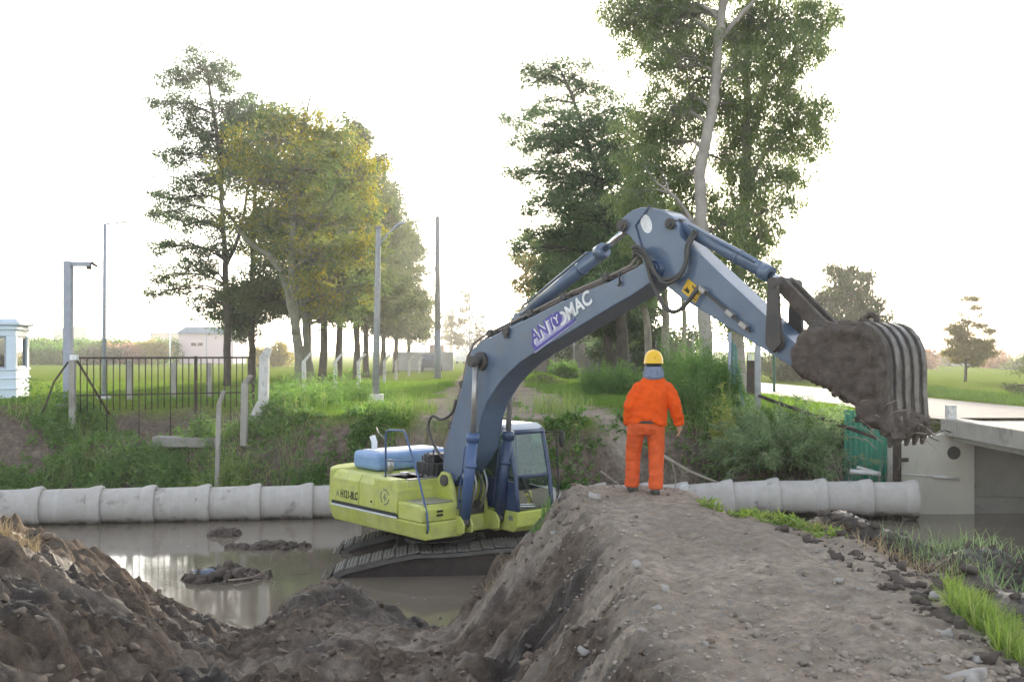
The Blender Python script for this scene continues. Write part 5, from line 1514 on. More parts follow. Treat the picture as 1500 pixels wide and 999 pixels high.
# ================================================================== THE WORKER
def fused(g, name, mat, parent, voxel=0.012, smooth=6, wrinkle=0.0, wscale=9.0, ws=(1, 1, 0.5)):
    """overlapping closed shapes fused into one continuous skin"""
    o = g.build(name, None)
    md = o.modifiers.new('r', 'REMESH'); md.mode = 'VOXEL'; md.voxel_size = voxel
    ms = o.modifiers.new('s', 'SMOOTH'); ms.factor = 0.5; ms.iterations = smooth
    dg = bpy.context.evaluated_depsgraph_get(); dg.update()
    me = bpy.data.meshes.new_from_object(o.evaluated_get(dg))
    bpy.data.objects.remove(o)
    me.name = name
    if wrinkle:
        n = len(me.vertices)
        co = np.zeros(n * 3, np.float32); no = np.zeros(n * 3, np.float32)
        me.vertices.foreach_get('co', co); me.vertices.foreach_get('normal', no)
        co = co.reshape(-1, 3); no = no.reshape(-1, 3)
        a = co[:, 0] * 0.8 + co[:, 1] * 0.9
        w = 1 - np.abs(pnoise(a * wscale * ws[0] + co[:, 2] * 3, co[:, 2] * wscale * ws[2] + a * 2, 71)) * 2
        w2 = 1 - np.abs(pnoise(a * wscale * 1.9 - co[:, 2] * 6, co[:, 2] * wscale * 1.3, 72)) * 2
        co = co + no * (wrinkle * (w * 0.7 + w2 * 0.4))[:, None]
        me.vertices.foreach_set('co', co.ravel())
    me.polygons.foreach_set('use_smooth', [True] * len(me.polygons))
    me.update()
    me.materials.clear(); me.materials.append(mat)
    o = bpy.data.objects.new(name, me); col.objects.link(o); o.parent = parent
    return o


def ell(cx, cy, z, rx, ry, n=24, dz=None):
    out = []
    for k in range(n):
        a = 2 * pi * k / n
        out.append((cx + rx * cos(a), cy + ry * sin(a), z + (dz(a) if dz else 0)))
    return out


skin = plain('weathered_skin', (0.40, 0.23, 0.16), 0.55, (0.34, 0.18, 0.12), scale=14, bmp=0.05)
hairm = plain('dark_hair', (0.03, 0.024, 0.02), 0.6)
orange_j = plain('orange_work_jacket_cloth', (0.76, 0.098, 0.012), 0.8, (0.64, 0.078, 0.012), scale=11, bmp=0.6, bdist=0.02)
orange_t = plain('faded_orange_trouser_cloth', (0.66, 0.115, 0.035), 0.8, (0.53, 0.09, 0.03), scale=11, bmp=0.6, bdist=0.02)
helm = plain('yellow_helmet_plastic', (0.80, 0.47, 0.015), 0.32, (0.76, 0.44, 0.015), bmp=0)
gaiter = plain('grey_blue_fleece', (0.20, 0.23, 0.30), 0.9, (0.15, 0.175, 0.24), scale=20, bmp=0.4)
boot = plain('dusty_dark_boot_leather', (0.07, 0.06, 0.055), 0.7, (0.14, 0.115, 0.10), scale=12)

wx0, wy0 = (943 - 750) / FPX * 12.6, 12.6
wz0 = max(gz(wx0 - 0.13, wy0 + 0.2), gz(wx0 + 0.15, wy0), gz(wx0 + 0.15, wy0 - 0.12)) - 0.005
print('worker stands at', wz0)
man = thing('person', 'worker in orange clothes and yellow hard hat standing on the dirt bank, seen from behind', 'person', (wx0, wy0, wz0))
ank = [(-0.128, 0.20, 0.09), (0.148, -0.02, 0.09)]
knee = [(-0.115, 0.16, 0.48), (0.165, 0.05, 0.47)]
hip = [(-0.085, 0.05, 0.88), (0.150, 0.03, 0.88)]
sh = [(-0.075, 0.02, 1.315), (0.310, 0.02, 1.315)]
elb = [(-0.175, -0.02, 1.09), (0.392, -0.03, 1.09)]
wri = [(-0.182, 0.05, 0.865), (0.455, 0.04, 0.872)]

g = G()   # body: head, neck, trunk, arms, hands, legs, feet
g.loft([ell(0.035, 0.03, 0.80, 0.16, 0.11), ell(0.04, 0.03, 0.95, 0.165, 0.115), ell(0.06, 0.03, 1.10, 0.15, 0.105), ell(0.09, 0.03, 1.28, 0.17, 0.115), ell(0.11, 0.02, 1.40, 0.14, 0.09), ell(0.12, 0.02, 1.48, 0.07, 0.07)])
g.tube([(0.12, 0.02, 1.42), (0.127, 0.03, 1.58)], [0.062, 0.058], 14)
hc = Vector((0.130, 0.05, 1.665))
g.ball(hc, (0.084, 0.102, 0.118), 18, 14)
g.ball(hc + Vector((0, 0.035, -0.05)), (0.06, 0.07, 0.065), 14, 10)
g.ball(hc + Vector((0, 0.105, -0.015)), (0.014, 0.022, 0.024), 8, 6)          # nose
g.ball(hc + Vector((0, 0.094, -0.062)), (0.026, 0.014, 0.008), 8, 6)           # lips
for s in (-1, 1):
    g.ball(hc + Vector((s * 0.032, 0.088, 0.012)), (0.015, 0.012, 0.010), 8, 6)  # eyelids
    g.ball(hc + Vector((s * 0.080, 0.0, -0.01)), (0.012, 0.025, 0.034), 8, 6)    # ears
for s in (0, 1):
    sg = -1 if s == 0 else 1
    g.tube([sh[s], elb[s], wri[s]], [0.055, 0.045, 0.030], 12)
    w = Vector(wri[s]); dn = Vector((0.02 * sg, 0.06, -1)).normalized()
    out = Vector((0, 1, 0.06)).normalized()      # across the palm: thumb points forward
    palm = w + dn * 0.062
    g.tube([w - dn * 0.01, w + dn * 0.03, w + dn * 0.06, w + dn * 0.098], [0.027, 0.031, 0.035, 0.030], 10)
    g.ball(palm, (0.020, 0.042, 0.050), 10, 8)
    inward = Vector((-sg, 0.0, 0.0))
    for q, L_ in zip((0.030, 0.011, -0.009, -0.028), (0.078, 0.088, 0.082, 0.064)):
        b0 = w + dn * 0.092 + out * q
        k1 = b0 + dn * L_ * 0.45 + out * q * 0.2
        k2 = k1 + (dn * 0.8 + inward * 0.6).normalized() * L_ * 0.33
        k3 = k2 + (dn * 0.5 + inward * 0.9).normalized() * L_ * 0.25
        g.tube([b0 - dn * 0.02, b0, k1, k2, k3], [0.0095, 0.0098, 0.0092, 0.0085, 0.007], 8)
        g.ball(k3, 0.007, 8, 6)
    t0 = w + dn * 0.035 + out * 0.028
    t1 = t0 + (dn * 0.7 + out * 0.75).normalized() * 0.038
    t2 = t1 + (dn * 0.95 + out * 0.25 + inward * 0.3).normalized() * 0.034
    g.tube([t0 - out * 0.015, t0, t1, t2], [0.013, 0.013, 0.011, 0.009], 8)
    g.ball(t2, 0.009, 8, 6)
for s in (0, 1):
    g.tube([hip[s], knee[s], ank[s]], [0.085, 0.058, 0.038], 14)
    a = Vector(ank[s])
    g.loft([[(a.x + w_ * cos(t), a.y + yy, max(0.015, a.z - 0.05 + h * sin(t))) for t in [2 * pi * k / 12 for k in range(12)]] for yy, w_, h in ((-0.06, 0.028, 0.03), (0.0, 0.035, 0.05), (0.08, 0.04, 0.035), (0.17, 0.028, 0.02))])
fused(g, 'body', skin, man, 0.006, 3)

g = G()   # trousers
g.loft([ell(0.035, 0.03, 0.74, 0.205, 0.13), ell(0.035, 0.02, 0.82, 0.222, 0.158), ell(0.035, 0.02, 0.90, 0.222, 0.16), ell(0.045, 0.025, 0.98, 0.205, 0.145)])
for s in (0, 1):
    h, k, a = Vector(hip[s]), Vector(knee[s]), Vector(ank[s])
    x = h.x + (-0.018 if s == 0 else -0.018)
    rings = []
    for t, z, r in ((0, 0.88, 0.115), (0, 0.76, 0.114), (0.5, 0.64, 0.103), (1, 0.50, 0.094), (1.3, 0.34, 0.087), (1.6, 0.20, 0.084), (1.85, 0.12, 0.088), (1.95, 0.055, 0.084)):
        if t <= 1: c = h.lerp(k, t)
        else: c = k.lerp(a, t - 1)
        rings.append(ell(c.x, c.y - 0.005, z, r, r * 1.06, 20))
    g.loft(rings)
tr_ = fused(g, 'trousers', orange_t, man, 0.011, 5, 0.010, 9.0, (1.1, 1, 0.55))
for s in (0, 1):
    k, a = Vector(knee[s]), Vector(ank[s])
g = G()   # belt
g.loft([ell(0.04, 0.020, 0.885, 0.228, 0.174), ell(0.045, 0.020, 0.935, 0.226, 0.174)])
g.build('belt', boot, man)
g = G()   # jacket
def hem(a):   # back of the hem (towards -y) rides up left of the middle
    return 0.10 * math.exp(-((a - 1.5 * pi + 0.22) / 0.50) ** 2)
g.loft([ell(0.050, 0.02, 0.855, 0.236, 0.180, 32, hem), ell(0.052, 0.02, 0.93, 0.238, 0.185, 32, lambda a: hem(a) * 0.6), ell(0.062, 0.02, 1.04, 0.232, 0.180, 32), ell(0.085, 0.015, 1.18, 0.224, 0.172, 32), ell(0.108, 0.015, 1.28, 0.226, 0.162, 32), ell(0.118, 0.015, 1.36, 0.195, 0.138, 32), ell(0.122, 0.015, 1.42, 0.152, 0.115, 32), ell(0.124, 0.02, 1.47, 0.108, 0.095, 32), ell(0.124, 0.02, 1.50, 0.085, 0.085, 32)])
for s in (0, 1):
    S_, E_, W_2 = Vector(sh[s]), Vector(elb[s]), Vector(wri[s])
    g.tube([S_ + Vector((0.03 if s == 0 else -0.03, 0, 0.0)), S_.lerp(E_, 0.35), E_, E_.lerp(W_2, 0.55), W_2 + Vector((0, 0, -0.005))], [0.085, 0.084, 0.076, 0.068, 0.058], 16)
    g.ball(S_ + Vector((0.025 if s == 0 else -0.025, 0, 0.0)), (0.088, 0.098, 0.082), 14, 10)
jk = fused(g, 'jacket', orange_j, man, 0.011, 5, 0.016, 8.0, (0.9, 1, 0.7))
g = G()
g.loft([ell(0.124, 0.015, 1.455, 0.125, 0.115), ell(0.125, 0.02, 1.485, 0.132, 0.122), ell(0.126, 0.020, 1.53, 0.126, 0.118), ell(0.127, 0.02, 1.57, 0.112, 0.112), ell(0.128, 0.025, 1.60, 0.100, 0.106)])
g.loft([ell(0.118, -0.02, 1.44, 0.10, 0.09), ell(0.120, -0.035, 1.475, 0.118, 0.092), ell(0.122, -0.02, 1.51, 0.10, 0.085)])
fused(g, 'neck_gaiter', gaiter, man, 0.009, 3, 0.006, 20, (1, 1, 1.6))
g = G(); g.ball(hc + Vector((0, -0.014, -0.005)), (0.089, 0.098, 0.105), 16, 12); g.build('hair', hairm, man)
# hard hat
g = G()
hb = hc + Vector((0, 0.0, -0.012))
rings = []
for k in range(9):
    a = (pi / 2) * k / 8
    rings.append([(hb.x + 0.119 * cos(a) ** 0.72 * cos(t), hb.y + 0.005 + 0.138 * cos(a) ** 0.72 * sin(t), hb.z + 0.162 * sin(a)) for t in [2 * pi * j / 32 for j in range(32)]])
g.loft([ell(hb.x, hb.y + 0.005, hb.z - 0.004, 0.106, 0.126, 32)] + [ell(hb.x, hb.y + 0.012, hb.z - 0.012, 0.126, 0.152, 32), ell(hb.x, hb.y + 0.012, hb.z - 0.006, 0.128, 0.154, 32)] + rings)
hh_ = g.build('helmet', helm, man)
g = G(); g.tube([(hb.x, hb.y + 0.137 * cos(a), hb.z + 0.160 * sin(a)) for a in np.linspace(0.35, pi - 0.35, 14)], 0.012, 6)
g.build('crest', helm, hh_)
g = G(); g.loft([ell(hb.x, hb.y, hb.z - 0.055, 0.094, 0.110), ell(hb.x, hb.y, hb.z - 0.015, 0.100, 0.116)]); g.build('harness', M['black'], hh_)
for s in (0, 1):
    a = Vector(ank[s])
    g = G()
    g.loft([[(a.x + w_ * cos(t), a.y + yy, zc + h * sin(t)) for t in [2 * pi * k / 16 for k in range(16)]] for yy, w_, zc, h in ((-0.085, 0.030, 0.045, 0.042), (-0.06, 0.046, 0.052, 0.055), (0.0, 0.052, 0.055, 0.058), (0.09, 0.054, 0.047, 0.046), (0.16, 0.048, 0.04, 0.036), (0.20, 0.03, 0.034, 0.026))])
    g.tube([(a.x, a.y, 0.06), (a.x, a.y, 0.17)], [0.055, 0.05], 14)
    o = g.build('boot', boot, man)
    g = G(); g.loft([[(a.x + w_ * c, a.y + yy, z) for c, z in ((-1, -0.01), (1, -0.01), (1, 0.018), (-1, 0.018))] for yy, w_ in ((-0.09, 0.035), (-0.05, 0.05), (0.08, 0.056), (0.16, 0.05), (0.205, 0.03))], smooth=False); g.build('sole', M['black'], o, 0.004)
man.scale = (0.975, 0.975, 0.965)
# ================================================================== TREES
def tree(name, label, cat, trunks, blobs, leaf, bark, group=None, per=220, size=(0.10, 0.05), clump_r=0.42, clumps=1.0, droop=0.2, limb_r=0.05, bare=(), seed=1, twig=True, shell=0.12, spread=1.28, cz=0.38):
    """trunks: list of (points, r0, r1); blobs: list of (centre, (rx, ry, rz)); a limb runs to every blob, a twig to every clump of leaves"""
    global rng
    rng = np.random.default_rng(seed)
    base = Vector(trunks[0][0][0])
    root = thing(name, label, cat, base, 0, group)
    B = np.array(base)
    g = G(); spine = []
    for pts, r0, r1 in trunks:
        pl_ = polyline([np.array(p) - B for p in pts], max(5, 4 * len(pts)))
        n = len(pl_)
        rad = [r0 + (r1 - r0) * (i / (n - 1)) for i in range(n)]
        if pts is trunks[0][0]: rad[0] *= 1.35
        jit = 0.10 * r0
        pl_ = [p + rng.normal(0, jit, 3) * (0 < i < n - 1) * np.array([1, 1, 0.2]) for i, p in enumerate(pl_)]
        g.tube(pl_, rad, 9)
        spine += [(p, r) for p, r in zip(pl_, rad)]
    for pts, r0 in bare:
        pl_ = polyline([np.array(p) - B for p in pts], max(5, 3 * len(pts)))
        g.tube(pl_, [r0 * (1 - 0.85 * i / (len(pl_) - 1)) for i in range(len(pl_))], 5)
        for _ in range(5):
            i = rng.integers(1, len(pl_) - 1)
            d = unit(pl_[i + 1] - pl_[i] + rng.normal(0, 0.25, 3)) * np.linalg.norm(pl_[-1] - pl_[0]) * rng.uniform(0.1, 0.25)
            g.tube([pl_[i], pl_[i] + d * 0.5 + rng.normal(0, 0.03, 3), pl_[i] + d], [r0 * 0.35, r0 * 0.2, r0 * 0.06], 4)
    SP = np.array([p for p, r in spine]); SR = np.array([r for p, r in spine])
    parts = []
    for c, rad in blobs:
        c = np.array(c) - B; rad = np.array(rad) * spread
        vol = rad[0] * rad[1] * rad[2]
        nc = max(4, int(clumps * 13 * vol ** 0.62 / clump_r ** 1.1))
        # limb
        dist = np.linalg.norm((SP - c) * np.array([1, 1, 0.8]), axis=1) + np.maximum(0, SP[:, 2] - c[2] + 0.3 * rad[2]) * 2.0
        k = int(np.argmin(dist)); s = SP[k]
        lr = min(SR[k] * 0.7, limb_r * (1 + vol ** 0.33 * 0.4))
        d = c - s
        mid1 = s + d * 0.4 + np.array([0, 0, 0.10 * np.linalg.norm(d)]) + rng.normal(0, 0.06 * np.linalg.norm(d) + 0.02, 3)
        limb = polyline([s, mid1, c], 8)
        g.tube(limb, list(np.linspace(lr, lr * 0.35, 8)), 6)
        u = unit(rng.standard_normal((nc, 3)))
        rr_ = (shell + (1 - shell) * rng.random(nc)) ** 0.5
        cc = c + u * rad * rr_[:, None] * rng.uniform(0.75, 1.12, (nc, 1))
        for q in cc:
            if twig:
                a_ = limb[int(rng.integers(3, 8))]
                m_ = (a_ + q) / 2 + rng.normal(0, 0.12 * np.linalg.norm(q - a_), 3)
                g.tube([a_, m_, q], [lr * 0.28, lr * 0.18, lr * 0.06], 4)
            n = int(per * 0.42 * rng.uniform(0.5, 1.5))
            cr = clump_r * 0.72 * rng.uniform(0.6, 1.45)
            off = rng.standard_normal((n, 3)) * cr * np.array([0.55, 0.55, cz])
            C = q + off
            D = unit(off) * 0.8 + rng.standard_normal((n, 3)) * 0.5 + np.array([0, 0, -droop * 2])
            V, F = leaves(C, D, size[0] * rng.uniform(0.6, 1.4, n), size[1] * rng.uniform(0.6, 1.4, n))
            parts.append((V, F))
    tname = 'trunk'
    g.build(tname, M[bark], root)
    V, F = cat_vf(parts)
    np_mesh('crown', V, F, M[leaf], root)
    return root


def bl(Y, L, dz=0.8, seed=0, dmax=3.0):
    r_ = random.Random(seed)
    out = []
    for px, py, rx, ry in L:
        k = Y / FPX
        a = rx * k; b_ = ry * k
        dep = min(max(a, b_), dmax)
        out.append((P(px, py, Y + r_.uniform(-dz, dz) * 1.6), (a, dep, b_)))
    return out


def PT(Y, *pts):
    return [P(x, y, Y + (p[0] if p else 0)) for x, y, *p in pts]


def base_at(px, Y):
    x = (px - 750) / FPX * Y
    return Vector((x, Y, gz(x, Y) - 0.25))

# --- left group
Y = 52
tree('sparse_tree', 'tall dark thin-crowned tree, leftmost of the left group, with drooping leaf tufts', 'tree',
     [([base_at(333, Y)] + PT(Y, (333, 480), (331, 400), (326, 320), (322, 240), (312, 160), (300, 95)), 0.20, 0.05), (PT(Y, (331, 390), (352, 340), (362, 280), (372, 200)), 0.10, 0.04)],
     bl(Y, [(290, 100, 36, 26), (262, 118, 26, 16), (325, 112, 22, 24), (335, 150, 26, 24), (268, 160, 38, 18), (238, 150, 14, 8), (298, 196, 40, 26), (262, 225, 30, 14), (302, 262, 40, 20), (258, 290, 34, 14), (232, 316, 22, 9), (292, 326, 40, 16), (252, 362, 26, 13), (244, 402, 22, 14), (224, 432, 12, 11), (290, 395, 32, 18), (304, 446, 24, 18), (262, 424, 20, 9), (346, 240, 30, 30), (325, 205, 26, 24), (310, 365, 26, 18)]),
     'leaf_dark', 'bark', 'trees on the left of the track', per=95, size=(0.14, 0.07), clump_r=0.40, clumps=0.85, spread=1.4, droop=0.45, limb_r=0.05, seed=11,
     bare=[(PT(Y, (300, 300), (262, 262), (215, 258), (170, 238)), 0.05), (PT(Y, (280, 262), (235, 285), (200, 262)), 0.03), (PT(Y, (290, 180), (240, 190), (205, 150)), 0.025), (PT(Y, (298, 340), (255, 380), (216, 440)), 0.03)])
Y = 57
tree('dark_tree', 'dark leafy tree with a straight trunk, right beside the sparse tree', 'tree',
     [([base_at(370, Y)] + PT(Y, (369, 480), (370, 400), (372, 320), (376, 240), (384, 150)), 0.21, 0.05)],
     bl(Y, [(380, 172, 34, 28), (352, 180, 30, 26), (412, 196, 34, 30), (362, 230, 40, 34), (395, 250, 34, 30), (368, 452, 52, 24), (352, 484, 26, 11), (402, 410, 46, 32), (345, 425, 30, 20), (385, 340, 44, 36), (340, 470, 40, 16)], seed=2),
     'leaf_dark', 'bark', 'trees on the left of the track', per=130, size=(0.17, 0.085), clump_r=0.5, droop=0.3, seed=12,
     bare=[(PT(Y, (384, 160), (395, 130), (388, 108)), 0.03)])
Y = 43
tree('ash_tree', 'yellowing leafy tree with a forked grey trunk in the middle of the left group', 'tree',
     [([base_at(443, Y)] + PT(Y, (440, 545), (432, 478), (418, 415), (396, 378), (362, 352), (325, 300)), 0.26, 0.05),
      (PT(Y, (434, 490), (428, 400), (430, 320), (436, 240), (446, 165)), 0.20, 0.05),
      ([base_at(458, Y + 0.6)] + PT(Y + 0.6, (452, 540), (447, 470), (438, 400), (470, 320), (505, 255)), 0.20, 0.04)],
     bl(Y, [(395, 205, 50, 26), (440, 185, 46, 22), (482, 192, 38, 24), (352, 212, 34, 22), (345, 262, 38, 26), (392, 262, 50, 32), (440, 245, 46, 34), (488, 248, 48, 34), (528, 262, 34, 28), (535, 312, 34, 28), (488, 312, 48, 32), (440, 318, 46, 30), (392, 322, 44, 28), (348, 318, 36, 20), (372, 368, 26, 12), (468, 372, 50, 28), (520, 372, 40, 26), (548, 355, 22, 18), (430, 372, 24, 14), (470, 418, 46, 24), (515, 432, 42, 22), (440, 412, 22, 18), (488, 462, 36, 16), (545, 415, 24, 18), (500, 212, 34, 18), (405, 170, 26, 14), (460, 455, 24, 14)], dz=1.0, seed=3),
     'leaf_ash', 'bark_ash', 'trees on the left of the track', per=80, size=(0.15, 0.07), clump_r=0.36, clumps=0.42, spread=1.5, droop=0.25, limb_r=0.06, seed=13,
     bare=[(PT(Y, (446, 190), (455, 140), (478, 100), (482, 84)), 0.045), (PT(Y, (450, 175), (440, 130), (455, 90), (448, 60)), 0.035), (PT(Y, (480, 190), (505, 165), (512, 148)), 0.03), (PT(Y, (395, 190), (385, 150), (390, 125)), 0.025), (PT(Y, (330, 310), (280, 300), (230, 300)), 0.05), (PT(Y, (425, 180), (420, 150), (408, 128)), 0.02)])
# the row of pines along the fence
X0 = -10.0
rowY = [50, 54, 58.5, 64, 70.5, 78, 87, 98]
tops = [210, 196, 190, 186, 196, 238, 288, 312]
plab = ['nearest dark pine of the row along the track, behind the ash tree', 'second dark pine of the row, its trunk just right of the ash trunk', 'third dark pine of the row, left of the street lamp', 'dark pine of the row with the highest top, behind the street lamp',
        'dark pine of the row right behind the street lamp mast', 'dark pine of the row with a stepped shoulder right of the street lamp', 'dark pine with hanging dark boughs, second from the far end of the row', 'farthest dark pine of the row, its boughs reaching the utility pole']
for i, Y in enumerate(rowY):
    x = X0 + random.uniform(-0.25, 0.25)
    px = 750 + x * FPX / Y
    zt = CH + (HZ - tops[i]) * Y / FPX
    rb = random.Random(40 + i)
    L = []
    zlo = 4.6 if i < 5 else 3.8
    nb_ = 13
    for k in range(nb_):
        t = k / (nb_ - 1)
        z = zlo + (zt - zlo) * t
        r_ = (2.5 * (1 - t) ** 0.75 + 0.5)
        a = rb.random() * 6.28
        rad = r_ * 0.55
        L.append((Vector((x + cos(a) * rad, Y + sin(a) * rad, z)), (r_ * 0.72, r_ * 0.72, 0.75)))
    if i >= 6:
        for k in range(4):
            L.append((Vector((x + 1.5 + 0.4 * rb.random(), Y + rb.uniform(-1.2, 1.2), 3.4 + k * 1.1)), (0.8, 0.9, 1.0)))
    tree('pine_tree', plab[i], 'tree', [([Vector((x, Y, -0.2)), Vector((x + 0.05, Y, 4)), Vector((x, Y, 9)), Vector((x, Y, zt - 0.4))], 0.24, 0.04)], L,
         'leaf_pine', 'bark', 'pines in a row along the track', per=140 if i < 5 else 115, size=(0.24, 0.075), clump_r=0.6, clumps=1.0, droop=0.3, seed=60 + i, twig=i < 4)

# --- right group
Y = 54
tree('she_oak', 'big dark leaning tree with layered grey-green boughs, left edge of the right group', 'tree',
     [([base_at(912, Y)] + PT(Y, (912, 500), (905, 420), (890, 330), (868, 240), (845, 160), (822, 105)), 0.36, 0.05)],
     bl(Y, [(802, 100, 34, 16), (840, 112, 40, 18), (782, 122, 24, 13), (862, 140, 32, 20), (800, 150, 24, 12), (762, 172, 26, 10), (800, 186, 46, 16), (850, 186, 42, 24), (885, 215, 36, 30), (770, 206, 24, 10), (815, 222, 46, 20), (770, 248, 26, 9), (812, 262, 44, 16), (862, 258, 46, 32), (905, 265, 32, 36), (842, 302, 44, 24), (795, 300, 30, 14), (885, 322, 44, 36), (925, 330, 34, 40), (835, 340, 40, 20), (780, 345, 32, 16), (760, 365, 22, 9), (850, 372, 44, 26), (905, 385, 46, 40), (900, 160, 34, 26), (925, 200, 34, 30), (940, 250, 30, 34), (955, 310, 26, 34), (960, 370, 22, 30), (860, 415, 44, 26), (935, 400, 26, 40)], seed=5, dz=1.5),
     'leaf_cas', 'bark', 'trees on the right of the track', per=170, size=(0.19, 0.045), clump_r=0.44, clumps=0.72, spread=1.5, droop=0.15, limb_r=0.07, seed=21, shell=0.3)
Y = 66
tree('dense_tree', 'dense dark tree behind the layered boughs, above the paling fence', 'tree',
     [([base_at(890, Y)] + PT(Y, (890, 500), (886, 430), (880, 360), (876, 300)), 0.34, 0.08)],
     bl(Y, [(880, 330, 46, 34), (840, 370, 40, 30), (905, 380, 46, 40), (862, 410, 52, 34), (820, 410, 34, 26), (910, 430, 42, 34), (865, 455, 50, 26), (820, 448, 34, 22), (930, 460, 34, 26), (900, 480, 40, 16)], seed=6, dz=1.5, dmax=2.6),
     'leaf_dark', 'bark', 'trees on the right of the track', per=230, size=(0.20, 0.10), clump_r=0.6, clumps=1.2, seed=22)
Y = 88
tree('far_tree', 'hazy sunlit tree at the far left end of the right group, above the boom', 'tree',
     [([base_at(806, Y)] + PT(Y, (806, 480), (800, 420), (795, 360)), 0.30, 0.06)],
     bl(Y, [(792, 352, 32, 14), (772, 380, 26, 12), (800, 392, 34, 20), (775, 418, 26, 16), (805, 432, 34, 20), (780, 452, 28, 14), (768, 470, 18, 10), (812, 468, 30, 16)], seed=7, dz=1.5, dmax=2.6),
     'leaf_gold', 'bark', 'trees on the right of the track', per=110, size=(0.22, 0.11), clump_r=0.55, clumps=0.8, seed=23)
Y = 35
tree('eucalyptus', 'tallest tree with a bare pale peeling trunk rising out of the picture', 'tree',
     [([base_at(1034, Y)] + PT(Y, (1033, 500), (1030, 420), (1028, 340), (1026, 270), (1034, 205), (1046, 150), (1050, 95), (1052, 50), (1060, 0), (1066, -60), (1070, -130)), 0.25, 0.12),
      (PT(Y, (1052, 62), (1078, 30), (1110, -5), (1150, -60)), 0.10, 0.05), (PT(Y, (1027, 345), (1005, 310), (985, 285), (962, 268)), 0.10, 0.03)],
     bl(Y + 1.9, [(925, 15, 40, 22), (965, 40, 36, 30), (1000, 20, 36, 30), (935, 62, 24, 18), (995, 80, 34, 32), (960, 102, 30, 20), (1010, 130, 28, 30), (980, 160, 34, 24), (950, 190, 32, 20), (990, 212, 32, 26), (945, 240, 28, 18), (975, 262, 30, 20), (935, 282, 26, 18), (1085, 45, 30, 26), (1080, 100, 24, 30), (1010, -40, 50, 30), (950, -30, 40, 26), (1090, -40, 50, 30), (912, 36, 20, 14), (1010, 170, 30, 26), (1005, 255, 26, 24), (960, 320, 24, 22), (1060, 150, 22, 26), (1068, 240, 20, 26), (1060, 330, 24, 30), (1010, 330, 22, 24), (1050, 400, 24, 26), (1075, 60, 26, 26), (1040, 60, 20, 26), (1072, 160, 20, 26), (940, 330, 24, 24), (1015, 290, 26, 26), (985, 340, 24, 22)], seed=8, dz=1.0),
     'leaf_euc', 'bark_euc', 'eucalyptus trees on the right', per=180, size=(0.15, 0.034), clump_r=0.36, clumps=0.74, spread=1.85, cz=0.6, droop=0.7, limb_r=0.05, seed=24)
Y = 37.5
tree('eucalyptus', 'grey-trunked tree behind the tall pale one, with light hanging foliage on its right side', 'tree',
     [([base_at(1080, Y)] + PT(Y, (1078, 520), (1076, 440), (1084, 360), (1092, 280), (1094, 200), (1092, 120), (1098, 40), (1104, -60)), 0.33, 0.08),
      (PT(Y, (1090, 300), (1112, 240), (1140, 200), (1185, 170)), 0.09, 0.03), (PT(Y, (1093, 180), (1125, 120), (1165, 80), (1210, 45)), 0.09, 0.03)],
     bl(Y, [(1130, 30, 40, 28), (1170, 22, 36, 22), (1202, 30, 22, 14), (1118, 78, 36, 28), (1165, 72, 36, 22), (1198, 72, 16, 12), (1120, 130, 34, 28), (1160, 122, 30, 22), (1110, 180, 26, 28), (1150, 172, 36, 24), (1194, 168, 26, 18), (1208, 195, 12, 10), (1075, 200, 18, 28), (1140, 215, 34, 20), (1180, 222, 26, 14), (1105, 250, 22, 28), (1075, 290, 22, 26), (1140, 258, 28, 14), (1090, 320, 28, 28), (1118, 300, 18, 22), (1078, 365, 26, 28), (1112, 360, 20, 26), (1125, 410, 16, 24), (1090, 408, 22, 24), (1102, 450, 20, 22), (1128, 335, 10, 24), (1115, 480, 14, 16), (1085, 480, 18, 20), (1060, 450, 20, 24), (1150, 300, 16, 20), (1170, 258, 20, 10)], seed=9, dz=1.0),
     'leaf_euc', 'bark_euc', 'eucalyptus trees on the right', per=180, size=(0.15, 0.034), clump_r=0.36, clumps=0.74, spread=1.85, cz=0.6, droop=0.8, limb_r=0.045, seed=25)
for i, (pts, r0, lab) in enumerate([([(948, 592), (950, 500), (940, 440), (925, 390)], 0.17, 'curved grey trunk behind the hard hat of the worker, leaning left'),
                                    ([(974, 590), (975, 500), (973, 420), (968, 330)], 0.20, 'pale bare trunk just right of the hard hat'),
                                    ([(1003, 588), (1003, 500), (1000, 430), (990, 330)], 0.13, 'thin pale trunk, second to the right of the hard hat')]):
    Y = 42 + i
    tree('eucalyptus_sapling', lab, 'tree', [([base_at(pts[0][0], Y)] + PT(Y, *pts[1:]), r0, r0 * 0.6)],
         bl(Y, [(pts[-1][0] - 10, pts[-1][1] - 10, 34, 30), (pts[-1][0] + 15, pts[-1][1] + 30, 26, 22), (pts[-1][0] - 30, pts[-1][1] + 30, 26, 20)], seed=30 + i),
         'leaf_cas', 'bark_euc', 'bare trunks between worker and excavator stick', per=150, size=(0.18, 0.06), clump_r=0.45, droop=0.5, seed=70 + i)
Y = 62
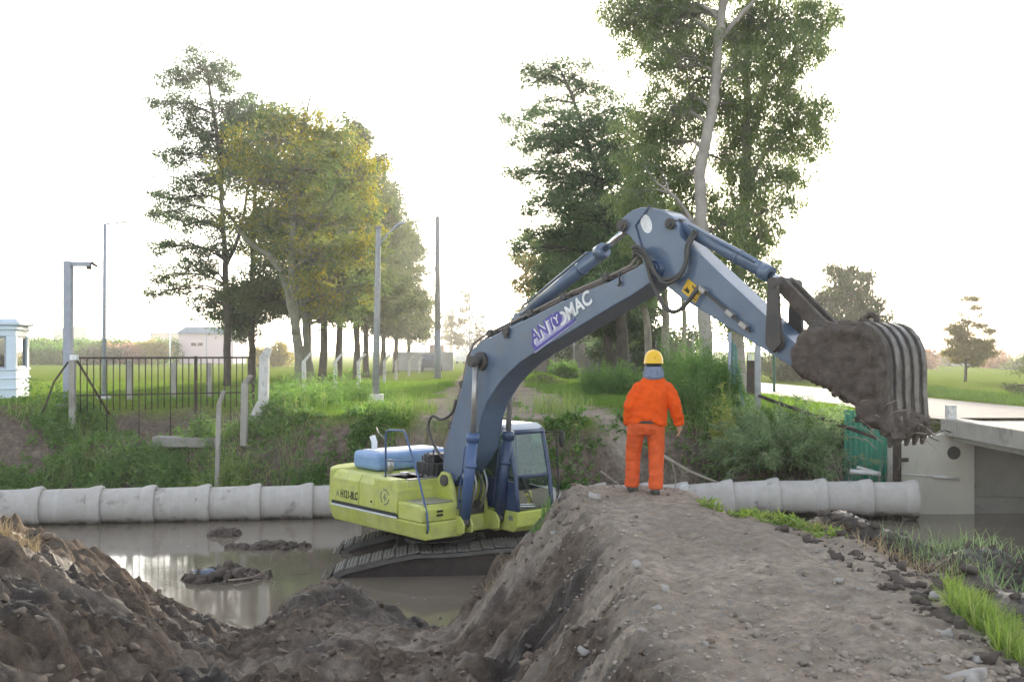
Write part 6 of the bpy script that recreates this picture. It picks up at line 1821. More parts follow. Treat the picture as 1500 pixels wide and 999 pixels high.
tree('conifer', 'dense round-topped dark conifer standing behind the bucket', 'tree',
     [([base_at(1243, Y)] + PT(Y, (1243, 500), (1245, 440), (1246, 388)), 0.28, 0.05)],
     bl(Y, [(1216, 402, 9, 16), (1246, 402, 18, 16), (1268, 410, 14, 12), (1228, 418, 22, 14), (1258, 430, 30, 14), (1214, 440, 24, 13), (1240, 446, 34, 15), (1278, 452, 24, 13), (1205, 466, 22, 12), (1250, 472, 44, 14), (1296, 472, 16, 9), (1222, 490, 44, 16), (1275, 492, 34, 14), (1240, 515, 50, 16), (1200, 520, 44, 20), (1185, 545, 50, 16), (1150, 535, 40, 22), (1240, 540, 40, 14)], seed=10, dz=1.2, dmax=2.5),
     'leaf_pine', 'bark', None, per=140, size=(0.26, 0.06), clump_r=0.42, clumps=0.95, droop=-0.55, seed=26, spread=1.12, cz=0.6)
Y = 60
tree('young_pine', 'slender lone pine with tiers of golden needles on the sunlit lawn at the right', 'tree',
     [([base_at(1414, Y)] + PT(Y, (1416, 520), (1418, 480), (1420, 436)), 0.10, 0.02)],
     bl(Y, [(1420, 438, 12, 2.5), (1428, 451, 8, 3), (1410, 462, 5, 2), (1436, 462, 5, 2), (1412, 472, 10, 3), (1398, 482, 17, 6), (1436, 478, 8, 3), (1446, 486, 10, 4), (1412, 490, 16, 5), (1404, 502, 18, 6), (1434, 502, 20, 6), (1446, 510, 14, 4), (1420, 512, 24, 6), (1398, 516, 16, 5), (1436, 520, 20, 5), (1412, 526, 18, 4), (1432, 532, 12, 3)], seed=12, dz=0.6),
     'leaf_lone', 'bark', None, per=150, size=(0.14, 0.04), clump_r=0.22, clumps=1.5, droop=0.0, limb_r=0.02, seed=27, twig=False)
Y = 40
tree('overhanging_shrub', 'dark conifer bough reaching in from the right edge over the lawn', 'shrub',
     [([base_at(1560, Y)] + PT(Y, (1556, 520), (1550, 440)), 0.12, 0.03)],
     bl(Y, [(1502, 572, 20, 7), (1482, 566, 10, 4), (1505, 545, 12, 10), (1520, 520, 20, 14), (1512, 490, 8, 5), (1540, 480, 20, 18), (1545, 560, 30, 16), (1540, 440, 20, 16)], seed=14, dz=0.5),
     'leaf_pine', 'bark', None, per=90, size=(0.12, 0.035), clump_r=0.2, clumps=0.9, droop=0.3, seed=28)

# low dark growth closing the view behind the paling fence
for i, (px, Y, w, h, lab) in enumerate([(812, 100, 34, 26, 'dark low tree behind the left end of the paling fence'), (862, 84, 40, 40, 'dark low tree behind the middle of the paling fence'), (915, 74, 42, 46, 'dark low tree behind the right end of the paling fence'), (975, 66, 44, 46, 'dark low tree behind the bare pale trunks')]):
    k = Y / FPX
    L = [(px + (j - 2) * w * 0.40, HZ + 8 - h * (0.25 + 0.5 * ((j * 7) % 5) / 5), w * 0.42, h * 0.42) for j in range(5)] + [(px + (j - 1) * w * 0.5, HZ + 12, w * 0.4, 14) for j in range(3)]
    tree('low_tree', lab, 'tree', [([base_at(px, Y)] + PT(Y, (px, 520), (px, 495)), 0.16, 0.05)], bl(Y, L, seed=90 + i, dz=1.0, dmax=2.2), 'leaf_dark', 'bark', 'low trees behind the paling fence', per=120, size=(0.24, 0.12), clump_r=0.6, clumps=0.9, seed=140 + i, twig=False)

# far trees
far = [(1350, 545, 105, 'leaf_red', [(1348, 522, 14, 12), (1356, 532, 14, 10), (1362, 520, 10, 8)], 'reddish hazy tree just right of the bucket'),
       (1388, 545, 125, 'leaf_haze', [(1380, 530, 18, 8), (1395, 522, 14, 9), (1372, 525, 10, 8)], 'pale hazy tree left of the lone pine'),
       (1440, 545, 118, 'leaf_haze', [(1436, 530, 16, 12), (1448, 522, 12, 10), (1428, 536, 12, 8)], 'grey hazy tree behind the lone pine, right side'),
       (1462, 545, 108, 'leaf_red', [(1462, 524, 14, 13), (1470, 535, 16, 10), (1455, 538, 12, 8)], 'orange-tinted hazy tree right of the lone pine'),
       (1490, 545, 100, 'leaf_pine', [(1490, 538, 18, 10), (1482, 545, 16, 8), (1500, 530, 12, 8)], 'dark low tree at the right edge beyond the lawn'),
       (1520, 545, 100, 'leaf_pine', [(1525, 528, 22, 18), (1510, 540, 16, 10)], 'dark tree just beyond the right edge of the lawn'),
       (690, 532, 145, 'leaf_haze', [(688, 440, 16, 18), (672, 468, 18, 22), (700, 478, 14, 24), (684, 500, 20, 18), (662, 490, 12, 18), (706, 505, 10, 12)], 'pale bare-looking tree at the end of the track, right of the utility pole'),
       (660, 532, 160, 'leaf_haze', [(655, 458, 12, 18), (650, 485, 12, 18), (668, 500, 14, 14)], 'thin grey tree at the end of the track, directly beside the utility pole')]
for i, (px, pyb, Y, leaf, L, lab) in enumerate(far):
    tree('distant_tree', lab, 'tree', [([base_at(px, Y)] + PT(Y, (px, 530), (px + 2, L[0][1])), 0.2, 0.06)], bl(Y, L, seed=50 + i, dz=1.0, dmax=3.5), leaf, 'bark', 'distant hazy trees', per=60, size=(0.3, 0.15), clump_r=0.6, clumps=0.55 if leaf == 'leaf_haze' else 0.9, seed=80 + i, twig=leaf == 'leaf_haze')
x = P(1385, 0, 130).x
fh = thing('distant_house', 'small pale bluish house under the hazy trees beyond the right lawn', 'house', (x - 1.5, 130, 0))
g = G(); g.box(0, 5, 0, 5, -0.2, 1.2); g.build('wall', M['booth'], fh)
g = G(); g.prism([(-0.3, 1.202), (5.3, 1.202), (2.5, 2.3)], -0.3, 5.3); g.build('roof', M['roofblue'], fh)
# hedge of separate bushes behind the left field
hb = [(50, 148, 40, 18, 'leaf_hedge'), (92, 152, 44, 20, 'leaf_hedge'), (135, 146, 44, 19, 'leaf_hedge'), (170, 150, 36, 18, 'leaf_hedge'), (150, 138, 24, 11, 'leaf_pine'), (182, 140, 24, 12, 'leaf_red'), (214, 142, 28, 15, 'leaf_gold'), (243, 150, 22, 16, 'leaf_hedge'), (60, 138, 40, 10, 'leaf_hedge'), (20, 150, 40, 18, 'leaf_hedge'), (100, 138, 38, 9, 'leaf_hedge'), (400, 120, 26, 14, 'leaf_gold'), (200, 155, 30, 17, 'leaf_pine')]
hl = ['tall green hedge bush right of the booth', 'tall green hedge bush behind the camera post', 'tall green hedge bush left of the slim lamp post', 'tall green hedge bush right of the slim lamp post', 'small dark bush in front of the hedge beside the lamp post', 'brownish bush in front of the hedge', 'yellow-green bush left of the white post', 'green hedge bush touching the pink house',
      'low pale green bush in front of the hedge beside the booth', 'green hedge bush half behind the booth', 'low pale green bush in front of the hedge behind the camera post', 'golden bush glowing between the trunks right of the pink house', 'dark hedge bush behind the brownish bush']
for i, (px, Y, w, h, leaf) in enumerate(hb):
    k = Y / FPX
    x = (px - 750) * k; zt = CH + h * k
    L = [(Vector((x + (j - 1.5) * w * k * 0.42, Y + random.uniform(-0.6, 0.6), zt * random.uniform(0.42, 0.60))), (w * k * 0.42, 1.6, zt * 0.40)) for j in range(4)]
    tree('hedge_bush', hl[i], 'bush', [([Vector((x, Y, -0.1)), Vector((x, Y, zt * 0.4)), Vector((x, Y, zt * 0.6))], 0.12, 0.05)], L, leaf, 'bark', 'bushes of the far hedge', per=60, size=(0.34, 0.19), clump_r=0.6, clumps=0.75, seed=120 + i, twig=False)
# ================================================================== PLANTS
rng = np.random.default_rng(99)


def scatter(n, x0, x1, y0, y1, dens):
    X = rng.uniform(x0, x1, n); Y = rng.uniform(y0, y1, n)
    k = rng.random(n) < dens(X, Y)
    X, Y = X[k], Y[k]
    return X, Y, ground_z(X, Y)


def slope_t(X, Y):     # 0 at the foot of the far bank, 1 on top
    return np.clip((far_bank(X, Y) + 2.8) / 2.8, 0, 1)


def bare_cut(X, Y):    # freshly cut soil faces without plants
    c = np.exp(-((X + 2.3) / 1.5) ** 2 - ((Y - 26.9) / 0.6) ** 2)
    c = c + np.exp(-((X - 1.35) / 1.0) ** 2 - ((Y - 26.3) / 0.45) ** 2)
    c = c + 1.3 * np.exp(-((X - 4.0) / 2.4) ** 2 - ((Y - 27.0) / 1.25) ** 2)
    c = c + 1.3 * np.exp(-((X + 15.5) / 2.2) ** 2 - ((Y - 29.8) / 1.5) ** 2) + 1.2 * np.exp(-((X + 10.4) / 2.3) ** 4 - ((Y - 32.8) / 3.4) ** 6)
    c = c + np.exp(-((X - 8.4) / 1.0) ** 2 - ((Y - 27) / 0.9) ** 2)
    return np.clip(c, 0, 1)


# grass on the strips, the field edge and the lawn
def dens_g(X, Y):
    tr = np.abs(X - track_x(Y)) * (1 + 0.018 * np.clip(Y - 31, 0, 60)) + 0.7 * fbm(X * 0.5, Y * 0.3, 42, 3)
    on = sstep(2.5, 3.4, tr)
    mid_ = (np.abs(np.abs(X - track_x(Y)) - 0.1) < 0.35) * (Y > 34) * 0.6
    return np.clip(on + mid_, 0, 1) * (slope_t(X, Y) > 0.93) * (1 - bare_cut(X, Y)) * np.clip(1.3 * (30 / Y) ** 2.2, 0, 1) * ((X < 10.3) | (X > 16.5))
X, Y, Z = scatter(330000, -13, 20, 26, 60, dens_g)
tall = 0.09 + 0.10 * sstep(0.0, 0.5, fbm(X * 0.5, Y * 0.5, 91, 2))
Vg, Fg = blades(np.stack([X, Y, Z], 1), tall * rng.uniform(0.6, 1.5, len(X)), 0.012 * (Y / 28), 0.4)
tag(np_mesh('grass', Vg, Fg, M['grass']), 'short green grass on the strips beside the gravel track', 'grass', kind='stuff')
X, Y, Z = scatter(60000, -45, -13, 33, 60, lambda X, Y: (30 / Y) ** 1.6 * (slope_t(X, Y) > 0.95))
Vg, Fg = blades(np.stack([X, Y, Z], 1), 0.07 * rng.uniform(0.6, 1.4, len(X)), 0.02, 0.4)
tag(np_mesh('field_grass', Vg, Fg, M['grass']), 'mown sunlit grass of the field behind the metal fence', 'grass', kind='stuff')


def herb(C, H, leafL, leafW, nl, spread=0.35, up=0.3):
    """leafy stems: C (n,3), heights H"""
    parts = []
    n = len(C)
    a = rng.random(n) * 6.283
    ln = np.stack([np.cos(a), np.sin(a), 0 * a], 1) * (rng.random(n) * spread)[:, None]
    T = C + np.array([0, 0, 1.0]) * H[:, None] + ln * H[:, None]
    # stems as thin blades
    s = np.stack([-np.sin(a), np.cos(a), 0 * a], 1) * 0.006
    M_ = (C + T) / 2 + ln * H[:, None] * -0.15
    V = np.stack([C - s, C + s, M_ + s, M_ - s, T + s * .4, T - s * .4], 1).reshape(-1, 3)
    i = np.arange(n)[:, None] * 6
    parts.append((V, np.concatenate([i + np.array([[0, 1, 2, 3]]), i + np.array([[3, 2, 4, 5]])])))
    t = rng.random((n, nl)) ** 0.7
    base = C[:, None] * (1 - t[..., None]) + T[:, None] * t[..., None]
    b = rng.random((n, nl)) * 6.283
    D = np.stack([np.cos(b), np.sin(b), up + 0.5 * rng.standard_normal((n, nl))], -1)
    base = base.reshape(-1, 3); D = D.reshape(-1, 3)
    k = len(base)
    parts.append(leaves(base, D, leafL * rng.uniform(0.5, 1.4, k), leafW * rng.uniform(0.6, 1.3, k)))
    return cat_vf(parts)


# undergrowth over the far bank
def dens_u(X, Y):
    t = slope_t(X, Y)
    d = sstep(0.10, 0.22, t) * sstep(1.001, 0.96, t)
    d = d + 0.30 * ((t > 0.96) & (X < -6.5) & (Y < 33))
    d = d * (0.12 + 0.88 * sstep(-0.18, 0.22, fbm(X * 0.55, Y * 0.55, 92, 3)))
    return np.clip(d, 0, 1) * (1 - bare_cut(X, Y)) * (X < 9) * (1 - 0.9 * np.exp(-((X - 7.6) / 1.4) ** 2 - ((Y - 27.4) / 1.6) ** 2))
X, Y, Z = scatter(42000, -19, 9, 25.4, 33.5, dens_u)
h = (0.22 + 0.5 * sstep(-0.2, 0.5, fbm(X * 0.7, Y * 0.7, 93, 3))) * rng.uniform(0.5, 1.3, len(X)) * np.where(X > -6, 0.75, 1.0)
Vu, Fu = herb(np.stack([X, Y, Z - 0.02], 1), h, 0.15, 0.055, 9)
tag(np_mesh('undergrowth', Vu, Fu, M['weed']), 'tangled green weeds covering the far canal bank', 'weeds', kind='stuff')


def dens_t(X, Y):
    t = slope_t(X, Y)
    return sstep(0.2, 0.4, t) * sstep(0.02, 0.4, fbm(X * 0.45, Y * 0.6, 97, 3)) * (1 - bare_cut(X, Y)) * ((t < 0.97) | (fbm(X * 0.3, Y * 0.3, 98, 2) > 0.1)) * (X < 9)
X, Y, Z = scatter(26000, -19, 9, 25.8, 31.5, dens_t)
Vu, Fu = blades(np.stack([X, Y, Z - 0.02], 1), rng.uniform(0.25, 0.85, len(X)), 0.016, 0.55)
tag(np_mesh('tall_bank_grass', Vu, Fu, M['tall_grass']), 'tall pale grass growing in drifts between the weeds of the far bank', 'grass', kind='stuff')
X, Y, Z = scatter(9000, -19, 9, 25.8, 31.5, lambda X, Y: (slope_t(X, Y) > 0.2) * (slope_t(X, Y) < 0.99) * 0.35 * (1 - 0.6 * bare_cut(X, Y)) * sstep(0.0, 0.4, fbm(X * 0.6, Y * 0.6, 99, 3)))
Vu, Fu = blades(np.stack([X, Y, Z - 0.02], 1), rng.uniform(0.2, 0.7, len(X)), 0.012, 0.9)
tag(np_mesh('dead_stalks', Vu, Fu, M['straw']), 'dry dead stalks among the weeds of the far bank', 'dry stalks', kind='stuff')


def clumpplant(name, label, cat, px, py, Y, n, H, R_, leafL, leafW, nl, mat, group=None, spread=0.5, up=0.3, kind=None):
    x = (px - 750) / FPX * Y
    a = rng.random(n) * 6.283; r = np.sqrt(rng.random(n)) * R_
    X = x + np.cos(a) * r; Yy = Y + np.sin(a) * r
    C = np.stack([X, Yy, ground_z(X, Yy) - 0.03], 1)
    z0 = gz(x, Y)
    hh = H * rng.uniform(0.35, 1.0, n) * (1 - 0.35 * (r / R_) ** 2) * (0.85 + 0.35 * np.sin(X * 5.1 + Y) * np.sin(Yy * 4.3 + px))
    hh = np.where(rng.random(n) < 0.05, hh * 1.3, hh)
    V, F = herb(C, hh, leafL, leafW, nl, spread, up)
    o = np_mesh(name, V - np.array([x, Y, z0]), F, M[mat])
    o.location = (x, Y, z0)
    return tag(o, label, cat, group, kind)


def arching(name, label, px, Y, n, L_, mat, R_=0.5, z_off=0.0, leafL=0.16, leafW=0.02, per=26, cat='bush', group=None):
    """shrub of arching wands with narrow leaves"""
    x = (px - 750) / FPX * Y; z0 = gz(x, Y) + z_off
    root = thing(name, label, cat, (x, Y, z0), 0, group)
    g = G(); parts = []
    for i in range(n):
        a = rng.random() * 6.283; el = rng.uniform(0.35, 1.45)
        d = np.array([cos(a) * cos(el), sin(a) * cos(el), sin(el)])
        l = L_ * rng.uniform(0.55, 1.1)
        p = np.array([cos(a), sin(a), 0]) * rng.random() * R_
        pts = [p]
        for k in range(6):
            d = unit(d + np.array([0, 0, -0.13]) + rng.standard_normal(3) * 0.08)
            p = p + d * l / 6
            pts.append(p)
        g.tube(pts, list(np.linspace(0.012, 0.003, 7)), 4)
        t = rng.random(per) ** 0.6 * 5.99
        k = t.astype(int); u = (t - k)[:, None]
        A = np.array(pts)
        C = A[k] * (1 - u) + A[k + 1] * u
        C = np.repeat(C, 3, 0) + rng.standard_normal((per * 3, 3)) * 0.05
        D = unit(np.repeat(A[k + 1] - A[k], 3, 0)) * 0.6 + rng.standard_normal((per * 3, 3)) * 0.5 + np.array([0, 0, -0.3])
        parts.append(leaves(C, D, leafL * rng.uniform(0.6, 1.3, len(C)), leafW * rng.uniform(0.7, 1.3, len(C))))
    g.build('stems', M['wood'], root)
    V, F = cat_vf(parts)
    np_mesh('foliage', V, F, M[mat], root)
    return root


arching('willow_bush', 'big rounded grey-green leafy bush on the bank above the right-hand pipes', 1150, 27.7, 200, 1.9, 'willow', 0.75, 0.35, 0.17, 0.03, 30)
clumpplant('feathery_shrub', 'tall bright green feathery shrub mass behind the worker, left part', 'shrub', 1010, 560, 33, 900, 2.6, 1.15, 0.12, 0.022, 24, 'weed_soft', 'feathery shrubs behind the worker', 0.25, 0.6)
clumpplant('feathery_shrub', 'tall bright green feathery shrub beside the cloth-hung post, right part', 'shrub', 1048, 560, 31.5, 800, 2.4, 0.85, 0.12, 0.022, 24, 'weed_soft', 'feathery shrubs behind the worker', 0.25, 0.6)
clumpplant('feathery_shrub', 'lower green feathery shrub right behind the orange jacket', 'shrub', 985, 600, 30.5, 800, 1.5, 1.0, 0.12, 0.024, 22, 'weed', 'feathery shrubs behind the worker', 0.3, 0.5)
clumpplant('feathery_shrub', 'tall grassy green clump left of the worker along the paling fence', 'shrub', 905, 575, 42, 700, 1.5, 1.6, 0.2, 0.03, 16, 'weed_soft', 'feathery shrubs behind the worker', 0.2, 0.9)
clumpplant('feathery_shrub', 'small yellow-green bush at the left end of the paling fence', 'shrub', 826, 545, 64, 260, 1.5, 0.9, 0.22, 0.06, 14, 'weed_soft', 'feathery shrubs behind the worker', 0.3, 0.5)
clumpplant('sapling', 'slim yellowing sapling between worker and willow bush', 'sapling', 1062, 650, 28.3, 46, 1.75, 0.38, 0.14, 0.035, 36, 'sapling', None, 0.25, 0.5)
clumpplant('castor_bush', 'leafy dark weed bush at the bank foot right of the cab', 'bush', 845, 665, 26.0, 130, 0.62, 0.85, 0.15, 0.06, 11, 'weed', 'leafy weeds on the far bank', 0.5, 0.2)
clumpplant('castor_bush', 'leafy weed bush beside the mirror of the cab', 'bush', 812, 650, 26.4, 80, 0.5, 0.65, 0.14, 0.05, 11, 'weed', 'leafy weeds on the far bank', 0.5, 0.2)
clumpplant('castor_bush', 'broad-leaved weed at the bank top left of the hood', 'bush', 560, 610, 29.0, 90, 0.42, 1.0, 0.15, 0.06, 10, 'weed_soft', 'leafy weeds on the far bank', 0.5, 0.2)
clumpplant('castor_bush', 'dark weed bush behind the blue engine hood', 'bush', 520, 650, 26.8, 150, 0.65, 1.1, 0.13, 0.05, 12, 'weed', 'leafy weeds on the far bank', 0.4, 0.3)
clumpplant('castor_bush', 'bright weed bush behind the right end of the left pipes', 'bush', 440, 670, 26.6, 240, 0.75, 0.9, 0.12, 0.05, 12, 'weed', 'leafy weeds on the far bank', 0.4, 0.3)
clumpplant('castor_bush', 'weed bush growing round the broken mossy post', 'bush', 330, 640, 27.3, 300, 1.45, 0.95, 0.16, 0.022, 14, 'tall_grass', 'leafy weeds on the far bank', 0.4, 0.7)
clumpplant('castor_bush', 'tall weeds around the thick white braced post', 'bush', 420, 590, 32, 230, 1.25, 1.8, 0.15, 0.035, 12, 'weed', 'leafy weeds on the far bank', 0.5, 0.6)
clumpplant('castor_bush', 'tall dark weeds under the angled fence posts', 'bush', 480, 575, 37, 240, 1.35, 2.2, 0.17, 0.04, 12, 'weed', 'leafy weeds on the far bank', 0.5, 0.6)
clumpplant('castor_bush', 'pale feathery weed tuft in the ditch below the metal fence', 'bush', 235, 640, 28.6, 220, 0.9, 0.7, 0.14, 0.02, 14, 'weed_soft', 'leafy weeds on the far bank', 0.3, 0.6)
clumpplant('castor_bush', 'low green weed patch below the spoil heap at the left edge', 'bush', 60, 650, 27.6, 260, 0.6, 1.3, 0.10, 0.04, 11, 'weed', 'leafy weeds on the far bank', 0.5, 0.3)
# grass tufts on the near bank
def tuft(label, px, py, Y, n, H, R_, mat, sx=1.0, w=0.008, name='grass_tuft', lean=0.5):
    x = (px - 750) / FPX * Y
    a = rng.random(n) * 6.283; r = np.sqrt(rng.random(n)) * R_
    X = x + np.cos(a) * r * sx; Yy = Y + np.sin(a) * r
    z0 = gz(x, Y)
    C = np.stack([X, Yy, ground_z(X, Yy) - 0.01], 1)
    V, F = blades(C, H * rng.uniform(0.4, 1.15, n), w, lean)
    o = np_mesh(name, V - np.array([x, Y, z0]), F, M[mat]); o.location = (x, Y, z0)
    return tag(o, label, 'grass tuft', 'grass tufts on the dirt bank')
tuft('bright yellow-green grass clump spilling down the right edge of the dirt bank', 1445, 900, 7.0, 900, 0.24, 0.42, 'grass_bright', 0.55, 0.009, 'grass_tuft', 0.8)
tuft('bright grass clump at the bottom right corner', 1500, 960, 6.3, 420, 0.22, 0.30, 'grass_bright', 0.6, 0.009, 'grass_tuft', 0.8)
tuft('bright grass tuft at the upper end of the right-hand clump', 1415, 868, 7.9, 260, 0.19, 0.24, 'grass_bright', 0.8, 0.009, 'grass_tuft', 0.8)
for px, py, Y, n, H, R_, lab in [(1040, 752, 11.6, 70, 0.22, 0.14, 'small light green tuft right of the boots of the worker'), (1095, 752, 11.4, 160, 0.16, 0.22, 'light green tuft below the sloping pipe'), (1150, 766, 11.0, 260, 0.20, 0.30, 'largest light green tuft in front of the pale pipes'), (1190, 772, 10.8, 200, 0.17, 0.24, 'light green tuft at the right end of the row before the pipes'),
                                 (1215, 790, 10.4, 120, 0.12, 0.22, 'low light green tuft beside the dry straw')]:
    clumpplant('grass_tuft', lab, 'grass tuft', px, py, Y, max(12, n // 6), H, R_, 0.09, 0.028, 9, 'grass_bright', 'grass tufts on the dirt bank', 0.5, 0.5)
for px, py, Y, n, H, R_, sx, lab in [(1375, 770, 11.6, 230, 0.30, 0.45, 1.5, 'straggly green and straw-coloured reeds by the water at the right'), (1425, 800, 10.6, 200, 0.24, 0.5, 1.3, 'straggly reeds on the dark soil below the bridge'), (1460, 820, 9.3, 120, 0.25, 0.35, 1.2, 'thin straggly grass on the dark clods at the right edge')]:
    tuft(lab, px, py, Y, n, H, R_, 'willow', sx, 0.008, 'reed_clump', 0.9)
tuft('dry straw tuft lying on the edge of the dirt bank', 1235, 780, 10.6, 260, 0.20, 0.32, 'straw', 1.2, 0.006, 'dry_grass', 1.4)
tuft('dry straw strewn on the dark soil to the right', 1330, 815, 9.6, 160, 0.22, 0.4, 'straw', 1.2, 0.006, 'dry_grass', 1.6)
tuft('dry straw stuck on the steep left face of the bank', 735, 830, 12.2, 60, 0.20, 0.22, 'straw', 1.0, 0.006, 'dry_grass', 1.3)
tuft('dry grass hanging from the heap at the left edge', 15, 850, 10.8, 300, 0.25, 0.35, 'straw', 0.8, 0.006, 'dry_grass', 1.2)
tuft('green-brown grass by the cab on the crest of the bank', 792, 770, 12.3, 120, 0.22, 0.16, 'weed_soft', 0.8, 0.007, 'grass_tuft', 0.5)

# ================================================================== CLODS, STONES, STICKS
def lumps(X, Y, S, sink=0.35, flat=0.7, seed=1):
    """many angular lumps of soil in one numpy mesh"""
    r_ = np.random.default_rng(seed)
    t = (1 + 5 ** 0.5) / 2
    ico = unit(np.array([(-1, t, 0), (1, t, 0), (-1, -t, 0), (1, -t, 0), (0, -1, t), (0, 1, t), (0, -1, -t), (0, 1, -t), (t, 0, -1), (t, 0, 1), (-t, 0, -1), (-t, 0, 1)], float))
    f = np.array([(0, 11, 5), (0, 5, 1), (0, 1, 7), (0, 7, 10), (0, 10, 11), (1, 5, 9), (5, 11, 4), (11, 10, 2), (10, 7, 6), (7, 1, 8), (3, 9, 4), (3, 4, 2), (3, 2, 6), (3, 6, 8), (3, 8, 9), (4, 9, 5), (2, 4, 11), (6, 2, 10), (8, 6, 7), (9, 8, 1)])
    # one subdivision
    vs = list(map(tuple, ico)); cache = {}
    def midp(a, b):
        k = (min(a, b), max(a, b))
        if k not in cache:
            cache[k] = len(vs); vs.append(tuple(unit((np.array(vs[a]) + np.array(vs[b])) / 2)))
        return cache[k]
    f2 = []
    for a, b_, c in f:
        ab, bc, ca = midp(a, b_), midp(b_, c), midp(c, a)
        f2 += [(a, ab, ca), (b_, bc, ab), (c, ca, bc), (ab, bc, ca)]
    ico = np.array(vs); f = np.array(f2)
    n = len(X)
    # faceted deformation: push along a few random planes
    V = np.repeat(ico[None], n, 0)
    for k in range(5):
        d = unit(r_.standard_normal((n, 1, 3)))
        h = r_.uniform(0.35, 0.8, (n, 1))
        dp = (V * d).sum(-1)
        V = V - d * np.maximum(dp - h, 0)[..., None]
    V = V * (1 + 0.15 * r_.standard_normal((n, len(ico), 1)))
    w_ = r_.standard_normal((n, 3, 3)) * 2.2
    V = V * (1 + 0.16 * np.sin(V @ w_).sum(-1, keepdims=True))
    sc_ = S[:, None] * r_.uniform(0.65, 1.3, (n, 3)) * np.array([1, 1, flat])
    a = r_.random(n) * 6.283
    V = V * sc_[:, None, :]
    ca, sa = np.cos(a)[:, None], np.sin(a)[:, None]
    V = np.stack([V[..., 0] * ca - V[..., 1] * sa, V[..., 0] * sa + V[..., 1] * ca, V[..., 2]], -1)
    Z = ground_z(X, Y) + S * flat * (0.6 - sink)
    V = V + np.stack([X, Y, Z], -1)[:, None, :]
    F = f[None] + (np.arange(n) * len(ico))[:, None, None]
    return V.reshape(-1, 3), F.reshape(-1, 3)


def dens_c(X, Y):
    nbz = near_bank(X, Y)
    d = 0.25 + 0.75 * sstep(-0.1, 0.4, fbm(X * 0.8, Y * 0.8, 95, 3))
    plate = sstep(-0.5, -0.1, nbz) * sstep(0.5, 1.1, X)
    d = d * (1 - 0.93 * plate)
    return d * (nbz > ZW - 0.12) * (Y < 17.5)
X, Y, Z = scatter(9000, -7.5, 7.5, 4.2, 16.8, dens_c)
S = 0.015 + 0.045 * rng.random(len(X)) ** 3.0 + 0.05 * (rng.random(len(X)) < 0.015)
S = np.where((near_bank(X, Y) > -0.9) & (X > 0), np.minimum(S, 0.028), S)
V, F = lumps(X, Y, S, 0.45, 0.75, 3)
cl = plain('dug_soil_clods', (0.14, 0.108, 0.086), 0.85, (0.24, 0.187, 0.146), scale=3.0, bmp=0.8, bdist=0.02)
o = np_mesh('soil_clods', V, F, cl)
tag(o, 'loose dark clods of dug soil strewn over the near bank', 'soil', kind='stuff')
# clods on the right shoulder, larger
X, Y, Z = scatter(2600, 2.6, 7.0, 4.8, 13.0, lambda X, Y: 0.9 * (near_bank(X, Y) < -0.05) * (near_bank(X, Y) > ZW))
S = 0.015 + 0.065 * rng.random(len(X)) ** 3.0
V, F = lumps(X, Y, S, 0.4, 0.75, 4)
tag(np_mesh('bank_clods', V, F, plain('dark_shoulder_clods', (0.075, 0.06, 0.052), 0.85, (0.12, 0.097, 0.082), scale=4.0, bmp=0.8, bdist=0.02)), 'dark clods heaped along the right shoulder of the bank', 'soil', kind='stuff')
# gravel on the trodden top and along its edges
X, Y, Z = scatter(9000, 0.2, 3.9, 3.8, 13.0, lambda X, Y: (near_bank(X, Y) > -0.6) * (0.06 + 0.9 * sstep(9.5, 5.0, Y) * (0.35 + 0.65 * sstep(0, 0.4, fbm(X * 1.3, Y * 1.3, 96, 3))) + 0.5 * sstep(1.35, 0.9, X) * sstep(4, 8, Y)))
S = 0.005 + 0.017 * rng.random(len(X)) ** 3.5
V, F = lumps(X, Y, S, 0.2, 0.75, 5)
tag(np_mesh('gravel', V, F, plain('grey_gravel', (0.40, 0.345, 0.295), 0.85, (0.28, 0.236, 0.20), scale=14.0, bmp=0.4)), 'fine grey gravel and crumbs on the trodden top of the bank', 'gravel', kind='stuff')
X, Y, Z = scatter(1500, 1.0, 3.6, 4.2, 8.2, lambda X, Y: 0.75 * sstep(7.6, 5.2, Y) * (0.25 + 0.75 * sstep(0.9, 2.4, X)) * (near_bank(X, Y) > -0.6))
S = 0.012 + 0.035 * rng.random(len(X)) ** 2.6
V, F = lumps(X, Y, S, 0.35, 0.75, 6)
tag(np_mesh('broken_soil', V, F, plain('mixed_grey_rubble', (0.34, 0.285, 0.235), 0.9, (0.2, 0.163, 0.132), scale=6.0, bmp=0.7, bdist=0.02)), 'broken grey clods and rubble on the near lower part of the bank', 'soil', kind='stuff')
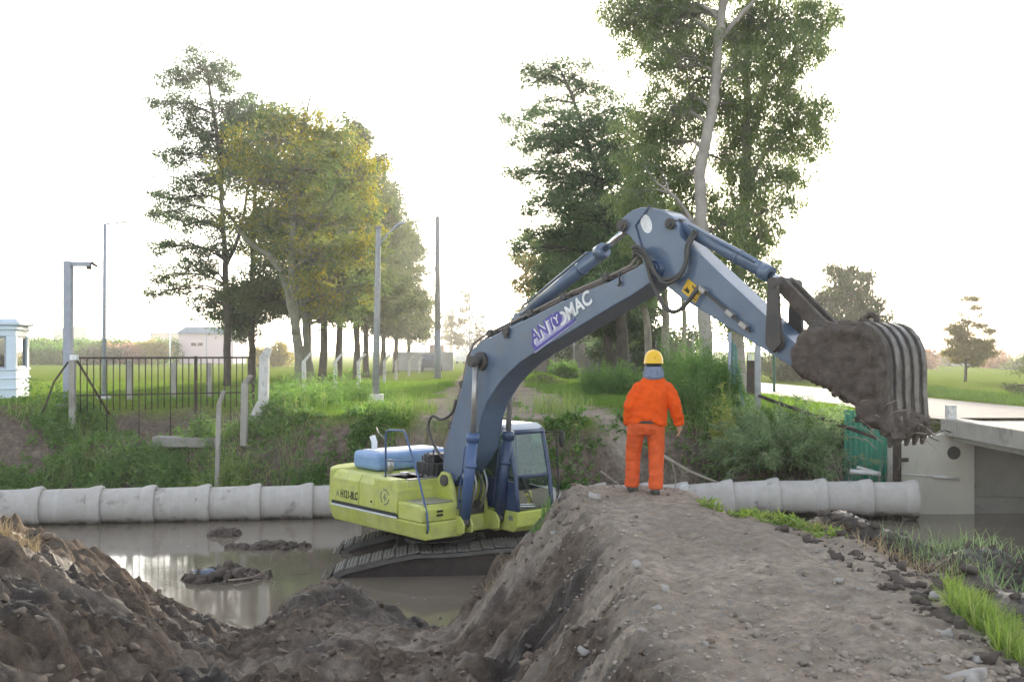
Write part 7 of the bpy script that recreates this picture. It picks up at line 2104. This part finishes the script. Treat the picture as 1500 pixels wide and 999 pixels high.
# single pale stones
def stone(px, py, Y, s, lab, mat='stone', flat=0.6, seed=0):
    x = (px - 750) / FPX * Y
    V, F = lumps(np.array([x]), np.array([Y]), np.array([s]), 0.2, flat, seed)
    z0 = gz(x, Y)
    o = np_mesh('stone', V - np.array([x, Y, z0]), F, M[mat]); o.location = (x, Y, z0)
    return tag(o, lab, 'stone', 'pale stones on the dirt bank')
for i, (px, py, Y, s, lab) in enumerate([(868, 730, 12.2, 0.13, 'pale angular slab of rubble at the far left crest of the bank'), (1228, 858, 7.75, 0.055, 'pale stone with a white glint on the right half of the bank'), (1218, 832, 8.4, 0.04, 'small white pair-mate stone just behind the pale glinting stone'), (1258, 857, 7.7, 0.03, 'small pale pebble right of the glinting stone'),
                                         (975, 873, 7.4, 0.055, 'grey flat stone at the left rim of the bank'), (962, 892, 7.05, 0.04, 'darker rounded stone below the grey flat one'), (855, 985, 7.2, 0.06, 'pale squarish stone low on the left face of the bank'), (1335, 848, 7.9, 0.05, 'pale broken stone near the right rim'), (1370, 862, 7.6, 0.06, 'long pale chip standing by the bright grass'),
                                         (938, 938, 6.2, 0.045, 'pale stone in the rubble at the lower left rim'), (1032, 958, 5.95, 0.035, 'pale stone at the bottom middle of the bank'), (1385, 915, 6.55, 0.075, 'large dark-faced stone on the right shoulder'), (1420, 985, 5.6, 0.11, 'largest grey boulder at the bottom right'), (1425, 950, 6.1, 0.06, 'pale small boulder beside the largest one'),
                                         (935, 850, 8.2, 0.05, 'tan stone among crumbs at the left rim'), (815, 780, 11.6, 0.06, 'tan flat stone on the left crest')]):
    stone(px, py, Y, s, lab, 'stone', 0.6, 200 + i)
# grey cloth and sticks in the mud
g = G(); Y = 18.6
c = P(303, 812, Y); c.z = ZW + 0.05
g.ball(c, (0.33, 0.22, 0.13), 16, 10, noise=0.16, seed=3)
tag(g.build('wet_cloth', M['cloth_grey'], smooth=True), 'bluish grey wet cloth lump lying in the mud at the water edge', 'cloth')
def mudbank(px, py, Y, rx, ry, rz, lab, seed):
    x = (px - 750) / FPX * Y
    r_ = np.random.default_rng(seed)
    n = 90
    a = r_.random(n) * 6.28; r = np.sqrt(r_.random(n))
    X = x + np.cos(a) * r * rx; Yy = Y + np.sin(a) * r * ry
    S = 0.05 + 0.09 * r_.random(n)
    V, F = lumps(X, Yy, S, 0, 0.8, seed)
    k = V.reshape(n, -1, 3); k[..., 2] += (ZW - 0.03 + rz * (1 - r ** 2) - (ground_z(X, Yy) + S * 0.48))[:, None]
    o = np_mesh('mud_heap', k.reshape(-1, 3) - np.array([x, Y, ZW]), F, M['caked'])
    o.location = (x, Y, ZW)
    return tag(o, lab, 'mud heap', 'mud heaps standing out of the water')
mudbank(328, 782, 23.0, 0.32, 0.25, 0.10, 'small round mud heap in the water before the left pipes', 1)
mudbank(395, 796, 21.6, 0.85, 0.35, 0.07, 'long low mud heap in the water left of the track', 2)
mudbank(330, 812, 18.7, 0.75, 0.5, 0.16, 'mud heap around the grey wet cloth', 4)
for pts, r, lab in [([(972, 668, 25.6), (1010, 690, 25.4), (1050, 706, 25.2)], 0.05, 'thick bare branch lying on the dark soil right of the worker'), ([(985, 680, 25.8), (990, 700, 25.7), (988, 716, 25.6)], 0.022, 'thin upright stick under the lying branch'), ([(880, 690, 25.8), (900, 705, 25.6), (918, 716, 25.4)], 0.025, 'thin dark branch sloping down left of the worker'),
                    ([(335, 850, 16.9), (370, 845, 16.6), (392, 833, 16.4)], 0.02, 'dark stick poking out of the mud over the water'), ([(345, 858, 16.5), (385, 848, 16.2)], 0.014, 'thin dark twig below the stick over the water'),
                    ([(725, 850, 12.3), (742, 825, 12.1), (765, 815, 12.0)], 0.010, 'dry stalk on the left face of the bank beside the track')]:
    g = G(); g.tube(polyline([np.array(P(*p)) for p in pts], 9), list(np.linspace(r, r * 0.5, 9)), 7)
    for q in range(3):
        a_ = np.array(P(*pts[1])); g.tube([a_, a_ + rng.normal(0, 0.12, 3), a_ + rng.normal(0, 0.22, 3)], [r * 0.4, r * 0.25, r * 0.1], 5)
    tag(g.build('branch', M['wood']), lab, 'branch', 'dead branches')
# bare twiggy bush by the green sheet
Yb = 26.2
root = thing('bare_bush', 'bare grey twiggy bush in front of the green steel sheet', 'bush', (P(1262, 0, Yb).x, Yb, -2.2))
g = G()
for i in range(34):
    a = rng.random() * 6.28
    p = np.array([cos(a) * 0.3, sin(a) * 0.2, 0.0]); d = unit(np.array([cos(a) * 0.5, sin(a) * 0.4, 1.0]))
    pts = [p]
    for k in range(6):
        d = unit(d + rng.standard_normal(3) * 0.22); p = p + d * 0.24; pts.append(p)
        if k > 2: g.tube([p, p + unit(d + rng.standard_normal(3) * 0.7) * 0.2], [0.005, 0.002], 3)
    g.tube(pts, list(np.linspace(0.013, 0.004, 7)), 4)
g.build('twigs', M['wood'], root)
g = G(); a_, b_ = P(1245, 690, 26.0), P(1290, 694, 25.9)
g.tube([a_, b_], 0.06, 10); g.tube([P(1255, 684, 26.2), P(1284, 692, 26.1)], 0.04, 8)
tag(g.build('pale_debris', M['conc_white']), 'pale broken pipe ends lying at the foot of the green sheet', 'rubble')
g = G(); g.box(-0.95, 0.95, -0.25, 0.25, -0.25, 0.03)
o = g.build('culvert_slab', M['conc_dark'], None, 0.03); o.location = (P(276, 0, 29.3).x, 29.3, -0.70); o.rotation_euler = (0, 0.03, 0.05)
tag(o, 'weathered concrete culvert slab in the weeds below the metal fence', 'slab')
g = G(); g.box(-0.55, 0.55, -0.35, 0.35, -0.15, 0.04)
o = g.build('concrete_slab', M['conc'], None, 0.02); o.location = (P(1046, 0, 26.6).x, 26.6, gz(P(1046, 0, 26.6).x, 26.6) + 0.12); o.rotation_euler = (0.25, 0.1, 0.2)
tag(o, 'tilted grey concrete slab half hidden by weeds beside the sapling', 'slab')
# ------------------------------------------------------------------ haze
hm = bpy.data.materials.new('warm_evening_haze')
hm.use_nodes = True
nt = hm.node_tree
nt.nodes.clear()
out = N(nt, 'ShaderNodeOutputMaterial')
pv = N(nt, 'ShaderNodeVolumePrincipled')
pv.inputs['Color'].default_value = (0.95, 0.95, 0.95, 1)
pv.inputs['Density'].default_value = 0.0006
pv.inputs['Anisotropy'].default_value = 0.6
nt.links.new(pv.outputs[0], out.inputs['Volume'])
g = G(); g.box(-420, 420, -30, 560, -5.0, 32)
tag(g.build('haze', hm), 'pale haze in the evening air', 'haze', kind='stuff')
